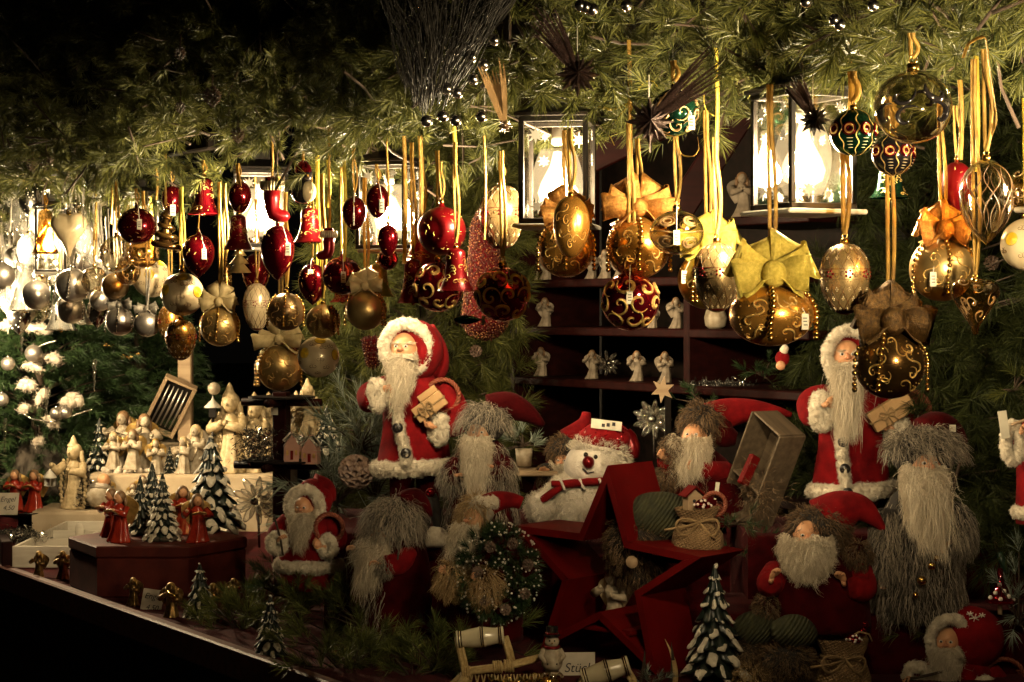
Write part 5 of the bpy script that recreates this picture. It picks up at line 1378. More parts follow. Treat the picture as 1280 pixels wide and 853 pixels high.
def wrapped_gift(label, px, py, D, w, h, rot, dy=-.10, twobox=True):
    k = D/K; t = thing('wrapped_gift', label, 'gift', at(px, py, D-.0)+Vector((0, dy, 0)), 0, 'kraft paper gifts', 0, rot)
    MB().bbox((0, 0, 0), (w*k, h*.62*k, h*k), .0015).build('kraft_box', M['kraft'], t, smooth=False)
    if twobox: MB().bbox((w*.16*k, h*.1*k, h*.72*k), (w*.62*k, h*.55*k, h*.42*k), .0015).build('small_kraft_box', M['kraft'], t, smooth=False)
    mb = MB(); r = 1.1*k; x, y, z = w*k/2+r, h*.31*k+r, h*k/2+r
    mb.tube([(-x, -y, 0), (x, -y, 0), (x, y, 0), (-x, y, 0), (-x, -y, 0)], r, 6); mb.tube([(-w*.12*k, -y, -z), (-w*.12*k, -y, z), (-w*.12*k, y, z), (-w*.12*k, y, -z), (-w*.12*k, -y, -z)], r, 6)
    a = np.linspace(0, 2*PI, 20)
    for sg in (-1, 1):
        mb.tube(np.stack([-w*.12*k+sg*(9*np.sin(a/2))*k, -y-2*k-2*k*np.sin(a/2), 5*np.sin(a)*k+2*k*np.sin(a/2)], -1), r*.85, 6)
        mb.tube([(-w*.12*k, -y, 0), (-w*.12*k+sg*6*k, -y-2*k, -6*k), (-w*.12*k+sg*8*k, -y-1*k, -13*k)], r*.85, 6)
    mb.build('twine_bow', M['twine'], t); return t
wrapped_gift('kraft paper gift with a twine bow held by the big Santa before the pine tree', 539, 506, 4.62, 42, 20, -.62, -.085)
wrapped_gift('kraft paper gift under the dark gold beaded ball in the second Santa\'s arm', 1104, 512, 4.30, 56, 26, -.55, -.085, False)
def wicker_hoop(label, px, py, D, r, dy, name='wicker_basket', hoop_yaw=0.0):
    k = D/K; t = thing(name, label, 'basket', at(px, py, D)+Vector((0, dy, 0)), hoop_yaw, 'small wicker baskets'); a = np.linspace(0, 2*PI, 60)
    mb = MB()
    for ph in (0, 2.1, 4.2): mb.tube(np.stack([(r+1.8*np.cos(a*9+ph))*np.cos(a), 2*np.sin(a*9+ph), (r+1.8*np.cos(a*9+ph))*np.sin(a)], -1)*k, 1.5*k, 6)
    mb.build('rim', M['wicker'], t)
    mb = MB()
    for q in np.linspace(.15, .85, 6):
        mb.tube(np.stack([r*(1-.5*q)*np.cos(a), 5+26*q+0*a+1.2*np.sin(a*14+q*20), r*(1-.5*q)*np.sin(a)], -1)*k, 1.2*k, 5)
    for q in np.linspace(0, 2*PI, 15)[:-1]:
        mb.tube(np.array([(r*math.cos(q), 0, r*math.sin(q)), (r*.75*math.cos(q), 16, r*.75*math.sin(q)), (r*.5*math.cos(q), 30, r*.5*math.sin(q))])*k, 1.1*k, 5)
    mb.build('wicker_bowl', M['wicker'], t); return t
wicker_hoop('round wicker basket behind the gift on the arm of the big Santa by the tree', 554, 494, 4.62, 20, -.035)
wicker_hoop('round wicker basket behind the gift of the second big Santa', 1134, 512, 4.30, 24, -.035)

GN = 'furry gnome dolls'
# ---- grey gnome with long beard beside the big Santa
d = Doll('gnome_doll', 'grey furred gnome with a long white beard and dark red cap beside the big Santa', 'doll', 600, 668, 4.40, GN)
robe = d.lathe_mb(602, [(668, 42), (640, 42), (600, 40), (575, 36), (555, 26), (545, 12)], .85); d.out(robe, 'robe', 'velvet_dark')
d.fur(robe, 'robe_fur', 'fur_grey', 1500, 34, grav=.5, w=.8, cond=lambda P, N: (N[:, 1] < .3) & (P[:, 0] > -45) & (P[:, 2] > 25))
d.face((599, 541, -22), 15, -.1, 0); d.beard((597, 549, -24), 17, 12, 66, 2400, -.1, taper=.5, w=.7); d.moustache((598, 549, -39), 22, -.1, 260, drop=1.3)
cap = d.ball_mb((606, 530, -8), (27, 25, 24)); d.out(cap, 'hat_base', 'fur_dark')
d.fur(cap, 'hat_fur', 'fur_grey', 2400, 27, grav=.35, out=.5, flow=(-.15, -.5, .1), w=.7, cond=lambda P, N: (N[:, 1] < .5) & (N[:, 2] > -.1))
d.out(d.tube_mb([(612, 512, 2), (636, 506, 6), (662, 518, 8), (680, 532, 6)], [19, 19, 12, 3], 18), 'pointed_hat', 'velvet_dark')
for a_, h_, dr, th in (([(572, 580, -8), (562, 592, -22), (572, 592, -36)], (577, 591, -40), (.9, -.2, 0), 1), ([(632, 578, -8), (630, 592, -26), (616, 582, -36)], (609, 578, -40), (-.9, -.2, .3), -1)):
    sl = d.tube_mb(a_, [12, 13, 11], 14); d.out(sl, 'sleeve', 'velvet_dark'); d.fur(sl, 'sleeve_fur', 'fur_grey', 700, 22, grav=.45, w=.7)
    d.hand(h_, dr, (0, -.4, -.5), 17, thumb=th)
d.out(d.tube_mb([(560, 590, -38), (600, 596, -44), (634, 588, -40)], 1.4, 8), 'twig_stick', 'twig')

# ---- large grey gnome under the second Santa
d = Doll('gnome_doll', 'large grey furred gnome with a broad white beard before the second big Santa', 'doll', 1146, 775, 4.02, GN)
robe = d.lathe_mb(1146, [(775, 58), (740, 56), (690, 52), (650, 46), (620, 32), (605, 14)], .8); d.out(robe, 'robe', 'fur_dark')
d.fur(robe, 'robe_fur', 'fur_grey', 5200, 30, grav=.5, w=.9, out=.4, cond=lambda P, N: (N[:, 1] < .4) & (P[:, 2] > 5))
d.face((1150, 579, -30), 21, .12, 0, nose=1.15); d.beard((1146, 588, -32), 27, 18, 92, 3800, .1, taper=.42, w=.85); d.moustache((1148, 590, -54), 36, .1, 420, drop=1.3)
cap = d.ball_mb((1152, 566, -10), (42, 36, 30)); d.out(cap, 'hat_base', 'fur_dark')
d.fur(cap, 'hat_fur', 'fur_grey', 3800, 34, grav=.30, out=.45, flow=(.12, -.5, .12), w=.85, cond=lambda P, N: (N[:, 1] < .5) & (N[:, 2] > -.1))
hat = d.tube_mb([(1160, 545, 2), (1175, 536, 8), (1195, 540, 12), (1210, 556, 12)], [26, 24, 15, 4], 18); d.out(hat, 'pointed_hat', 'velvet_dark')
d.out(MB().bbox(d.p((1188, 535, -12))[0], (8*d.k, 1.2*d.k, 9*d.k), .0004), 'price_tag', 'tagpaper', None, False)
for a_, n_ in (([(1112, 640, -6), (1104, 672, -18), (1096, 712, -30)], 1200), ([(1186, 636, -6), (1196, 654, -20), (1186, 672, -34)], 1100)):
    sl = d.tube_mb(a_, [17, 18, 15], 14); d.out(sl, 'sleeve', 'fur_dark'); d.fur(sl, 'sleeve_fur', 'fur_grey', n_*2, 30, grav=.5, w=.85)
d.hand((1094, 722, -34), (0, -.3, -1), (.5, -.5, 0), 20)
d.hand((1172, 676, -44), (-.8, -.3, -.4), (0, -.5, -.5), 20, thumb=-1)
d.out(d.tube_mb([(1176, 610, -58), (1183, 585, -58), (1186, 574, -58)], 2.0, 8), 'twig_stick', 'twig')
mb = MB(); P = d.p([(1146, 672, -56), (1152, 700, -58), (1140, 718, -56), (1133, 736, -54), (1158, 690, -60), (1166, 664, -58)]); [d.out(MB().sphere(P[i_], (4, 5, 6, 4, 4, 4)[i_]*d.k, 12, 8), 'hanging_bell', 'gold') for i_ in range(6)]

# ---- small Santa beside the star post
def small_santa(label, px0, base, D, face, fr, coat, hem, arms, cuffs, hands, hat, yaw, beardL, hemtrim=True, hatball=None):
    d = Doll('santa_doll', label, 'doll', px0, base, D, 'small Santa dolls')
    fx, fy = face
    mb = d.lathe_mb(px0, coat, .8, 0, 40, .03, 5); mb.fuzz(1.3*d.k, .06/d.k); d.out(mb, 'coat', 'velvet')
    if hemtrim: d.fleece('hem_trim', hring(px0, hem, np.interp(hem, [c[0] for c in coat][::-1], [c[1] for c in coat][::-1])*1.0, .82), 8)
    for a, cf, h in zip(arms, cuffs, hands):
        d.out(d.tube_mb(a, [13, 14, 12], 16), 'sleeve', 'velvet'); d.fleece('cuff', cf, 7.5); d.hand(h[0], h[1], h[2], 19, thumb=h[3], curl=1.3)
    d.face((fx, fy, -18), fr, yaw); d.beard((fx, fy+8, -18), fr*1.05, fr*.7, beardL, 1800, yaw, taper=.5, w=.7); d.moustache((fx, fy+6, -18-fr), fr*1.4, yaw, 240, drop=1)
    d.out(d.ball_mb(hat[0]+(0,), hat[1]), 'hood', 'velvet')
    if len(hat) > 2: d.out(d.tube_mb(hat[2], hat[3], 18), 'hat_tip', 'velvet')
    d.fleece('hat_trim', ring(fx+2, fy-3, fr*1.45, fr*1.62, -21, tilt=3, depth=-4, n=32), 7)
    return d
d = small_santa('small Santa in a red coat with a fleece hem beside the glass flowers', 386, 735, 4.45, (381, 634), 13, [(735, 34), (700, 38), (660, 33), (642, 24), (632, 10)], 706,
    ([(362, 652, 0), (346, 668, -8), (350, 676, -22)], [(408, 652, 0), (424, 670, -8), (418, 682, -24)]), (ring(350, 676, 7, 9, -26, n=18), ring(412, 680, 7, 9, -28, n=18)),
    (((354, 670, -32), (.3, -.5, .6), (.5, -.5, 0), 1), ((402, 676, -34), (-.8, -.2, .4), (0, -.6, .3), -1)),
    ((392, 624), (24, 22, 26), [(395, 612, 2), (407, 612, 6), (414, 628, 8)], [20, 14, 6]), -.2, 42)
d.out(d.tube_mb([(346, 640, -34), (354, 665, -34), (358, 690, -34)], 1.3, 8), 'walking_stick', 'twig')
wicker_hoop('small red basket on the arm of the small Santa beside the glass flowers', 414, 657, 4.45, 17, -.05)
d = small_santa('small Santa with a snowy red cap at the front corner of the steps', 1196, 872, 3.98, (1180, 800), 17, [(880, 50), (850, 48), (832, 42), (820, 26), (812, 10)], 876,
    ([(1168, 838, 0), (1142, 850, -10), (1132, 846, -26)], [(1236, 838, 0), (1250, 856, -10), (1230, 856, -26)]), (ring(1140, 838, 12, 10, -30, n=20), ring(1222, 854, 9, 9, -32, n=18)),
    (((1124, 842, -40), (-.7, -.5, -.2), (0, -.4, -.6), 1), ((1208, 854, -40), (-.8, -.2, .2), (0, -.6, .3), -1)),
    ((1214, 798), (41, 36, 40)), -.35, 56, False)
d.out(d.tube_mb([(1120, 842, -44), (1150, 836, -44), (1178, 830, -40)], 1.8, 8), 'walking_stick', 'twig')
mb = MB(); c = d.p((1212, 768, -27))[0]
for cx, cz, rr in ((0, 0, 7), (9, 3, 4.5), (-6, 5, 4.5)):
    for q in range(6):
        a = q*PI/3+.3; mb.tube([c+np.array([cx, 0, cz])*d.k, c+np.array([cx+rr*math.cos(a), 1-abs(math.sin(a)), cz+rr*math.sin(a)*.7])*d.k], .7*d.k, 5)
d.out(mb, 'snowflake', 'plush')
wicker_hoop('red wicker basket behind the small Santa with the snowy cap', 1252, 848, 3.98, 26, -.02)
# Santa half out of the frame: sleeve, cuff and hand holding a stick
d = small_santa('Santa doll cut by the photo edge reaching out a hand with a stick', 1318, 655, 3.86, (1322, 480), 20, [(655, 46), (610, 46), (560, 44), (530, 36), (515, 16)], 640,
    ([(1292, 532, 0), (1278, 552, -10), (1272, 552, -24)], [(1350, 532, 0), (1362, 560, -8), (1352, 566, -20)]), (ring(1259, 552, 9, 22, -28, n=22), ring(1346, 560, 9, 9, -26, n=18)),
    (((1266, 532, -46), (-.5, -.4, -.3), (.3, -.5, -.4), 1), ((1340, 560, -34), (-.8, -.2, .2), (0, -.6, .3), -1)),
    ((1328, 472), (30, 28, 32)), -.3, 60)
d.out(d.tube_mb([(1250, 528, -54), (1280, 518, -52), (1300, 508, -48)], 2.0, 8), 'walking_stick', 'pale_wood')
d.out(MB().bbox(d.p((1242, 528, -50))[0], (11*d.k, 1*d.k, 34*d.k), .0004, rotm(0, -.15, 0)), 'price_tag', 'tagpaper', None, False)

# ---- grey gnome turned aside at the front
d = Doll('gnome_doll', 'grey furred gnome turned sideways in a red coat on the counter front', 'doll', 492, 790, 4.28, GN)
robe = d.lathe_mb(498, [(790, 42), (750, 42), (710, 40), (680, 34), (665, 22), (655, 10)], .85); d.out(robe, 'robe', 'velvet_dark')
d.fur(robe, 'robe_fur', 'fur_grey', 1100, 40, grav=.55, w=.85, out=.3, cond=lambda P, N: (N[:, 0] < -.25) & (N[:, 1] < .6))
d.face((478, 666, -18), 14, -.7, 0, nose=1.2); d.beard((474, 674, -18), 19, 14, 64, 2200, -.6, taper=.35, w=.75)
cap = d.ball_mb((492, 654, -6), (31, 28, 26)); d.out(cap, 'hat_base', 'fur_dark')
d.fur(cap, 'hat_fur', 'fur_grey', 3000, 32, grav=.4, out=.5, flow=(-.1, -.3, .05), w=.75, cond=lambda P, N: (N[:, 1] < .6) & (N[:, 2] > -.4))
for a_ in ([(510, 690, -14), (500, 702, -32), (482, 700, -42)], [(476, 690, -6), (456, 690, -14), (452, 684, -20)]):
    sl = d.tube_mb(a_, [15, 15, 11], 14); d.out(sl, 'sleeve', 'velvet'); 
    cu = d.ball_mb(a_[-1], (9, 9, 10)); d.fur(cu, 'cuff_fur', 'fur_grey', 450, 15, grav=.3, w=.7)
    d.hand((a_[-1][0]-10, a_[-1][1]-2, a_[-1][2]-4), (-.9, -.2, .1), (0, -.5, -.4), 15)
d.out(d.tube_mb([(505, 668, -40), (500, 690, -44), (498, 706, -44)], 1.2, 8), 'twig_stick', 'twig')
d.out(d.tube_mb([(506, 634, 4), (518, 624, 10), (530, 634, 14), (538, 648, 12)], [20, 16, 9, 3], 16), 'pointed_hat', 'velvet_dark')
d.out(d.tube_mb([(516, 720, -28), (524, 728, -24), (528, 745, -22)], 1.6, 8), 'rope_belt', 'twine')
# dark toy with a red nose standing behind it, on the step
d = Doll('reindeer_toy', 'dark A shaped toy with a red ball nose and white tag behind the sideways gnome', 'toy', 545, 690, 4.42)
d.out(d.tube_mb([(538, 622, 0), (530, 655, -4), (524, 680, -6)], [8, 8, 9], 12), 'front_leg', 'fur_dark'); d.out(d.tube_mb([(538, 620, 2), (548, 650, 4), (556, 682, 6)], [8, 8, 9], 12), 'back_leg', 'fur_dark')
d.out(d.ball_mb((538, 616, -3), (6, 6, 6)), 'red_nose', 'red_mirror'); d.out(MB().bbox(d.p((527, 624, -14))[0], (10*d.k, 1*d.k, 14*d.k), .0004, rotm(0, -.1, 0)), 'price_tag', 'tagpaper', None, False)
sn = d.ball_mb((541, 672, -2), (20, 12, 14)); sn.fuzz(2*d.k, .1/d.k); d.out(sn, 'snow_patch', 'fleece')

# ---- gnome carrying a wreath
d = Doll('gnome_doll', 'gnome with blond fur and a red cap hugging a green wreath', 'doll', 606, 800, 4.10, GN)
robe = d.lathe_mb(606, [(800, 48), (760, 48), (710, 44), (680, 36), (660, 22), (650, 12)], .8, 6); d.out(robe, 'robe', 'velvet_dark')
d.face((592, 648, -12), 14, -.7, 0, nose=1.1); 
cap = d.ball_mb((597, 640, 0), (21, 20, 19)); d.out(cap, 'hat_base', 'fur_base'); d.fur(cap, 'hat_fur', 'fur_blond', 1300, 20, grav=.2, w=.8, out=.8, cond=lambda P, N: N[:, 0] < .5)
d.fleece('hat_trim', hring(606, 628, 12, .9), 8, mat=('fleece', 'fleece_hair'))
d.out(d.tube_mb([(606, 634, 4), (622, 626, 6), (642, 626, 8), (652, 630, 8)], [15, 13, 9, 8], 16), 'red_cap', 'velvet')
d.beard((586, 660, -12), 18, 14, 62, 1900, -.7, taper=.35, w=.75, mat='beard')
for a_, fm in (([(570, 690, -8), (562, 706, -24), (566, 716, -36)], 'fur_blond'), ([(630, 690, -8), (622, 716, -36), (606, 722, -52)], 'fur_blond')):
    sl = d.tube_mb(a_, [14, 14, 12], 14); d.out(sl, 'sleeve', 'velvet_dark')
    cu = d.ball_mb(a_[-1], (16, 14, 17)); d.fur(cu, 'cuff_fur', fm, 1100, 22, grav=.25, w=.85, out=.9)
    d.hand((a_[-1][0]-11, a_[-1][1]-9, a_[-1][2]-12), (-.6, -.4, .5), (.3, -.5, 0), 16)
k = 4.10/K
t = thing('fir_wreath', 'green fir wreath with frosted berries held by the blond furred gnome', 'wreath', at(622, 712, 4.10)+Vector((0, -.055, 0)), .3)
n = 300; a = rng.uniform(0, 2*PI, n); b = rng.uniform(0, 2*PI, n); R1, R2 = 28*k, 26*k
C = np.stack([(R1+R2*.6*np.cos(b))*np.cos(a), R2*.6*np.sin(b), (R1*1.3+R2*.6*np.cos(b))*np.sin(a)], -1)
A = np.stack([np.cos(b)*np.cos(a), np.sin(b)-.4, np.cos(b)*np.sin(a)], -1)+rng.normal(size=(n, 3))*.4
MB().tufts(C, A, 34, .022, .0013, 1.2, .012).build('needles', M['pine_dark'], t, smooth=False)
n = 210; a = rng.uniform(0, 2*PI, n); b = rng.uniform(-PI*.9, .2, n); P = np.stack([(R1+R2*1.05*np.cos(b))*np.cos(a), R2*1.05*np.sin(b), (R1*1.3+R2*1.05*np.cos(b))*np.sin(a)], -1)
MB().beads(P, 1.3*k*rng.uniform(.6, 1.3, n), 7, 5).build('frost_beads', M['plush'], t)
for j in range(7):
    mb = MB(); a_ = j*.9+.3; pine_cone_mb(mb, ((R1+R2*.2)*math.cos(a_), -R2*1.0, (R1*1.3+R2*.2)*math.sin(a_)), 7*k, 13*k, (.2, -1, .1), 30)
    mb.build('small_cone', M['cone_frost'], t, smooth=False)

# ---- plush snowman
d = Doll('snowman_plush', 'white plush snowman with a red knitted hat and red nose leaning on the star box', 'plush toy', 722, 690, 4.44)
body = d.ball_mb((722, 632, 0), (46, 40, 40), 36, 24); body.join(d.ball_mb((680, 632, -16), (22, 19, 20))); body.fuzz(2.2*d.k, .07/d.k); d.out(body, 'body', 'plush')
for P_ in (body,): d.fur(P_, 'plush_pile', 'fleece_hair', 11000, 9, grav=.2, out=1, flow=(0, 0, 0), w=.55, clump=8, wild=.3, curl=1.5)
head = d.ball_mb((744, 579, -4), (38, 34, 31), 36, 24); head.fuzz(2.2*d.k, .08/d.k); d.out(head, 'head', 'plush'); hd = d.last
d.fur(d.ball_mb((748, 572, -4), (38, 34, 28)), 'head_fleece', 'fleece_hair', 5000, 10, grav=.05, out=1, flow=(0, 0, 0), w=.6, clump=5, curl=1.2, cond=lambda P, N: (N[:, 0] > -.1) | (N[:, 2] > .5))
d.out(d.ball_mb((734, 575, -38), (7.5, 9, 8)), 'red_nose', 'red_matte', hd)
for ex, ey in ((731, 566), (743, 569)): d.out(d.ball_mb((ex, ey, -35), (3, 2.5, 3.2), 12, 8), 'eye', 'eye', hd)
mb = MB(); mb.tube(d.p([(727, 583, -36), (733, 588, -38), (741, 587, -37)]), .9*d.k, 6); d.out(mb, 'mouth', 'ink', hd)
hat = d.ball_mb((756, 548, 0), (33, 30, 21), 30, 18); hat.fuzz(1.6*d.k, .1/d.k); d.out(hat, 'knitted_hat', 'velvet')
d.out(d.tube_mb([(780, 545, 2), (790, 552, 0), (788, 572, -4)], [12, 11, 9], 14, fuzz=1.5), 'hat_tip', 'red_matte')
mb = MB(); mb.beads(sample(d.ball_mb((756, 548, 0), (33.5, 30.5, 21.5)), 260)[0], .9*d.k, 6, 4); d.out(mb, 'hat_sequins', 'red_mirror')
d.out(MB().bbox(d.p((757, 530, -22))[0], (38*d.k, 14*d.k, 1*d.k), .0004, rotm(.9, .12, 0)), 'price_card', 'tagpaper', None, False)
t_ = MB()
for j, q in enumerate((-9, -3, 4)): t_.box(d.p((757+q*1.0+5, 530-q*.12, -22.6))[0]+np.array([0, -.6*d.k, .5*d.k]), (4*d.k, 5*d.k, .5*d.k), rotm(.9, .12, 0))
d.out(t_, 'price_writing', 'ink', d.last, False)
sc1_mb = d.tube_mb([(690, 602, -30), (712, 602, -34), (738, 600, -34), (764, 596, -22)], [7, 8, 8, 7], 16, .6, fuzz=1)
scarf = d.out(sc1_mb, 'red_scarf', 'velvet')
for x in (702, 726, 750): d.out(d.tube_mb([(x-3, 595, -39), (x+3, 609, -39)], 3.4, 10, .5), 'scarf_stripe', 'plush', scarf)
d.out(d.tube_mb([(700, 606, -32), (688, 614, -34), (678, 622, -30)], [7, 8, 8], 14, .6), 'scarf_end', 'velvet')
d.out(d.lathe_mb(716, [(690, 12), (680, 16), (668, 18)], .8), 'red_boot', 'velvet')
# ---- brown gnome behind the snowman
d = Doll('gnome_doll', 'brown furred gnome with a bent red pointed cap behind the plush snowman', 'doll', 702, 650, 4.72, GN)
robe = d.lathe_mb(700, [(655, 36), (620, 36), (595, 30), (575, 16)], .85); d.out(robe, 'robe', 'velvet_dark')
cap = d.ball_mb((708, 562, -4), (22, 20, 17)); d.out(cap, 'hat_base', 'fur_dark'); d.fur(cap, 'hat_fur', 'fur_brown', 1300, 13, grav=.15, out=.9, w=.7)
d.out(d.tube_mb([(712, 550, 2), (722, 540, 4), (732, 528, 4), (733, 516, 2)], [17, 13, 8, 5.5], 16), 'pointed_hat', 'velvet')
d.face((704, 576, -14), 12, -.3); d.beard((702, 582, -14), 15, 10, 34, 1300, -.3, w=.7, taper=.3)
for a_ in ([(686, 598, -8), (680, 590, -20), (684, 584, -28)], [(720, 600, -8), (712, 610, -24), (696, 612, -30)]):
    sl = d.tube_mb(a_, [11, 11, 9], 12); d.out(sl, 'sleeve', 'fur_dark'); d.fur(sl, 'sleeve_fur', 'fur_brown', 600, 12, grav=.2, w=.7); d.hand((a_[-1][0]-5, a_[-1][1], a_[-1][2]-6), (-.8, -.3, .1), (0, -.5, -.4), 14)

# ---- gnome with the long red cap
d = Doll('gnome_doll', 'brown gnome with a very long red cap pointing sideways and a fluffy beard', 'doll', 872, 650, 4.46, GN)
robe = d.lathe_mb(876, [(655, 56), (630, 54), (600, 48), (575, 34), (560, 14)], .8); d.out(robe, 'robe', 'velvet_dark'); d.fur(robe, 'robe_fur', 'fur_brown', 1200, 18, grav=.4, w=.8, cond=lambda P, N: (N[:, 1] < .3) & (P[:, 0] < 10))
d.face((866, 545, -20), 16, -.35, -.1, nose=1.1); d.beard((862, 552, -22), 24, 16, 44, 3000, -.3, taper=.1, w=.75, curl=3.0, wild=.2, clump=10, grav=.3); d.moustache((860, 552, -40), 26, -.3, 260, drop=.8)
cap = d.ball_mb((878, 528, -4), (25, 24, 22)); d.out(cap, 'hat_base', 'fur_dark'); d.fur(cap, 'hat_fur', 'fur_brown', 1900, 16, grav=.15, out=.9, w=.75)
d.out(d.tube_mb([(888, 524, 4), (910, 516, 6), (945, 512, 6), (978, 516, 4), (990, 519, 2)], [21, 19, 13, 6, 3], 18), 'long_hat', 'velvet')
d.out(d.tube_mb([(888, 524, 0), (905, 545, -4), (920, 548, -6)], [20, 18, 8], 14), 'hat_fold', 'velvet_dark')
for a_, h_, th in (([(842, 580, -8), (832, 580, -26), (828, 572, -38)], (824, 566, -44), 1), ([(906, 590, -8), (884, 586, -34), (870, 582, -44)], (860, 578, -48), -1)):
    sl = d.tube_mb(a_, [14, 13, 10], 14); d.out(sl, 'sleeve', 'velvet'); d.hand(h_, (-.6, -.3, .5), (.4, -.6, 0), 18, thumb=th, curl=1.3)
cu = d.ball_mb((838, 560, -34), (14, 12, 16)); d.fur(cu, 'cuff_fur', 'fur_brown', 800, 14, grav=.2, out=.9, w=.75)
cu = d.ball_mb((832, 592, -40), (14, 12, 12)); d.fur(cu, 'cuff_fur', 'fur_brown', 700, 14, grav=.2, out=.9, w=.75)

# ---- gnomes seen from above with green knitted hats, and their sacks
def green_gnome(label, px0, base, D, hatc, hr, fur_c, fr):
    d = Doll('gnome_doll', label, 'doll', px0, base, D, GN)
    rb = d.ball_mb((fur_c[0], fur_c[1]+18, 6), (fr[0]*.95, fr[0]*.8, fr[1]*1.2)); d.out(rb, 'body', 'fur_dark'); d.fur(rb, 'body_fur', 'fur_brown', 1500, 15, grav=.2, out=.7, w=.8, cond=lambda P, N: N[:, 1] < .4)
    br = d.ball_mb(fur_c+(-4,), (fr[0], fr[0]*.8, fr[1])); d.out(br, 'fur_brim', 'fur_dark'); d.fur(br, 'brim_fur', 'fur_brown', 2200, 15, grav=.12, out=.9, w=.8)
    h = d.ball_mb(hatc+(0,), (hr[0], hr[0]*.85, hr[1]), 36, 22); h.fuzz(2.0*d.k, .05/d.k); d.out(h, 'knitted_hat', 'knit')
    return d
d = green_gnome('gnome in a green knitted hat lying on the star box beside a burlap sack', 830, 712, 4.10, (822, 646), (46, 32), (798, 678), (40, 32))
for fx in (787, 858):
    d.out(MB().lathe([(0, 0), (7*d.k, 0), (7.5*d.k, 2*d.k), (7*d.k, 10*d.k), (0, 10*d.k)][::-1], 16, tuple(d.p((fx, 697, -40))[0]), R=rotm(PI/2, 0, 0)), 'wooden_foot', 'pale_wood')
d.out(d.tube_mb([(786, 697, -28), (820, 692, -26), (858, 697, -28)], 6, 10), 'legs', 'fur_dark')
d = green_gnome('gnome in a green knitted hat standing before the snowy ceramic tree', 944, 872, 3.94, (945, 785), (28, 22), (936, 822), (24, 20))
cu = d.ball_mb((935, 845, -30), (24, 18, 18)); d.fur(cu, 'sleeve_fur', 'fur_blond', 1200, 17, grav=.2, out=.9, w=.8)
d.out(d.tube_mb([(954, 818, -34), (957, 830, -36), (968, 842, -36)], 1.8, 8), 'cord_end', 'twine')
d = green_gnome('gnome in a green knitted hat beside the burlap sack with red berries', 990, 876, 3.90, (992, 790), (30, 22), (984, 830), (34, 24))

def sack(label, px, base, D, w, h, seed):
    k = D/K; g = np.random.default_rng(seed); t = thing('burlap_sack', label, 'sack', at(px, base, D), 0, 'burlap sacks with twine bows')
    mb = MB().lathe(np.array([(0, 0), (w*.46, 0), (w*.52, h*.18), (w*.50, h*.45), (w*.38, h*.66), (w*.33, h*.72), (w*.42, h*.88), (w*.46, h)])*k, 40, wav=.06, wn=9); mb.fuzz(2.5*k, .05/k)
    mb.build('sack_cloth', M['burlap'], t)
    mb = MB(); r = 1.7*k; z = h*.72*k; a = np.linspace(0, 2*PI, 40); mb.tube(np.stack([w*.345*k*np.cos(a), w*.345*k*np.sin(a), z+0*a], -1), r, 8, cap=False)
    a = np.linspace(0, 2*PI, 26); y = -w*.36*k
    for sg, L, ro in ((-1, 30, .25), (1, 24, -.35)):
        X = sg*L*np.sin(a/2)*k; Z = 10*np.sin(a)*k; mb.tube(np.stack([X*math.cos(ro)-Z*math.sin(ro), y-3*k-4*k*np.sin(a/2), z+X*math.sin(ro)+Z*math.cos(ro)], -1), r, 7)
    mb.tube(np.array([(0, y-3*k, z), (-16*k, y-8*k, z-4*k), (-44*k, y-6*k, z-9*k)]), r, 7); mb.tube(np.array([(0, y-3*k, z), (12*k, y-6*k, z-14*k), (20*k, y-6*k, z-20*k)]), r, 7)
    mb.build('twine_bow', M['twine'], t)
    return t, k
t, k = sack('burlap sack with a twine bow beside the green hatted gnome on the star box', 872, 691, 4.02, 62, 56, 3)
t, k = sack('burlap sack with a twine bow at the front beside the two green hats', 1052, 880, 3.90, 74, 84, 4)
def birdhouse(label, px, py, D, s=1.0, rz=.3, dark=False):
    k = D/K*s; t = thing('birdhouse', label, 'birdhouse', at(px, py, D), rz, 'tiny birdhouses')
    MB().prism([(-11*k, 0), (11*k, 0), (11*k, 22*k), (0, 31*k), (-11*k, 22*k)], -10*k, 10*k).build('house_body', M['dark_wood' if dark else 'pale_wood'], t, smooth=False)
    for sg in (-1, 1): MB().bbox((sg*8*k, 0, 29*k), (22*k, 26*k, 2.4*k), .0006, rotm(0, sg*.70, 0)).build('roof_board', M['red_paint'], t, smooth=False)
    MB().bbox((7*k, -12*k, 9*k), (10*k, 6*k, 12*k), .0005).build('porch', M['pale_wood'], t, smooth=False)
    MB().lathe([(0, 0), (2.4*k, 0), (2.4*k, .8*k), (0, .8*k)][::-1], 12, (-2*k, -10.2*k, 16*k), R=rotm(PI/2, 0, 0)).build('entry_hole', M['ink'], t)
    return t
birdhouse('tiny birdhouse with a red roof standing in the sack on the star box', 866, 640, 4.05, .9)
birdhouse('dark tiny birdhouse with a red roof beside the front sack', 1026, 815, 4.0, 1.2, -.25, True)
def toadstool(label, px, py, D, r, name='toadstool'):
    k = D/K; t = thing(name, label, 'toadstool', at(px, py, D), 0, 'red white dotted toadstools')
    MB().lathe(np.array([(0, r*.95), (r*.5, r*.82), (r*.85, r*.48), (r, .1*r), (r*.92, -.08*r), (0, -.02*r)])[::-1]*k, 24).build('cap', M['red_mirror'], t)
    MB().lathe(np.array([(0, 0), (r*.3, -.05*r), (r*.34, -r*.9), (0, -r*.9)])[::-1]*k, 12).build('stalk', M['pearl'], t)
    P = np.array([(r*math.cos(b)*math.sin(a), -r*math.cos(b)*math.cos(a), r*.92*math.sin(b)) for a, b in ((-.7, .4), (.1, .35), (.8, .5), (-.3, .95), (.5, 1.0), (0, .1), (-1.3, .3), (1.4, .2))])*k*.99
    MB().beads(P, r*.17*k, 10, 6).build('white_dots', M['plush'], t); return t
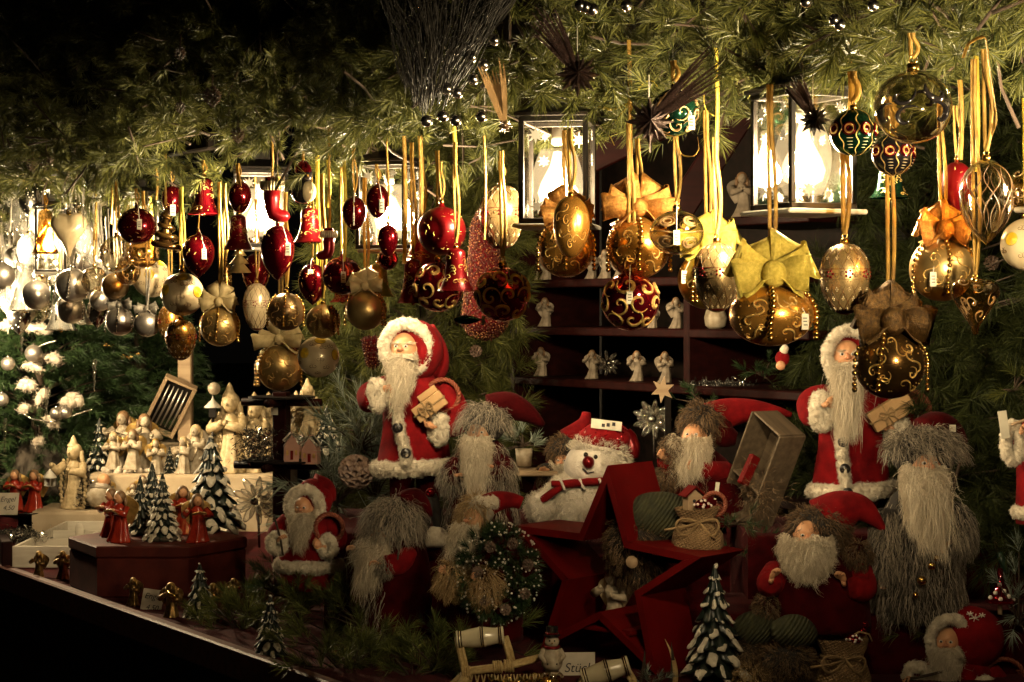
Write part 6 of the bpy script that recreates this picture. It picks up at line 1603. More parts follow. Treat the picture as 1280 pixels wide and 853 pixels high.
toadstool('red toadstool with white dots on the sack beside the birdhouse', 878, 634, 4.0, 11)
toadstool('red toadstool with white dots lying on the front sack', 1067, 802, 3.86, 10)
mb = MB(); k = 3.9/K; c = at(1062, 792, 3.92)
mb.beads([(-8*k, 0, 2*k), (-4*k, .005, 8*k), (12*k, .01, 10*k), (16*k, 0, 2*k), (20*k, .01, 10*k)], 6*k, 16, 10); o = mb.build('red_berries', M['red_mirror'], loc=c); tag(o, 'shiny red berries heaped on top of the front burlap sack', 'berries')
o = MB().tube([(0, 0, 0), (10*k, .0, 6*k), (22*k, .0, 3*k), (26*k, 0, -6*k)], 1.2*k, 6).build('straw', M['twine'], loc=at(1064, 796, 3.86)); tag(o, 'bent straw over the red berries of the front sack', 'straw')
# red woven basket and tag behind the sack on the star box
wicker_hoop('red wicker handle standing in the sack on the star box', 892, 630, 4.04, 14, -.01)
o = MB().bbox((0, 0, 0), (5*4.1/K, .001, 22*4.1/K), .0004, rotm(0, .12, 0)).build('price_tag', M['tagpaper'], loc=at(896, 614, 4.1), smooth=False); tag(o, 'narrow white price tag sticking up behind the sack', 'price tag')

# ---- gnome with the curly beard
d = Doll('gnome_doll', 'gnome with a curly white beard and a bent red cap on the lower step', 'doll', 1020, 780, 3.98, GN)
robe = d.lathe_mb(1022, [(785, 66), (760, 66), (730, 60), (705, 44), (690, 18)], .8); d.out(robe, 'robe', 'velvet_dark')
d.face((1006, 668, -24), 18, -.15, 0, nose=1.1); d.beard((1004, 676, -26), 31, 18, 42, 3200, -.1, taper=.0, w=.85, curl=4.5, wild=.22, clump=16, grav=.35, cl=.75); 
cap = d.ball_mb((1022, 662, -4), (36, 30, 26)); d.out(cap, 'hat_base', 'fur_dark'); d.fur(cap, 'hat_fur', 'fur_brown', 2600, 17, grav=.15, out=.9, w=.85)
d.out(d.tube_mb([(1030, 652, 4), (1052, 638, 6), (1078, 634, 4), (1096, 652, -2), (1104, 662, -4)], [31, 27, 17, 8, 4], 20), 'pointed_hat', 'velvet')
for a_, h_, th in (([(972, 716, -6), (958, 728, -24), (958, 722, -40)], (960, 712, -46), 1), ([(1072, 716, -6), (1076, 734, -28), (1058, 728, -44)], (1044, 715, -52), -1)):
    sl = d.tube_mb(a_, [19, 18, 13], 16); d.out(sl, 'sleeve', 'velvet'); d.hand(h_, (.25*th, -.3, .9), (.6*th, -.5, 0), 22, thumb=th, curl=1.4)
for cx, cy in ((955, 756), (1068, 690)):
    cu = d.ball_mb((cx, cy, -24), (16, 14, 16)); d.fur(cu, 'cuff_fur', 'fur_brown', 900, 12, grav=.2, out=.9, w=.75)
# ================================================================== figurines and goods
M['porcelain'] = pbr('white_porcelain', (.44, .37, .27), .5, spec=.3, col2=(.26, .20, .13), scale=60)
M['dim_porcelain'] = pbr('shaded_porcelain', (.25, .20, .145), .55, spec=.2, col2=(.13, .10, .07), scale=60)  # darker copy of the porcelain, shelf shade put into the colour
M['cream_resin'] = pbr('cream_resin', (.58, .45, .26), .5, col2=(.36, .26, .13), scale=90, bump=.4, bscale=300)
M['brass'] = pbr('old_brass', (.34, .20, .07), .32, .85, col2=(.10, .06, .02), scale=120)
M['gold_paint'] = pbr('gold_paint', (.52, .33, .10), .4, .6, col2=(.30, .18, .05), scale=90)
M['hair_brown'] = pbr('brown_hair_paint', (.20, .11, .05), .5)
M['red_glaze'] = pbr('red_glaze', (.34, .030, .012), .16, col2=(.22, .014, .008), scale=40, coat=.5)
M['ceramic_green'] = pbr('dark_green_glaze', (.012, .020, .014), .35, col2=(.006, .010, .008), coat=.2)
M['ceramic_snow'] = pbr('ceramic_snow', (.66, .60, .48), .6, col2=(.48, .42, .32), scale=120)
M['cotton'] = pbr('cotton_wool', (.72, .62, .50), .95, col2=(.55, .46, .36), scale=40, bump=.8, bscale=200, sheen=.3, transl=.2)
M['grey_sack'] = pbr('grey_sacking', (.07, .055, .04), .95, col2=(.03, .024, .018), scale=12, bump=.6, bscale=260)
M['card'] = pbr('white_card', (.55, .48, .38), .8)
M['ivory_glaze'] = pbr('ivory_glaze', (.56, .49, .33), .2, col2=(.48, .41, .26), scale=20, coat=.4)
M['cane'] = pbr('pale_cane', (.52, .38, .17), .6, col2=(.36, .24, .09), scale=150, bump=.5, bscale=700)
M['foil'] = pbr('gold_foil', (.80, .58, .22), .16, 1.0, bump=1.0, bscale=60)
M['tinsel'] = pbr('silver_tinsel', (.74, .71, .66), .15, .95, island=.6, col2=(.4, .38, .35))
M['acrylic'] = thin_glass('clear_acrylic', (.92, .90, .86), 1.5, frost=.10, rough=.08)
M['cable_green'] = pbr('green_plastic', (.02, .05, .03), .4)

# ---- one small figurine: robe, arms, head, hair, wings, optional thing in the hands; unit height, facing -y
def figurine(name, label, cat, loc, h, rz=0, group=None, robe='porcelain', skin='porcelain', hair='porcelain', wing='porcelain', sway=.06, arms='pray', prop=None, propm='gold_paint', seed=0, wide=.19):
    g = np.random.default_rng(seed); t = thing(name, label, cat, loc, rz, group)
    z = np.array([0, .02, .10, .25, .42, .55, .64, .70, .74]); r = np.array([wide*1.05, wide*1.1, wide*.95, wide*.78, wide*.62, wide*.60, wide*.62, wide*.42, wide*.22])
    a = np.linspace(0, 2*PI, 30, endpoint=False); n = 5*len(z); i = np.linspace(0, len(z)-1, n); Z = np.interp(i, np.arange(len(z)), z); R = np.interp(i, np.arange(len(z)), r)
    fold = 1+.10*np.sin(a*7+1.3)[None]*np.clip(.6-Z, 0, .6)[:, None]/.4+.05*np.sin(a*4)[None]
    cx = sway*np.sin(Z*4.2)
    P = np.stack([cx[:, None]+R[:, None]*fold*np.cos(a), R[:, None]*fold*.82*np.sin(a), np.repeat(Z[:, None], 30, 1)], -1)*h
    P = np.concatenate([np.repeat(P[:1].mean(1, keepdims=True), 30, 1), P, np.repeat(P[-1:].mean(1, keepdims=True), 30, 1)], 0)
    mb = MB().grid(P, False, True)
    cs = sway*math.sin(.66*4.2)
    A = {'pray': [((-.17, 0, .66), (-.20, -.10, .54), (-.03, -.19, .60)), ((.17, 0, .66), (.20, -.10, .54), (.03, -.19, .60))],
         'open': [((-.17, 0, .66), (-.27, -.08, .56), (-.24, -.20, .64)), ((.17, 0, .66), (.24, -.10, .55), (.10, -.22, .58))],
         'play': [((-.17, 0, .66), (-.25, -.10, .60), (-.12, -.19, .70)), ((.17, 0, .66), (.24, -.10, .54), (.08, -.20, .58))]}[arms]
    for q in A: mb.tube(np.array([(x+cs, y, zz) for x, y, zz in q])*h, np.array([.065, .075, .05])*h, 10)
    mb.build('robe', M[robe], t)
    hc = np.array([cs, -.02, .84]); hd = MB().sphere(hc*h, np.array([.092, .10, .112])*h, 18, 12)
    hd.sphere((hc+[0, -.10, -.005])*h, .022*h, 8, 6); hd.tube(np.array([(cs, 0, .70), (cs, -.01, .78)])*h, .042*h, 8)
    for q in A: MB().sphere(np.array([q[2][0]+cs, q[2][1]-.02, q[2][2]+.02])*h, .038*h, 8, 6).build('hand', M[skin], t)
    hd.build('head', M[skin], t)
    hb = MB().sphere((hc+[0, .03, .025])*h, np.array([.112, .108, .115])*h, 18, 12)
    for q in np.linspace(.3, PI-.3, 7):
        x = .10*math.cos(q); y = .03+.08*math.sin(q); hb.tube((hc+np.array([(x, y, .02), (x*1.2, y*1.15, -.10), (x*1.1, y*1.1, -.19)]))*h, np.array([.04, .036, .015])*h, 7)
    hb.build('hair', M[hair], t)
    if wing:
        for sg in (-1, 1):
            u = np.linspace(0, 1, 9); v = np.linspace(0, 1, 7); U, V = np.meshgrid(u, v, indexing='ij')
            X = sg*(.03+.27*V**.8*np.sin(PI*(.12+.8*U))); Zz = .36+.52*U+.10*V*np.sin(PI*U)-.04*V; Y = .13+.10*V-.05*V*V+.012*np.sin(U*40)*V
            F = np.stack([X+cs, Y, Zz], -1)*h; B = F+np.array([0, .022, 0])*h
            w = MB(); w.grid(F if sg > 0 else F[:, ::-1]); w.grid(B[:, ::-1] if sg > 0 else B)
            ed = np.concatenate([np.arange(9)*7, 8*7+np.arange(1, 7), (np.arange(8)[::-1])*7+6, np.arange(1, 6)[::-1]]); f1 = F.reshape(-1, 3)[ed]; b1 = B.reshape(-1, 3)[ed]
            w.grid(np.stack([f1, b1], 1), True, False); w.build('wing', M[wing], t)
    if prop == 'book':
        p = MB(); 
        for sg in (-1, 1): p.bbox(np.array([cs+sg*.075, -.25, .60])*h, np.array([.15, .11, .018])*h, .004*h, rotm(-.5, sg*.25, 0))
        p.build('song_book', M[propm], t, smooth=False)
    if prop == 'horn':
        p = MB().tube(np.array([(cs-.06, -.16, .78), (cs+.02, -.28, .72), (cs+.14, -.40, .68)])*h, np.array([.012, .018, .06])*h, 10); p.build('trumpet', M[propm], t)
    if prop == 'lamp':
        p = MB(); c = np.array([-.30, -.18, .40]); p.bbox(c*h, np.array([.12, .12, .13])*h, .006*h); p.lathe(np.array([(0, .20), (.03, .16), (.10, .08), (.10, .06)])*h, 12, tuple(c*h)); p.tube(np.array([c+[0, 0, .19], [-.26, -.18, .62]])*h, .008*h, 6)
        p.build('hand_lantern', M[propm], t)
    return t
def on(px, v, z): D = Dv(px, v); return at(px, 0, D)*1 + Vector((0, 0, z-at(px, 0, D).z))
def onD(px, D, z): q = at(px, 0, D); q.z = z; return q
GA = 'white angels on the shelves'
# angels on the shelves
rows = [(652, SHZ[0], 36, 'pray', 'white angel at the end of the top shelf behind the lattice egg'), (666, SHZ[0], 38, 'open', 'white angel second on the top shelf beside the lantern'), (681, SHZ[0], 34, 'play', 'white angel close beside two others on the top shelf'),
        (738, SHZ[0], 34, 'pray', 'white angel on the top shelf just past the amber ball with beads'), (755, SHZ[0], 38, 'open', 'white angel on the top shelf between the two amber balls'), (772, SHZ[0], 32, 'play', 'white angel on the top shelf half behind the large amber ball'),
        (926, SHTOP, 60, 'pray', 'white angel standing alone on the high shelf beside the brightest lantern'),
        (680, SHZ[1], 37, 'play', 'white angel alone at the dark end of the middle shelf'), (815, SHZ[1], 28, 'open', 'white angel partly hidden behind the red and gold scroll ball'), (844, SHZ[1], 40, 'play', 'white angel on the middle shelf beside the shelf divider'),
        (675, SHZ[2], 37, 'play', 'white angel at the dark end of the lower shelf'), (739, SHZ[2], 37, 'play', 'white angel on the lower shelf beside the glass flower'), (795, SHZ[2], 39, 'open', 'white angel on the lower shelf between the glass flower and another angel'), (830, SHZ[2], 40, 'pray', 'white angel on the lower shelf over the wooden star')]
protos = {}
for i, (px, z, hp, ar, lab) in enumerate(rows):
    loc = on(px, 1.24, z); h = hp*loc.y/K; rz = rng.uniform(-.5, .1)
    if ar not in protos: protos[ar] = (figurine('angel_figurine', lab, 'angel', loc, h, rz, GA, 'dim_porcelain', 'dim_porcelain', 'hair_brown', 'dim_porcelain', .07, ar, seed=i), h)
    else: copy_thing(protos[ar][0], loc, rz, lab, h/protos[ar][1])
# other shelf goods
loc = on(893, 1.25, SHZ[1]); k = loc.y/K
o = MB().lathe(np.array([(0, 30), (6, 29), (13, 23), (16, 14), (14, 4), (8, 0), (0, 0)])[::-1]*k, 28, wav=.04, wn=9).build('white_pumpkin', M['porcelain'], loc=loc); tag(o, 'round white ribbed jar on the middle shelf behind the lattice egg', 'jar')
def glass_flower(label, loc, r, n=9, stem=True):
    t = thing('glass_flower', label, 'glass flower', loc, rng.uniform(-.3, .3), 'clear glass flowers')
    for lay, (rr, el) in enumerate(((1, .1), (.75, .55))):
        for q in range(n):
            a = 2*PI*q/n+lay*.3; d = np.array([math.cos(a), -math.sin(el)*1.1, math.sin(a)]); R = np.array(Vector(d).to_track_quat('X', 'Z').to_matrix())
            MB().sphere(d*r*rr*.58, np.array([.42, .10, .16])*r*rr, 12, 8, R).build('petal', M['acrylic'], t)
    MB().sphere((0, -.3*r, 0), r*.16, 12, 8).build('heart_bead', M['silver'], t)
    if stem: MB().tube([(0, .02*r, 0), (.02*r, .2*r, -r*1.2), (0, .3*r, -r*1.9)], r*.05, 6).build('stem', M['tinsel'], t)
    return t
glass_flower('clear glass flower between the white angels on the lower shelf', on(760, 1.24, SHZ[2]+.045)+Vector((0, 0, 0)), .038, 7, False)
glass_flower('clear glass flower standing beside the wooden star post', at(816, 524, 4.78), .052, 9)
glass_flower('clear glass flower beside the snowy ceramic tree on the hexagon box', at(321, 626, 5.02), .066, 9)
glass_flower('clear glass flower beside the dark red star stand', at(350, 632, 4.98), .066, 9)
# glitter garland pile on the lower shelf
mb = MB(); c = on(905, 1.24, SHZ[2]); k = c.y/K
n = 500; P = np.stack([rng.normal(0, 18, n)*k, rng.normal(0, 5, n)*k, np.abs(rng.normal(0, 3.5, n))*k], -1); mb.strands(P, rng.normal(size=(n, 3)), 7*k, 1.3*k, 3, .3)
mb.beads(np.stack([rng.normal(0, 18, 26)*k, rng.normal(-3, 4, 26)*k, 2*k+np.abs(rng.normal(0, 2, 26))*k], -1), 1.6*k, 8, 5)
o = mb.build('glitter_garland', M['tinsel'], loc=c, smooth=False); tag(o, 'silver glitter garland heaped on the lower shelf beside the divider', 'garland')
def sprig(name, label, loc, n, R, L, mat='pine_dark', needles=40, w=.0014, flat=.5, cat='fir sprig', group='fir sprigs among the goods', up=.35):
    t = thing(name, label, cat, loc, 0, group)
    C = rng.normal(size=(n, 3))*np.array([R, R*.5, R*flat])*.6; A = C/R+rng.normal(size=(n, 3))*.35+np.array([0, -.25, up])
    MB().tufts(C, A, needles, L, w, 1.1, L*.8).build('needles', M[mat], t, smooth=False)
    mb = MB()
    for i in range(n): mb.tube([C[i], C[i]*.4+np.array([0, 0, -.2*R*flat]), (0, 0, -R*flat*.5)], [.0012, .002, .003], 5)
    mb.build('twigs', M['twig'], t); return t
sprig('fir_sprig', 'dim fir sprig at the end of the lower shelf beside the pine tree', on(955, 1.26, SHZ[2]+.04), 10, .05, .03)
sprig('fir_sprig', 'dark fir sprig over the long red cap under the lower shelf', at(880, 502, 4.75), 9, .05, .028)
sprig('fir_sprig', 'frosted fir sprig in a small pot behind the grey gnome', at(655, 552, 4.70), 10, .045, .026, 'pine_frost')
# wooden star on its post
t = thing('wooden_star', 'flat wooden star on a thin post under the lower angel shelf', 'wooden star', at(830, 600, 4.72)); k = 4.72/K
MB().prism([(x*15*k, z*17*k) for x, z in star_outline(1, .45, 6, .15)], -2.5*k, 2.5*k, None, (-2*k, -3*k, 113*k)).build('star', M['pale_wood'], t, smooth=False)
MB().bbox((5*k, 2*k, 52*k), (8*k, 6*k, 110*k), .001).build('post', M['dark_wood'], t, smooth=False)
# little flower pot behind the grey gnome
o = MB().lathe(np.array([(0, 0), (9, 0), (11, 22), (9.5, 22), (0, 20)])*4.72/K, 24).build('flower_pot', M['porcelain'], loc=at(655, 583, 4.72)); tag(o, 'small white pot behind the grey gnome with the dark red cap', 'flower pot')
o = MB().bbox((0, 0, 0), (.13, .12, .012), .003).build('wooden_board', M['pale_wood'], loc=at(664, 590, 4.70), smooth=False); tag(o, 'flat wooden board under the white pot beside the snowman', 'board')

# ---- the big red star box
D = 4.06; k = D/K
t = thing('star_box', 'large open dark red wooden star box under the green hatted gnome', 'star box', at(752, 828, D), -.72)
out = [(x*158*k, z*137*k+110*k) for x, z in star_outline(1, .42, 5, .06)]
n = len(out); th = 9*k; dep = 92*k
O = np.array(out); ctr = np.array([0, 108*k]); inn = []
for i in range(n):                                        # mitred inner outline
    p0, p1, p2 = O[i-1], O[i], O[(i+1) % n]; d1 = nrm(p1-p0); d2 = nrm(p2-p1)
    n1 = np.array([-d1[1], d1[0]]); n2 = np.array([-d2[1], d2[0]])
    sg = 1 if np.cross(np.append(O[1]-O[0], 0), np.append(ctr-O[0], 0))[2] > 0 else -1
    bis = nrm(n1+n2)*sg; inn.append(p1+bis*th/max(.28, abs(float(np.dot(bis, n1)))))
for i in range(n):
    j = (i+1) % n; q = np.array([O[i], O[j], inn[j], inn[i]]); q = q+(q.mean(0)-q)*.004
    MB().prism([tuple(p) for p in q], 0, dep).build('side_board', M['red_paint'], t, smooth=False)
MB().bbox((0, dep*.5, 40*k), (86*k, dep*.9, 6*k), .001).build('floor_board', M['red_paint'], t, smooth=False)
figurine('angel_figurine', 'dim white angel standing inside the red star box', 'angel', at(762, 788, 4.14), 78*4.14/K, -.4, None, sway=.09, arms='play', hair='hair_brown', wing='cream_resin')

# ---- tilted white crate by the fir tree
D = 4.36; k = D/K
M['dim_white_wood'] = planks('dimmed_white_wood', (.15, .11, .07), (.085, .062, .04))  # white wood darkened, the crate's shade put into the colour
t = thing('wooden_crate', 'whitewashed wooden crate standing tilted behind the long red cap', 'crate', at(952, 588, D), -1.0, None, .0, .50)
w, l, dd = 56*k, 136*k, 42*k
MB().bbox((0, dd/2, 0), (w, 3*k, l), .001).build('bottom_board', M['dim_white_wood'], t, smooth=False)
for sg in (-1, 1): MB().bbox((sg*(w/2+1.6*k), 0, 0), (3*k, dd, l), .001).build('side_board', M['dim_white_wood'], t, smooth=False)
for z in (-l/2, -.12*l, l/2): MB().bbox((0, 0, z), (w-.5*k, dd*.92, 3*k), .001).build('cross_board', M['dim_white_wood'], t, smooth=False)
o = MB().bbox((0, 0, 0), (14*k, 9*k, 40*k), .003).build('red_candle_box', M['red_paint'], loc=at(936, 588, 4.34), smooth=False); o.rotation_euler = (0, .5, .45); tag(o, 'bright red box lying inside the tilted white crate', 'box')
mb = MB(); c = at(950, 622, 4.16); n = 700; P = np.stack([rng.normal(0, 14, n), rng.normal(0, 6, n), rng.normal(0, 14, n)], -1)*4.16/K; mb.strands(P, P*40+rng.normal(size=(n, 3)), .014, .0009, 3, .2)
o = mb.build('dry_grass_ball', M['fur_brown'], loc=c, smooth=False); tag(o, 'dark ball of dry twigs leaning at the foot of the white crate', 'twig ball')

# ---- snowy ceramic fir trees
def snow_tree(label, px, base, D, hp, wp, tiers=6, petals=9, seed=0, foot=False, z=None):
    loc = at(px, base, D); 
    if z is not None: loc.z = z
    k = D/K; h = hp*k; R = wp*k/2; g = np.random.default_rng(seed); t = thing('ceramic_tree', label, 'ceramic tree', loc, g.uniform(0, 1), 'snowy ceramic fir trees')
    body = MB(); snow = MB(); prof = []
    z0 = h*.06
    for j in range(tiers):
        f = j/tiers; r = R*(1-f)**.85; zz = z0+(h-z0)*f; hh = (h-z0)/tiers
        a = np.linspace(0, 2*PI, petals*6, endpoint=False); lob = np.abs(np.cos(a*petals/2+j*PI/2))**.7
        rin = R*(1-(j+1)/tiers)**.85*.50+R*.04
        rows_ = [(r*.25, zz-hh*.02, 0), (r*.72, zz-hh*.20, .25), (r*1.0, zz-hh*.28, .45), (r*.92, zz-.05*hh, .35), (rin, zz+hh*.95, .05)]
        P = np.stack([np.stack([(q*(1-l*(1-lob)))*np.cos(a), (q*(1-l*(1-lob)))*np.sin(a), zq+hh*.22*(1-lob)*(l > .2)+0*a], -1) for q, zq, l in rows_])
        body.grid(P, False, True)
        npt = max(4, petals-(j//2))
        for q in range(petals):
            aa = (q*2+ (0 if j % 2 == 0 else 1))*PI/petals
            if g.random() < .14: continue
            rm = rotm(0, .75, aa); c = np.array([r*.80*math.cos(aa), r*.80*math.sin(aa), zz+hh*.05]); s_ = (.30*r+.05*R)*g.uniform(.8, 1.15)
            snow.sphere(c, (s_*.95*g.uniform(.8, 1.2), s_*.52*g.uniform(.7, 1.2), s_*.24), 10, 7, rm)
    body.lathe([(0, h*.9), (R*.06, h*.92), (0, h*1.0)][::-1], 10); snow.sphere((0, 0, h*.985), R*.07, 8, 6)
    body.lathe([(R*.2, z0), (R*.28, 0), (0, 0)][::-1], 12)
    body.fuzz(.02*R, 3/R); snow.fuzz(.075*R, 6/R)
    body.build('tree_body', M['ceramic_green'], t); snow.build('snow_caps', M['ceramic_snow'], t)
    if foot: MB().sphere((0, 0, R*.12), (R*.95, R*.95, R*.22), 20, 10).fuzz(.05*R, 3/R).build('mossy_foot', M['grey_sack'], t)
    return t
HEX = 1.022
snow_tree('largest snowy ceramic tree on the counter before the green hatted gnomes', 893, 846, 3.92, 140, 86, 8, 7, 1)
snow_tree('snowy ceramic tree on the counter edge before the fir branches', 338, 822, 4.20, 78, 48, 7, 8, 2)
snow_tree('snowy ceramic tree on the counter before the hexagon box', 250, 778, 4.72, 74, 50, 7, 8, 3)
snow_tree('big snowy ceramic tree behind the red singing angel on the hexagon box', 264, 668, 5.40, 118, 86, 8, 8, 4, z=HEX)
snow_tree('very white snowy ceramic tree with a mossy foot on the hexagon box', 203, 680, 5.16, 84, 50, 9, 11, 5, True, z=HEX)
snow_tree('dark snowy ceramic tree on the hexagon box beside the red angel pair', 175, 675, 5.28, 74, 42, 7, 8, 6, z=HEX)
snow_tree('tall thin snowy ceramic tree behind the others on the hexagon box', 190, 668, 5.40, 84, 48, 8, 9, 7, z=HEX)
snow_tree('snowy ceramic tree standing beside the carol singers under the fir', 124, 588, 6.68, 66, 36, 7, 7, 8, z=1.08)
snow_tree('snowy ceramic tree half behind the frosted pine branch', 408, 566, 5.10, 58, 40, 6, 8, 9)
snow_tree('tiny snowy ceramic tree between the singers and the praying angel', 212, 594, 6.58, 34, 20, 6, 8, 10, z=1.08)
snow_tree('tiny snowy ceramic tree behind the kneeling cream angel', 226, 588, 6.68, 34, 22, 6, 8, 11, z=1.08)

# ---- hexagon box
mb = MB()
t = thing('hexagon_box', 'dark red hexagonal wooden box under the ceramic trees', 'box', at(197, 0, 5.24)*1); t.location.z = COUNTER
a = np.arange(6)*PI/3; R = .245; H = HEX-COUNTER
for z0, z1, nm, r in ((0, H-.032, 'box_body', R*.985), (H-.031, H, 'box_lid', R)):
    pr = [(r-.004, z0), (r, z0+.004), (r, z1-.004), (r-.004, z1)]
    MB().lathe([(0, z0)]+pr+[(0, z1)], 6).build(nm, pbr('dark_red_lacquer_'+nm, (.10, .016, .010), .6, col2=(.055, .008, .006), scale=18, bump=.2, bscale=90, spec=.2), t, smooth=False)

# ---- singing angels in red glaze
GS = 'red glazed singing angels'
def singer(label, px, base, D, hp, rz, z=None, arms='pray'):
    loc = at(px, base, D)
    if z is not None: loc.z = z
    return figurine('singing_angel', label, 'angel', loc, hp*D/K, rz, GS, 'red_glaze', 'skin', 'hair_brown', 'gold_paint', .03, arms, 'book', 'gold_paint', wide=.21)
singer('red glazed singing angel foremost of the pair on the hexagon box', 149, 680, 5.12, 66, -.5, HEX)
singer('red glazed singing angel behind its pair on the hexagon box', 138, 674, 5.24, 62, -.7, HEX)
singer('red glazed angel singing before the big ceramic tree', 246, 680, 5.12, 62, .3, HEX, 'open')
singer('red glazed angel peeping out behind the very white ceramic tree', 228, 672, 5.30, 62, .2, HEX)
singer('dim red singing angel with a gold book before the grey sack', 42, 640, 6.45, 54, -.3, None)
singer('dim red singing angel at the photo edge beside the white card', 18, 638, 6.50, 52, -.2, None)
# ---- brass angels along the counter edge
GB = 'small brass angels on the counter'
def brass(label, px, base, D, hp, rz, prop=None, robe='brass'):
    return figurine('brass_angel', label, 'angel', at(px, base, D), hp*D/K, rz, GB, robe, 'brass', 'gold_paint', 'brass', .03, 'play', prop, 'gold', wide=.20)
brass('small brass angel beside the white card on the counter edge', 166, 757, 4.90, 36, -.3)
brass('small brass angel with a trumpet beside the white card', 213, 777, 4.72, 50, .1, 'horn')
brass('small brass angel half behind the ceramic tree on the counter', 266, 772, 4.80, 44, .2)
brass('small brass angel with a trumpet peeping over the fir sprig', 292, 758, 4.85, 36, .3, 'horn')
brass('small brass angel before the white tray', 48, 724, 5.42, 36, -.3)
brass('small brass angel with a green twig beside the hexagon box', 78, 724, 5.36, 36, .1)
# ---- carol singers in cream porcelain on a cotton base
GC = 'cream porcelain angels on the podium'
def cream(label, px, base, D, hp, rz, z=None, prop=None, hair='hair_brown', wing='gold_paint', arms='pray', robe='porcelain', name='carol_singer', group=GC, wide=.19):
    loc = at(px, base, D)
    if z is not None: loc.z = z
    return figurine(name, label, 'angel', loc, hp*D/K, rz, group, robe, 'porcelain' if robe == 'porcelain' else robe, hair, wing, .03, arms, prop, 'porcelain', wide=wide)
Z1 = 1.08
cream('tallest carol singer holding up a wide song sheet', 153, 586, 6.70, 72, -.3, Z1+.012, 'book', arms='open')
cream('small carol singer at the song sheet beside the dark ceramic tree', 141, 588, 6.60, 48, -.3, Z1+.012, None, 'cream_resin')
cream('small carol singer standing between two taller ones', 165, 588, 6.58, 52, -.1, Z1+.012)
cream('carol singer with folded arms and a golden wing', 180, 588, 6.64, 70, .4, Z1+.012, arms='play')
cream('gold haired angel with golden wings before the carol singers', 194, 600, 6.54, 46, .2, Z1, None, 'gold_paint')
cream('praying angel with brown hair standing before the upper podium', 244, 592, 6.60, 62, -.3, Z1, None, 'cream_resin', 'porcelain')
cream('kneeling cream angel beside the tiny ceramic trees', 229, 604, 6.56, 48, -.5, 1.08, None, 'cream_resin', 'porcelain')
mb = MB()
for i in range(26): mb.sphere((rng.uniform(-.085, .085), rng.uniform(-.05, .05), rng.uniform(.0, .010)), rng.uniform(.008, .016), 10, 7)
mb.fuzz(.004, 120); o = mb.build('cotton_snow', M['cotton'], loc=onD(161, 6.62, Z1+.002)); tag(o, 'fluffy cotton snow under the feet of the carol singers', 'cotton snow')
# small heads and figures before the podium
cream('little brown haired figure leaning over the white ball figure', 133, 622, 6.44, 40, .3, .975, wide=.2)
cream('little dark haired figure half hidden behind the red angel pair', 166, 634, 6.40, 34, .0, .975)
cream('little figure with brown hair between the ceramic trees and the pair', 178, 630, 6.44, 42, .2, .975)
t = thing('round_figure', 'round white figure like a snowball beside the red angel pair', 'figurine', onD(124, 6.42, .975)); k = 6.42/K
MB().sphere((0, 0, 17*k), (18*k, 17*k, 17*k), 24, 16).build('round_body', M['porcelain'], t); MB().sphere((6*k, -2*k, 36*k), (8*k, 8*k, 8*k), 16, 10).build('head', M['skin'], t)
MB().tube(np.array([(-8, -8, 28), (2, -12, 30), (12, -8, 28)])*k, 3.5*k, 8).build('scarf', M['cotton'], t)
# silver glitter tree
t = thing('silver_tree', 'small silver glitter tree beside the snowball figure', 'glitter tree', onD(106, 6.42, .975)); k = 6.42/K
n = 900; f = rng.random(n)**1.3; a = rng.uniform(0, 2*PI, n); P = np.stack([15*(1-f)*np.cos(a), 15*(1-f)*np.sin(a), 4+48*f], -1)*k
MB().strands(P, np.stack([np.cos(a), np.sin(a), .3+0*a], -1), 5*k, 1.5*k, 3, .1).build('tinsel_needles', M['tinsel'], t, smooth=False); MB().lathe(np.array([(0, 0), (8, 0), (6, 4), (11, 5), (0, 50)])*k, 14).build('cone_core', M['black_metal'], t)
MB().beads(P[::40]*1.04, 1.8*k, 8, 5).build('silver_beads', M['silver'], t)

# ---- tall angels with pine cone scale wings
def cone_angel(label, px, base, D, hp, rz, z=None, lamp=False):
    loc = at(px, base, D)
    if z is not None: loc.z = z
    t = figurine('scale_winged_angel', label, 'angel', loc, hp*D/K, rz, 'tall cream angels with scaly wings', 'cream_resin', 'cream_resin', 'cream_resin', None, .03, 'open' if lamp else 'pray', 'lamp' if lamp else None, 'white_metal', wide=.17)
    h = hp*D/K; mb = MB()
    for sg in (-1, 1):
        for r_ in range(15):
            for c_ in range(5):
                f = r_/14; x = sg*(.05+.045*c_*(1-.5*abs(f-.4))+.02*(r_ % 2)); zz = .05+.66*f; y = .10-.012*c_+.0*f-.05*(c_ == 4)
                mb.sphere(np.array([x, y-.02, zz])*h, np.array([.032, .022, .036])*h, 7, 5, rotm(.5, 0, 0))
    mb.build('scale_wings', M['cream_resin'], t)
    MB().lathe(np.array([(0, 1.10), (.03, 1.06), (.05, 1.0), (.085, .94), (.09, .93), (0, .95)])[::-1]*h, 10, wav=.15, wn=5).build('crown', M['cream_resin'], t)
    return t
cone_angel('tall cream angel with scaly wings standing on the podium edge beside the dark gap', 287, 618, 6.60, 103, -.3, 1.08)
cone_angel('cream angel with scaly wings behind the silver tinsel at the star stand', 318, 618, 6.62, 92, -.4, 1.08)
cone_angel('cream angel with scaly wings close behind the star stand post', 336, 618, 6.7, 90, .2, 1.08)
cone_angel('cream angel holding a hand lantern under the cotton decked fir', 92, 626, 6.42, 84, -.5, .975, True)
cone_angel('cream angel with golden wings on the upper arm of the star stand', 384, 545, 5.10, 66, .3)
cone_angel('smaller cream angel beside another on the upper arm of the star stand', 370, 545, 5.12, 52, -.2)
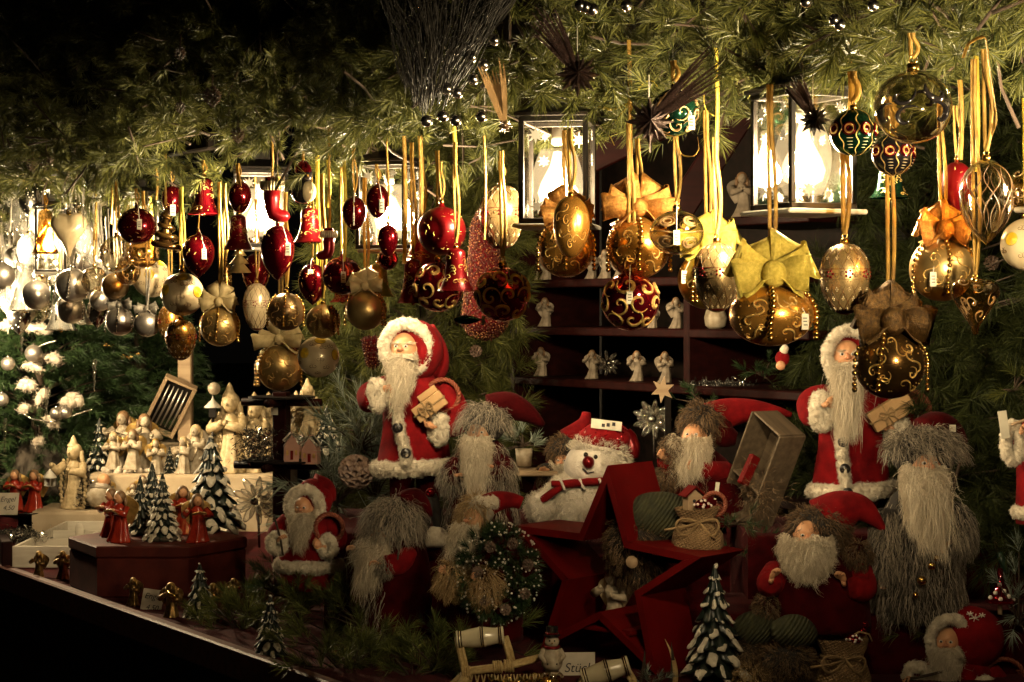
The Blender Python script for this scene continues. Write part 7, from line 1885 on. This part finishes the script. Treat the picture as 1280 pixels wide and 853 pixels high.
# black hand lantern held up on a post before the big tree
t = thing('lamp_post', 'tiny white lamp post beside the tall cream angel', 'lamp post', onD(266, 6.58, 1.08)); k = 6.58/K
MB().bbox((0, 0, 76*k), (9*k, 9*k, 12*k), .001).build('lamp_box', M['black_metal'], t, smooth=False); MB().lathe(np.array([(0, 98), (2, 92), (10, 84), (11, 82), (0, 82)])[::-1]*k, 10).build('lamp_roof', M['white_metal'], t); MB().tube(np.array([(0, 0, 0), (0, 0, 70)])*k, 2*k, 8).build('pole', M['black_metal'], t)
MB().sphere((2*k, -2*k, 106*k), 8*k, 14, 10).build('snow_ball', M['porcelain'], t)

# ---- dark red star stand (pyramid) with cross arms
D = 4.92; k = D/K
t = thing('star_stand', 'dark red wooden stand with cross arms and a star on top', 'stand', at(352, 700, D), -.22)
MB().bbox((0, 0, 104*k), (18*k, 18*k, 212*k), .002).build('post', M['red_wood'], t, smooth=False)
MB().prism(star_outline(30*k, 12*k, 8), -5*k, 5*k, None, (0, 0, 246*k)).build('star', M['red_paint'], t, smooth=False); MB().tube(np.array([(0, 0, 205), (0, 0, 222)])*k, 1.5*k, 6).build('star_pin', M['black_metal'], t)
for z, L in ((197, 52), (118, 62)):
    MB().tube(np.array([(-L, 0, z), (L, 0, z)])*k, 5*k, 12).build('cross_arm', M['red_wood'], t); MB().tube(np.array([(0, -L, z+.5), (0, L, z+.5)])*k, 5*k, 12).build('cross_arm', M['red_wood'], t)
    MB().lathe(np.array([(0, z+5), (L*.8, z+5.2), (L*.8, z+7.5), (0, z+7.5)])*k, 30).build('round_shelf', M['dark_wood'], t, smooth=False)
MB().bbox((-6*k, -9.4*k, 186*k), (9*k, .8*k, 9*k), .0002).build('price_tag', M['tagpaper'], t, smooth=False)
# silver tinsel stars on the lower arm and small pink houses
mb = MB(); n = 900; c = at(322, 562, 4.9); kk = 4.9/K
P = np.stack([rng.normal(0, 13, n), rng.normal(0, 8, n), rng.uniform(-16, 26, n)], -1)*kk; mb.strands(P, rng.normal(size=(n, 3)), 7*kk, 1.5*kk, 3, .1)
mb.beads(P[::50], 1.9*kk, 8, 5); o = mb.build('tinsel_bunch', M['tinsel'], loc=c, smooth=False); tag(o, 'bunch of silver tinsel on the lower arm of the star stand', 'tinsel')
def house(label, px, base, D, w, h, rz=0.2):
    k = D/K; t = thing('snowy_house', label, 'toy house', at(px, base, D), rz, 'snowy little houses on the star stand')
    MB().prism([(-w/2*k, 0), (w/2*k, 0), (w/2*k, h*.5*k), (0, h*k), (-w/2*k, h*.5*k)], -w*.4*k, w*.4*k).build('house_walls', pbr('pink_plaster', (.42, .22, .16), .7), t, smooth=False)
    for sg in (-1, 1): MB().bbox((sg*w*.27*k, 0, h*.80*k), (w*.75*k, w*k, 3*k), .0008, rotm(0, sg*.85, 0)).fuzz(.6*k, .2/k).build('snowy_roof', M['ceramic_snow'], t)
    MB().bbox((0, -w*.41*k, h*.22*k), (w*.2*k, 1*k, h*.3*k), .0003).build('door', M['red_paint'], t, smooth=False)
    for sg in (-1, 1): MB().bbox((sg*w*.3*k, -w*.41*k, h*.3*k), (w*.16*k, 1*k, h*.16*k), .0003).build('window', M['gold_paint'], t, smooth=False)
    return t
house('little snowy house on the lower arm beside the star stand post', 364, 577, 4.86, 18, 38); house('little snowy house with a pink wall at the end of the lower arm', 389, 580, 4.86, 20, 36, -.2); house('smaller snowy house behind two others on the star stand', 377, 576, 4.96, 16, 32, .5)

# ---- white tray with compartments, its red neighbour, tinsel and mugs
t = thing('compartment_tray', 'white wooden tray divided into compartments beside the hexagon box', 'tray', onD(62, 5.95, COUNTER)); 
x0, x1, y0, y1, H = -.015-.075, .40, -.33, .33, .062
x0 = at(18, 0, 5.62).x-t.location.x; x1 = x0+.56
for i, (c, d_) in enumerate((((x0, 0, H/2), (.010, y1-y0, H)), ((x1, 0, H/2), (.010, y1-y0, H)), (((x0+x1)/2, y0, H/2), (x1-x0+.010, .010, H*1.02)), (((x0+x1)/2, y1, H/2), (x1-x0+.010, .010, H*1.01)))):
    MB().bbox(c, d_, .001).build('side_board', M['white_wood'], t, smooth=False)
for y in (-.10, .12): MB().bbox(((x0+x1)/2, y, H*.46), (x1-x0-.011, .008, H*.9), .001).build('divider', M['white_wood'], t, smooth=False)
MB().bbox(((x0+x1)/2+.05, .0, H*.45), (.008, y1-y0-.012, H*.86), .001).build('divider', M['white_wood'], t, smooth=False)
MB().bbox(((x0+x1)/2, 0, .004), (x1-x0-.011, y1-y0-.011, .005), .001).build('tray_floor', M['white_wood'], t, smooth=False)
for x, y in ((x0+.14, -.10), (x0+.24, -.325), (x0+.26, .12)): MB().lathe([(.014, 0), (.014, .04), (.010, .052), (0, .056)], 14, (x, y, H*.8), R=np.diag([1, .45, 1])).build('round_peg', M['white_wood'], t)
for i, (px, py, D, r) in enumerate(((28, 668, 5.85, 26), (8, 664, 5.8, 12))):
    mb = MB(); n = 1300; kk = D/K; P = rng.normal(size=(n, 3))*np.array([r*.42, r*.3, r*.24])*kk; P[:, 2] = np.abs(P[:, 2]); mb.strands(P, rng.normal(size=(n, 3)), 6*kk, 1.5*kk, 3, .1); mb.beads(P[::45], 1.6*kk, 8, 5)
    o = mb.build('tinsel_heap', M['tinsel'], loc=at(px, py+8, D), smooth=False); tag(o, ['glittering heap of silver tinsel in the white tray', 'small heap of silver tinsel at the photo edge'][i], 'tinsel', 'silver tinsel heaps')
t = thing('round_plate', 'dark round plate under the dim red singing angels', 'plate', at(34, 643, 6.45)); MB().lathe(np.array([(0, 0), (.10, 0), (.125, .012), (.128, .016), (.10, .006), (0, .004)]), 40).build('plate_disc', M['black_glass'], t); MB().lathe([(0, -.065), (.05, -.065), (.03, -.04), (.03, 0), (0, 0)], 18).build('plate_foot', M['dark_wood'], t)
o = MB().bbox((0, 0, 0), (.030, .24, .075), .002, rotm(0, 0, .35)).build('red_box', M['red_wood'], loc=onD(4, 5.72, COUNTER+.04), smooth=False); tag(o, 'dark red box at the photo edge beside the white tray', 'box')
# grey sack in the dusk behind
mb = MB().lathe([(0, 0), (.11, 0), (.13, .05), (.115, .12), (.09, .18), (.06, .215), (0, .22)], 40, wav=.10, wn=7); mb.fuzz(.045, 9); mb.fuzz(.012, 40); o = mb.build('grey_sack', M['grey_sack'], loc=onD(54, 6.85, .975)); tag(o, 'slumped grey sack behind the dim red singing angels', 'sack')
# cards with writing
def card(label, px, py, D, w, h, rx, rz, lines, ry=0.0, size=.32):
    k = D/K; t = thing('price_card', label, 'price card', at(px, py, D), rz, 'handwritten price cards', rx, ry)
    MB().bbox((0, 0, 0), (w*k, .0016, h*k), .0003).build('card', M['card'], t, smooth=False)
    for i, (tx, sx, sz, sc_) in enumerate(lines):
        cu = bpy.data.curves.new('lettering', 'FONT'); cu.body = tx; cu.size = h*k*size*sc_; cu.shear = .25; cu.align_x = 'CENTER'; cu.extrude = .0002
        tmp = bpy.data.objects.new('lettering_curve', cu); COL.objects.link(tmp); bpy.context.view_layer.update(); me = bpy.data.meshes.new_from_object(tmp.evaluated_get(bpy.context.evaluated_depsgraph_get())); bpy.data.objects.remove(tmp); me.materials.clear(); me.materials.append(M['ink']); o = bpy.data.objects.new('lettering', me); COL.objects.link(o); o.parent = t; o.rotation_euler = (PI/2, 0, 0); o.location = (sx*w*k, -.0012, sz*h*k)
    return t
card('white price card reading Engel on the counter edge between brass angels', 190, 753, 4.84, 27, 32, -.25, -.1, [('Engel', 0, .12, 1), ('4,50', .05, -.30, .9)], .12)
card('white price card with faint writing at the photo edge before the red singers', 6, 630, 6.32, 34, 28, -.3, 0, [('Engel', .1, .1, 1.0), ('4,50', .15, -.28, .9)])
card('cream card reading Stueck behind the little snowman', 716, 838, 3.97, 56, 44, -.12, .05, [('Stück', .12, -.05, 1.15)], 0, .32)
for ob in bpy.data.objects:
    if ob.get('label', '').startswith('cream card reading'): ob['label'] = 'cream card reading Stück behind the little snowman'
# slanted rack of silver sticks against the post
D = 6.95; k = D/K
t = thing('slanted_rack', 'slanted wooden frame holding silver sticks on the upper podium', 'rack', at(212, 508, D), .25, None, .42, .42)
for sg in (-1, 1): MB().bbox((sg*19*k, 0, 0), (4*k, 12*k, 72*k), .001).build('frame_side', M['pale_wood'], t, smooth=False)
for z in (-36, 36): MB().bbox((0, 0, z*k), (42*k, 12*k, 3*k), .001).build('frame_end', M['pale_wood'], t, smooth=False)
MB().bbox((0, 4*k, 0), (34*k, 2*k, 68*k), .001).build('black_back', M['black_metal'], t, smooth=False)
for i in range(5): MB().tube(np.array([(-12+6*i, -2, -28), (-12+6*i+.6, -2, 0), (-12+6*i, -2, 28)])*k, np.array([1.0, 1.5, .8])*k, 8).build('silver_stick', M['silver_matte'], t)
# dressing of the dark fir: cotton, icicles, little bows, strings
cot = [(22, 402, 22, 8), (48, 412, 32, 9), (8, 408, 14, 8), (62, 448, 26, 10), (40, 458, 20, 8), (32, 482, 18, 12), (52, 498, 14, 16), (90, 502, 24, 16), (28, 510, 14, 9), (64, 528, 16, 12), (48, 554, 12, 8)]
labs = ['cotton snow tuft on the fir under the beaded silver balls', 'wide cotton snow tuft bending on a fir branch', 'cotton snow tuft at the photo edge high on the fir', 'cotton snow tuft beside the small glass cone on the fir', 'small cotton tuft hanging on a fir twig', 'round cotton tuft in the middle of the dark fir', 'upright cotton tuft beside the glass icicle on the fir', 'biggest cotton snow tuft at the end of a fir branch', 'flat cotton tuft over the silver string', 'cotton tuft where two silver strings meet', 'lowest cotton tuft over the grey sack']
for (px, py, w, h), lab in zip(cot, labs):
    D = 6.60; k = D/K; mb = MB()
    for i in range(6): mb.sphere((rng.uniform(-.35, .35)*w*k, rng.uniform(-.2, .2)*w*k, rng.uniform(-.3, .3)*h*k), (w*.34*k, w*.28*k, h*.42*k), 12, 8)
    mb.fuzz(3.0*k, .13/k); P, N = sample(mb, 260); mb.strands(P, N+rng.normal(size=(260, 3))*.6, 5*k, .5*k, 3, .1, 1*k)
    o = mb.build('cotton_tuft', M['cotton'], loc=at(px, py, D)); tag(o, lab, 'cotton tuft', 'cotton tufts on the fir')
ici = [(27, 428, 34, 'glass icicle hanging from the fir at the cotton tuft'), (58, 508, 44, 'long glass icicle in the middle of the dark fir'), (6, 545, 42, 'glass icicle low on the fir at the photo edge'), (118, 470, 40, 'thin beaded icicle between the two dark firs')]
for px, py, hh, lab in ici:
    D = 6.56; k = D/K; q = np.linspace(0, 1, 24)
    o = MB().tube(np.stack([.6*np.sin(q*20)*k, .6*np.cos(q*20)*k, (.5-q)*hh*k], -1), (2.6-2.0*q)*k, 8).build('icicle', M['clear_silver'], loc=at(px, py, D)); tag(o, lab, 'icicle', 'icicles on the fir')
for i, (pts, lab) in enumerate((([(18, 512), (40, 524), (62, 528), (90, 520), (114, 512)], 'silver bead string sagging low across the dark fir'), ([(44, 436), (56, 430), (70, 426)], 'short silver bead string on the fir above the cotton'))):
    P = np.array([np.array(at(a, b, 6.56)) for a, b in pts]); q = np.linspace(0, len(P)-1, 50); Q = np.stack([np.interp(q, np.arange(len(P)), P[:, j]) for j in range(3)], -1); c = Q[0].copy()
    o = MB().beads(Q-c, .0035, 8, 5).tube(Q-c, .001, 5).build('bead_string', M['silver'], loc=c); tag(o, lab, 'bead string')
for i, (px, py, r, lab) in enumerate(((42, 442, 11, 'silver glass cone on the fir beside the cotton tuft'), (10, 455, 9, 'silver glass ball on the fir at the photo edge'), (70, 517, 8, 'silver ball cluster ornament under the big cotton tuft'), (82, 516, 8, 'small silver ball beside another on the bead string'), (2, 500, 9, 'silver ball at the very photo edge on the fir'))):
    D = 6.56; k = D/K; t = thing('fir_bauble', lab, 'bauble', at(px, py, D), 0, 'silver baubles on the dark fir'); MB().sphere((0, 0, 0), r*k, 20, 14).build('ball', M['silver_matte'], t); MB().lathe(np.array([(0, r*1.2), (r*.2, r*1.15), (r*.2, r*.92)])[::-1]*k, 10).build('cap', M['silver'], t)
for px, py, lab in ((136, 432, 'tiny gold bow on the fir under the silver beaded ball'), (158, 446, 'gold bow on the dark fir behind the carol singers'), (168, 444, 'second tiny gold bow close beside another on the fir')):
    k = 7.0/K; o = bow_mb(MB(), 7*k, 4, 4*k, 2, int(px)).build('gold_bow', M['gold'], loc=at(px, py, 7.0)); tag(o, lab, 'bow', 'gold bows on the fir')

# ---- greenery on the counter
sprig('fir_sprig', 'bushy bright fir sprig beside the ceramic tree before the hexagon box', at(312, 764, 4.62), 40, .085, .034, 'pine_lit', 46, .0012, .75, up=.6)
sprig('fir_sprig', 'fir sprig lying on the counter edge before the small Santa', at(408, 800, 4.32), 26, .075, .036, 'pine_lit', 40, .0012, .6)
sprig('fir_sprig', 'fir branch on the counter under the sideways grey gnome', at(470, 808, 4.12), 26, .075, .036, 'pine_lit', 40, .0012, .5)
sprig('fir_sprig', 'bright fir branch at the bottom edge before the wicker basket', at(515, 842, 3.98), 26, .07, .036, 'pine_lit', 40, .0012, .5)
sprig('fir_sprig', 'dark fir branch between the sideways gnome and the wreath', at(545, 790, 4.2), 16, .06, .034, 'pine_dark', 40, .0012, .6)
sprig('fir_sprig', 'dim fir sprig under the feet of the small Santa', at(345, 735, 4.6), 16, .06, .032, 'pine_dark', 40, .0012, .6)
sprig('fir_sprig', 'fir sprig behind the cap of the small snowy Santa', at(1160, 782, 4.0), 8, .04, .03, 'pine_lit', 36, .0012, .5)
sprig('fir_sprig', 'frosted fir branch at the photo edge beside the dotted ornament', at(1274, 760, 3.95), 18, .05, .032, 'pine_frost', 40, .0013, 1.4)
sprig('fir_sprig', 'dark fir branch between the sack and the curly gnome', at(935, 690, 4.25), 16, .06, .03, 'pine_dark', 40, .0012, .4)
sprig('fir_sprig', 'fir sprig with tag before the white crate foot', at(920, 650, 4.2), 10, .05, .03, 'pine_dark', 36, .0012, .4)
sprig('fir_sprig', 'bright green fir sprig in the dark pine beside the Santa hand', at(1268, 480, 4.0), 10, .05, .032, 'pine_lit', 40, .0012, .7)
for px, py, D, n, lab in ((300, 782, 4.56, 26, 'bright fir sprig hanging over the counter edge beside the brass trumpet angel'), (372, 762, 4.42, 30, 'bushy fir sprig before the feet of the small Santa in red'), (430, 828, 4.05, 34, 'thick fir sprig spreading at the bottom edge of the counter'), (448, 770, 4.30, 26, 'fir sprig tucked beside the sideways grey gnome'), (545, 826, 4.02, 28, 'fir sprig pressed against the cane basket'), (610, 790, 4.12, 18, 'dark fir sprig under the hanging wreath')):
    sprig('fir_sprig', lab, at(px, py, D), n, .075, .040, 'pine_lit', 56, .0013, .7, up=.7)
# frosted pine branches with a cone behind the small Santa
for px, py, n, lab in ((448, 545, 26, 'frosted pine branch beside the big Santa before the pine tree'), (420, 612, 24, 'frosted pine branch spreading behind the small Santa'), (470, 606, 22, 'long frosted needles around the big pine cone')):
    t = sprig('frosted_branch', lab, at(px, py, 4.85), n, .085, .066, 'pine_frost', 44, .0014, .9, 'pine branch', 'frosted pine branches')
o = pine_cone_mb(MB(), (0, 0, 0), .042, .08, (.2, -.75, .6), 70).build('pine_cone', M['cone_frost'], loc=at(446, 588, 4.72), smooth=False); tag(o, 'large dusted pine cone among the frosted branches', 'pine cone')

# ---- wicker basket with ceramic handles at the bottom edge, little snowman, foil
D = 3.88; k = D/K
t = thing('cane_basket', 'pale cane basket with ivory ceramic handles at the bottom edge', 'basket', at(680, 880, D)); q = lambda x, y, d=0: (np.array([(x-680), d, (880-y)])*k)
def ceramic(cx, cy, L, ang, r):
    pr = np.array([(-.5, .72), (-.49, .86), (-.46, .9), (-.42, .80), (-.36, .78), (-.2, .92), (-.02, 1.0), (0, 1.08), (.03, 1.0), (.06, 1.06), (.09, .98), (.25, .84), (.36, .78), (.40, .88), (.42, .80), (.46, .90), (.5, .84), (.5, .6)])
    n = len(pr); i = np.linspace(0, n-1, n*3); zz = np.interp(i, np.arange(n), pr[:, 0])*L*k; rr = np.interp(i, np.arange(n), pr[:, 1])*r*k
    R = rotm(0, PI/2-ang, 0); mb = MB().lathe(np.stack([rr, zz], -1), 30, tuple(q(cx, cy)), R=R); mb.lathe([(0, -.45*L*k), (r*.6*k, -.46*L*k), (r*.72*k, -.5*L*k)], 24, tuple(q(cx, cy)), R=R)
    h = mb.build('ceramic_handle', M['ivory_glaze'], t)
    for zf in (-.44, -.39, .02, .065, .40, .44):
        g = MB(); a = np.linspace(0, 2*PI, 30); rr_ = np.interp(zf, pr[:, 0], pr[:, 1])*r*1.01*k; g.tube(np.stack([rr_*np.cos(a), rr_*np.sin(a), zf*L*k+0*a], -1)@R.T+q(cx, cy), .9*k, 6, cap=False); g.build('gold_ring', M['gold_dark'], h)
ceramic(600, 797, 60, .10, 13); ceramic(757, 840, 62, .28, 14)
def cane(pts, r, name='cane_rod', n=3):
    P = np.array([q(*p) for p in pts]); mb = MB()
    for j in range(n):
        a = j*2*PI/n; mb.tube(P+np.array([math.cos(a)*r*.5, math.sin(a)*r*.5, math.sin(a+1)*r*.3])*k, r*.62*k, 8)
    mb.build(name, M['cane'], t)
cane([(572, 797, -1), (576, 815, -2), (581, 838, -3), (583, 860, -3)], 5); cane([(630, 797, 1), (635, 812, 2), (640, 832, 2)], 5)
cane([(560, 862, 0), (585, 838, -4), (632, 832, -5), (674, 824, 10)], 6); cane([(572, 885, 0), (574, 862, -8), (582, 842, -6)], 7); cane([(722, 862, 0), (728, 850, -2), (735, 842, 0)], 5); cane([(780, 834, 0), (790, 850, 2), (796, 880, 4)], 5)
for (x, y) in ((636, 832), (583, 840), (622, 833)):
    a = np.linspace(0, 2*PI*4, 50); MB().tube(np.stack([(a/25-.5)*12*k, 7*k*np.cos(a), 7*k*np.sin(a)], -1)+q(x, y, -4), 1.5*k, 6).build('cane_binding', M['cane'], t)
mb = MB()
for i in range(14):
    x = 586+i*8; mb.tube([q(x, 842, -4), q(x+5, 866, -6)], 1.0*k, 5); mb.tube([q(x+5, 842, -4), q(x, 866, -6)], 1.0*k, 5)
mb.build('cane_lattice', M['cane'], t)
mb = MB(); u = np.linspace(0, 1, 26); U, V = np.meshgrid(u, u, indexing='ij'); P = np.stack([(U-.5)*88*k, (V-.5)*50*k, 6*k*vnoise(np.stack([U*7, V*6, U*0], -1))+4*k*vnoise(np.stack([U*16, V*15, U*0+4], -1))], -1)
mb.grid(P); o = mb.build('gold_foil', M['foil'], loc=at(655, 852, 3.86), smooth=False); tag(o, 'crumpled gold foil lying in the cane basket', 'foil')
t = thing('snowman_figurine', 'little ceramic snowman with a black top hat on the basket', 'snowman', at(690, 838, 3.86)); k = 3.86/K
MB().lathe(np.array([(0, 0), (9, 0), (13, 6), (13.5, 14), (10, 24), (8.5, 28), (0, 30)])*k, 24).build('body', M['porcelain'], t); MB().sphere((0, 0, 36*k), (9*k, 8.5*k, 9*k), 18, 12).build('head', M['porcelain'], t)
for sg in (-1, 1): MB().tube(np.array([(sg*9, 0, 26), (sg*14, -3, 18), (sg*8, -10, 11)])*k, np.array([4, 4, 3])*k, 10).build('arm', M['porcelain'], t)
MB().lathe(np.array([(0, 43), (10.5, 43), (10.5, 44.5), (7.5, 45), (7.8, 55), (0, 56)])*k, 20).build('top_hat', M['black_glass'], t); a = np.linspace(0, 2*PI, 20); MB().tube(np.stack([8.5*np.cos(a), 8.2*np.sin(a), 29+0*a], -1)*k, 2.2*k, 8, cap=False).build('red_scarf', M['red_matte'], t); MB().tube(np.stack([7.7*np.cos(a), 7.7*np.sin(a), 46.5+0*a], -1)*k, 1.1*k, 6, cap=False).build('hat_band', M['red_matte'], t)
mb = MB(); mb.beads(np.array([(-3, -8, 38), (3, -8, 38), (-5, -10, 10), (5, -10, 10)])*k, np.array([1.1, 1.1, 2.4, 2.4])*k, 8, 6); mb.build('eyes_and_mittens', M['black_glass'], t); MB().lathe(np.array([(1.3, 0), (0, 5)])*k, 8, (0, -8*k, 35*k), R=rotm(PI/2, 0, 0)).build('carrot_nose', M['gold_amber'], t)
o = MB().sphere((0, 0, 0), (15*k, 13*k, 8*k), 24, 14).build('glass_dome', M['clear'], loc=at(690, 846, 3.85)); tag(o, 'clear glass dome under the little ceramic snowman', 'glass dome')
for i, (px, py, h, b) in enumerate(((800, 850, 50, .1), (838, 846, 60, .0), (843, 830, 64, -.2))):
    q_ = np.linspace(0, 1, 12); k = 3.9/K; o = MB().strip(np.stack([(b*h*q_**2+3*np.sin(q_*3))*k, -6*q_*k, h*q_*k], -1), (1, .3, 0), 7*k*np.sin(np.linspace(1.2, PI-.05, 12))).build('dry_leaf', M['cane' if i == 2 else 'twig'], loc=at(px, 862, 3.9)); tag(o, ['dry upright leaf beside the ceramic handle', 'brown upright leaf beside the ceramic tree foot', 'pale curling leaf tip over the dark counter'][i], 'dry leaf', 'dry leaves at the bottom edge')
sprig('fir_sprig', 'frosted sprig between the ceramic handle and the dry leaves', at(815, 852, 3.9), 7, .03, .02, 'pine_frost', 30, .0011, .6)
# dotted toadstool clip and green candle light at the edge of the fir wall
t = thing('toadstool_clip', 'red dotted toadstool ornament clipped to the pine at the photo edge', 'toadstool', at(1250, 752, 3.95)); k = 3.95/K
MB().lathe(np.array([(0, 42), (3.5, 41), (4, 30), (6, 20), (12, 8), (20, 0), (18, -1), (0, 1)])[::-1]*k, 24).build('cap', M['red_mirror'], t); MB().beads(np.array([(-14, -8, 6), (-3, -15, 5), (8, -12, 8), (15, -6, 3), (-2, -6, 22), (3, -8, 14), (-8, -9, 12)])*k, 2.8*k, 10, 6).build('white_dots', M['plush'], t); MB().tube(np.array([(0, 0, 0), (0, 0, -16)])*k, 3*k, 8).build('stalk', M['pearl'], t)
t = thing('light_candle', 'unlit green plastic light candle leaning over the toadstool ornament', 'fairy light', at(1258, 716, 3.96), 0, None, 0, -.35); MB().tube(np.array([(0, 0, 0), (0, 0, 28)])*k, 4.5*k, 12).build('holder', M['cable_green'], t); MB().lathe(np.array([(4, 28), (3.5, 34), (1.5, 42), (0, 44)])*k, 12).build('bulb', M['clear'], t)
# small santa face ornament in the fir beside the gold ball
t = thing('santa_face_ornament', 'tiny red capped face ornament in the fir beside the squat gold ball', 'ornament', at(978, 448, 4.3)); k = 4.3/K
MB().sphere((0, 0, 0), (9*k, 7*k, 10*k), 16, 10).build('red_cap', M['velvet'], t); o = MB().sphere((2*k, -2*k, 11*k), 6*k, 12, 8).fuzz(1*k, .2/k).build('pompom', M['fleece'], t); MB().sphere((-3*k, -6*k, -9*k), (6*k, 4*k, 6*k), 12, 8).build('face', M['skin'], t)
for i, (px, py, r, lab) in enumerate(((1240, 330, 9, 'small brown cone in the pine under the clear drop'), (595, 440, 9, 'small brown cone in the pine tree beside the Santa hood'), (1100, 465, 10, 'brown cone in the pine behind the dark gold ball'))):
    k = 4.35/K; o = pine_cone_mb(MB(), (0, 0, 0), r*k, r*2*k, (.2, -.6, -.6), 36).build('pine_cone', M['cone_frost'], loc=at(px, py, [4.2, 5.15, 4.3][i]), smooth=False); tag(o, lab, 'pine cone', 'cones in the pine branches')
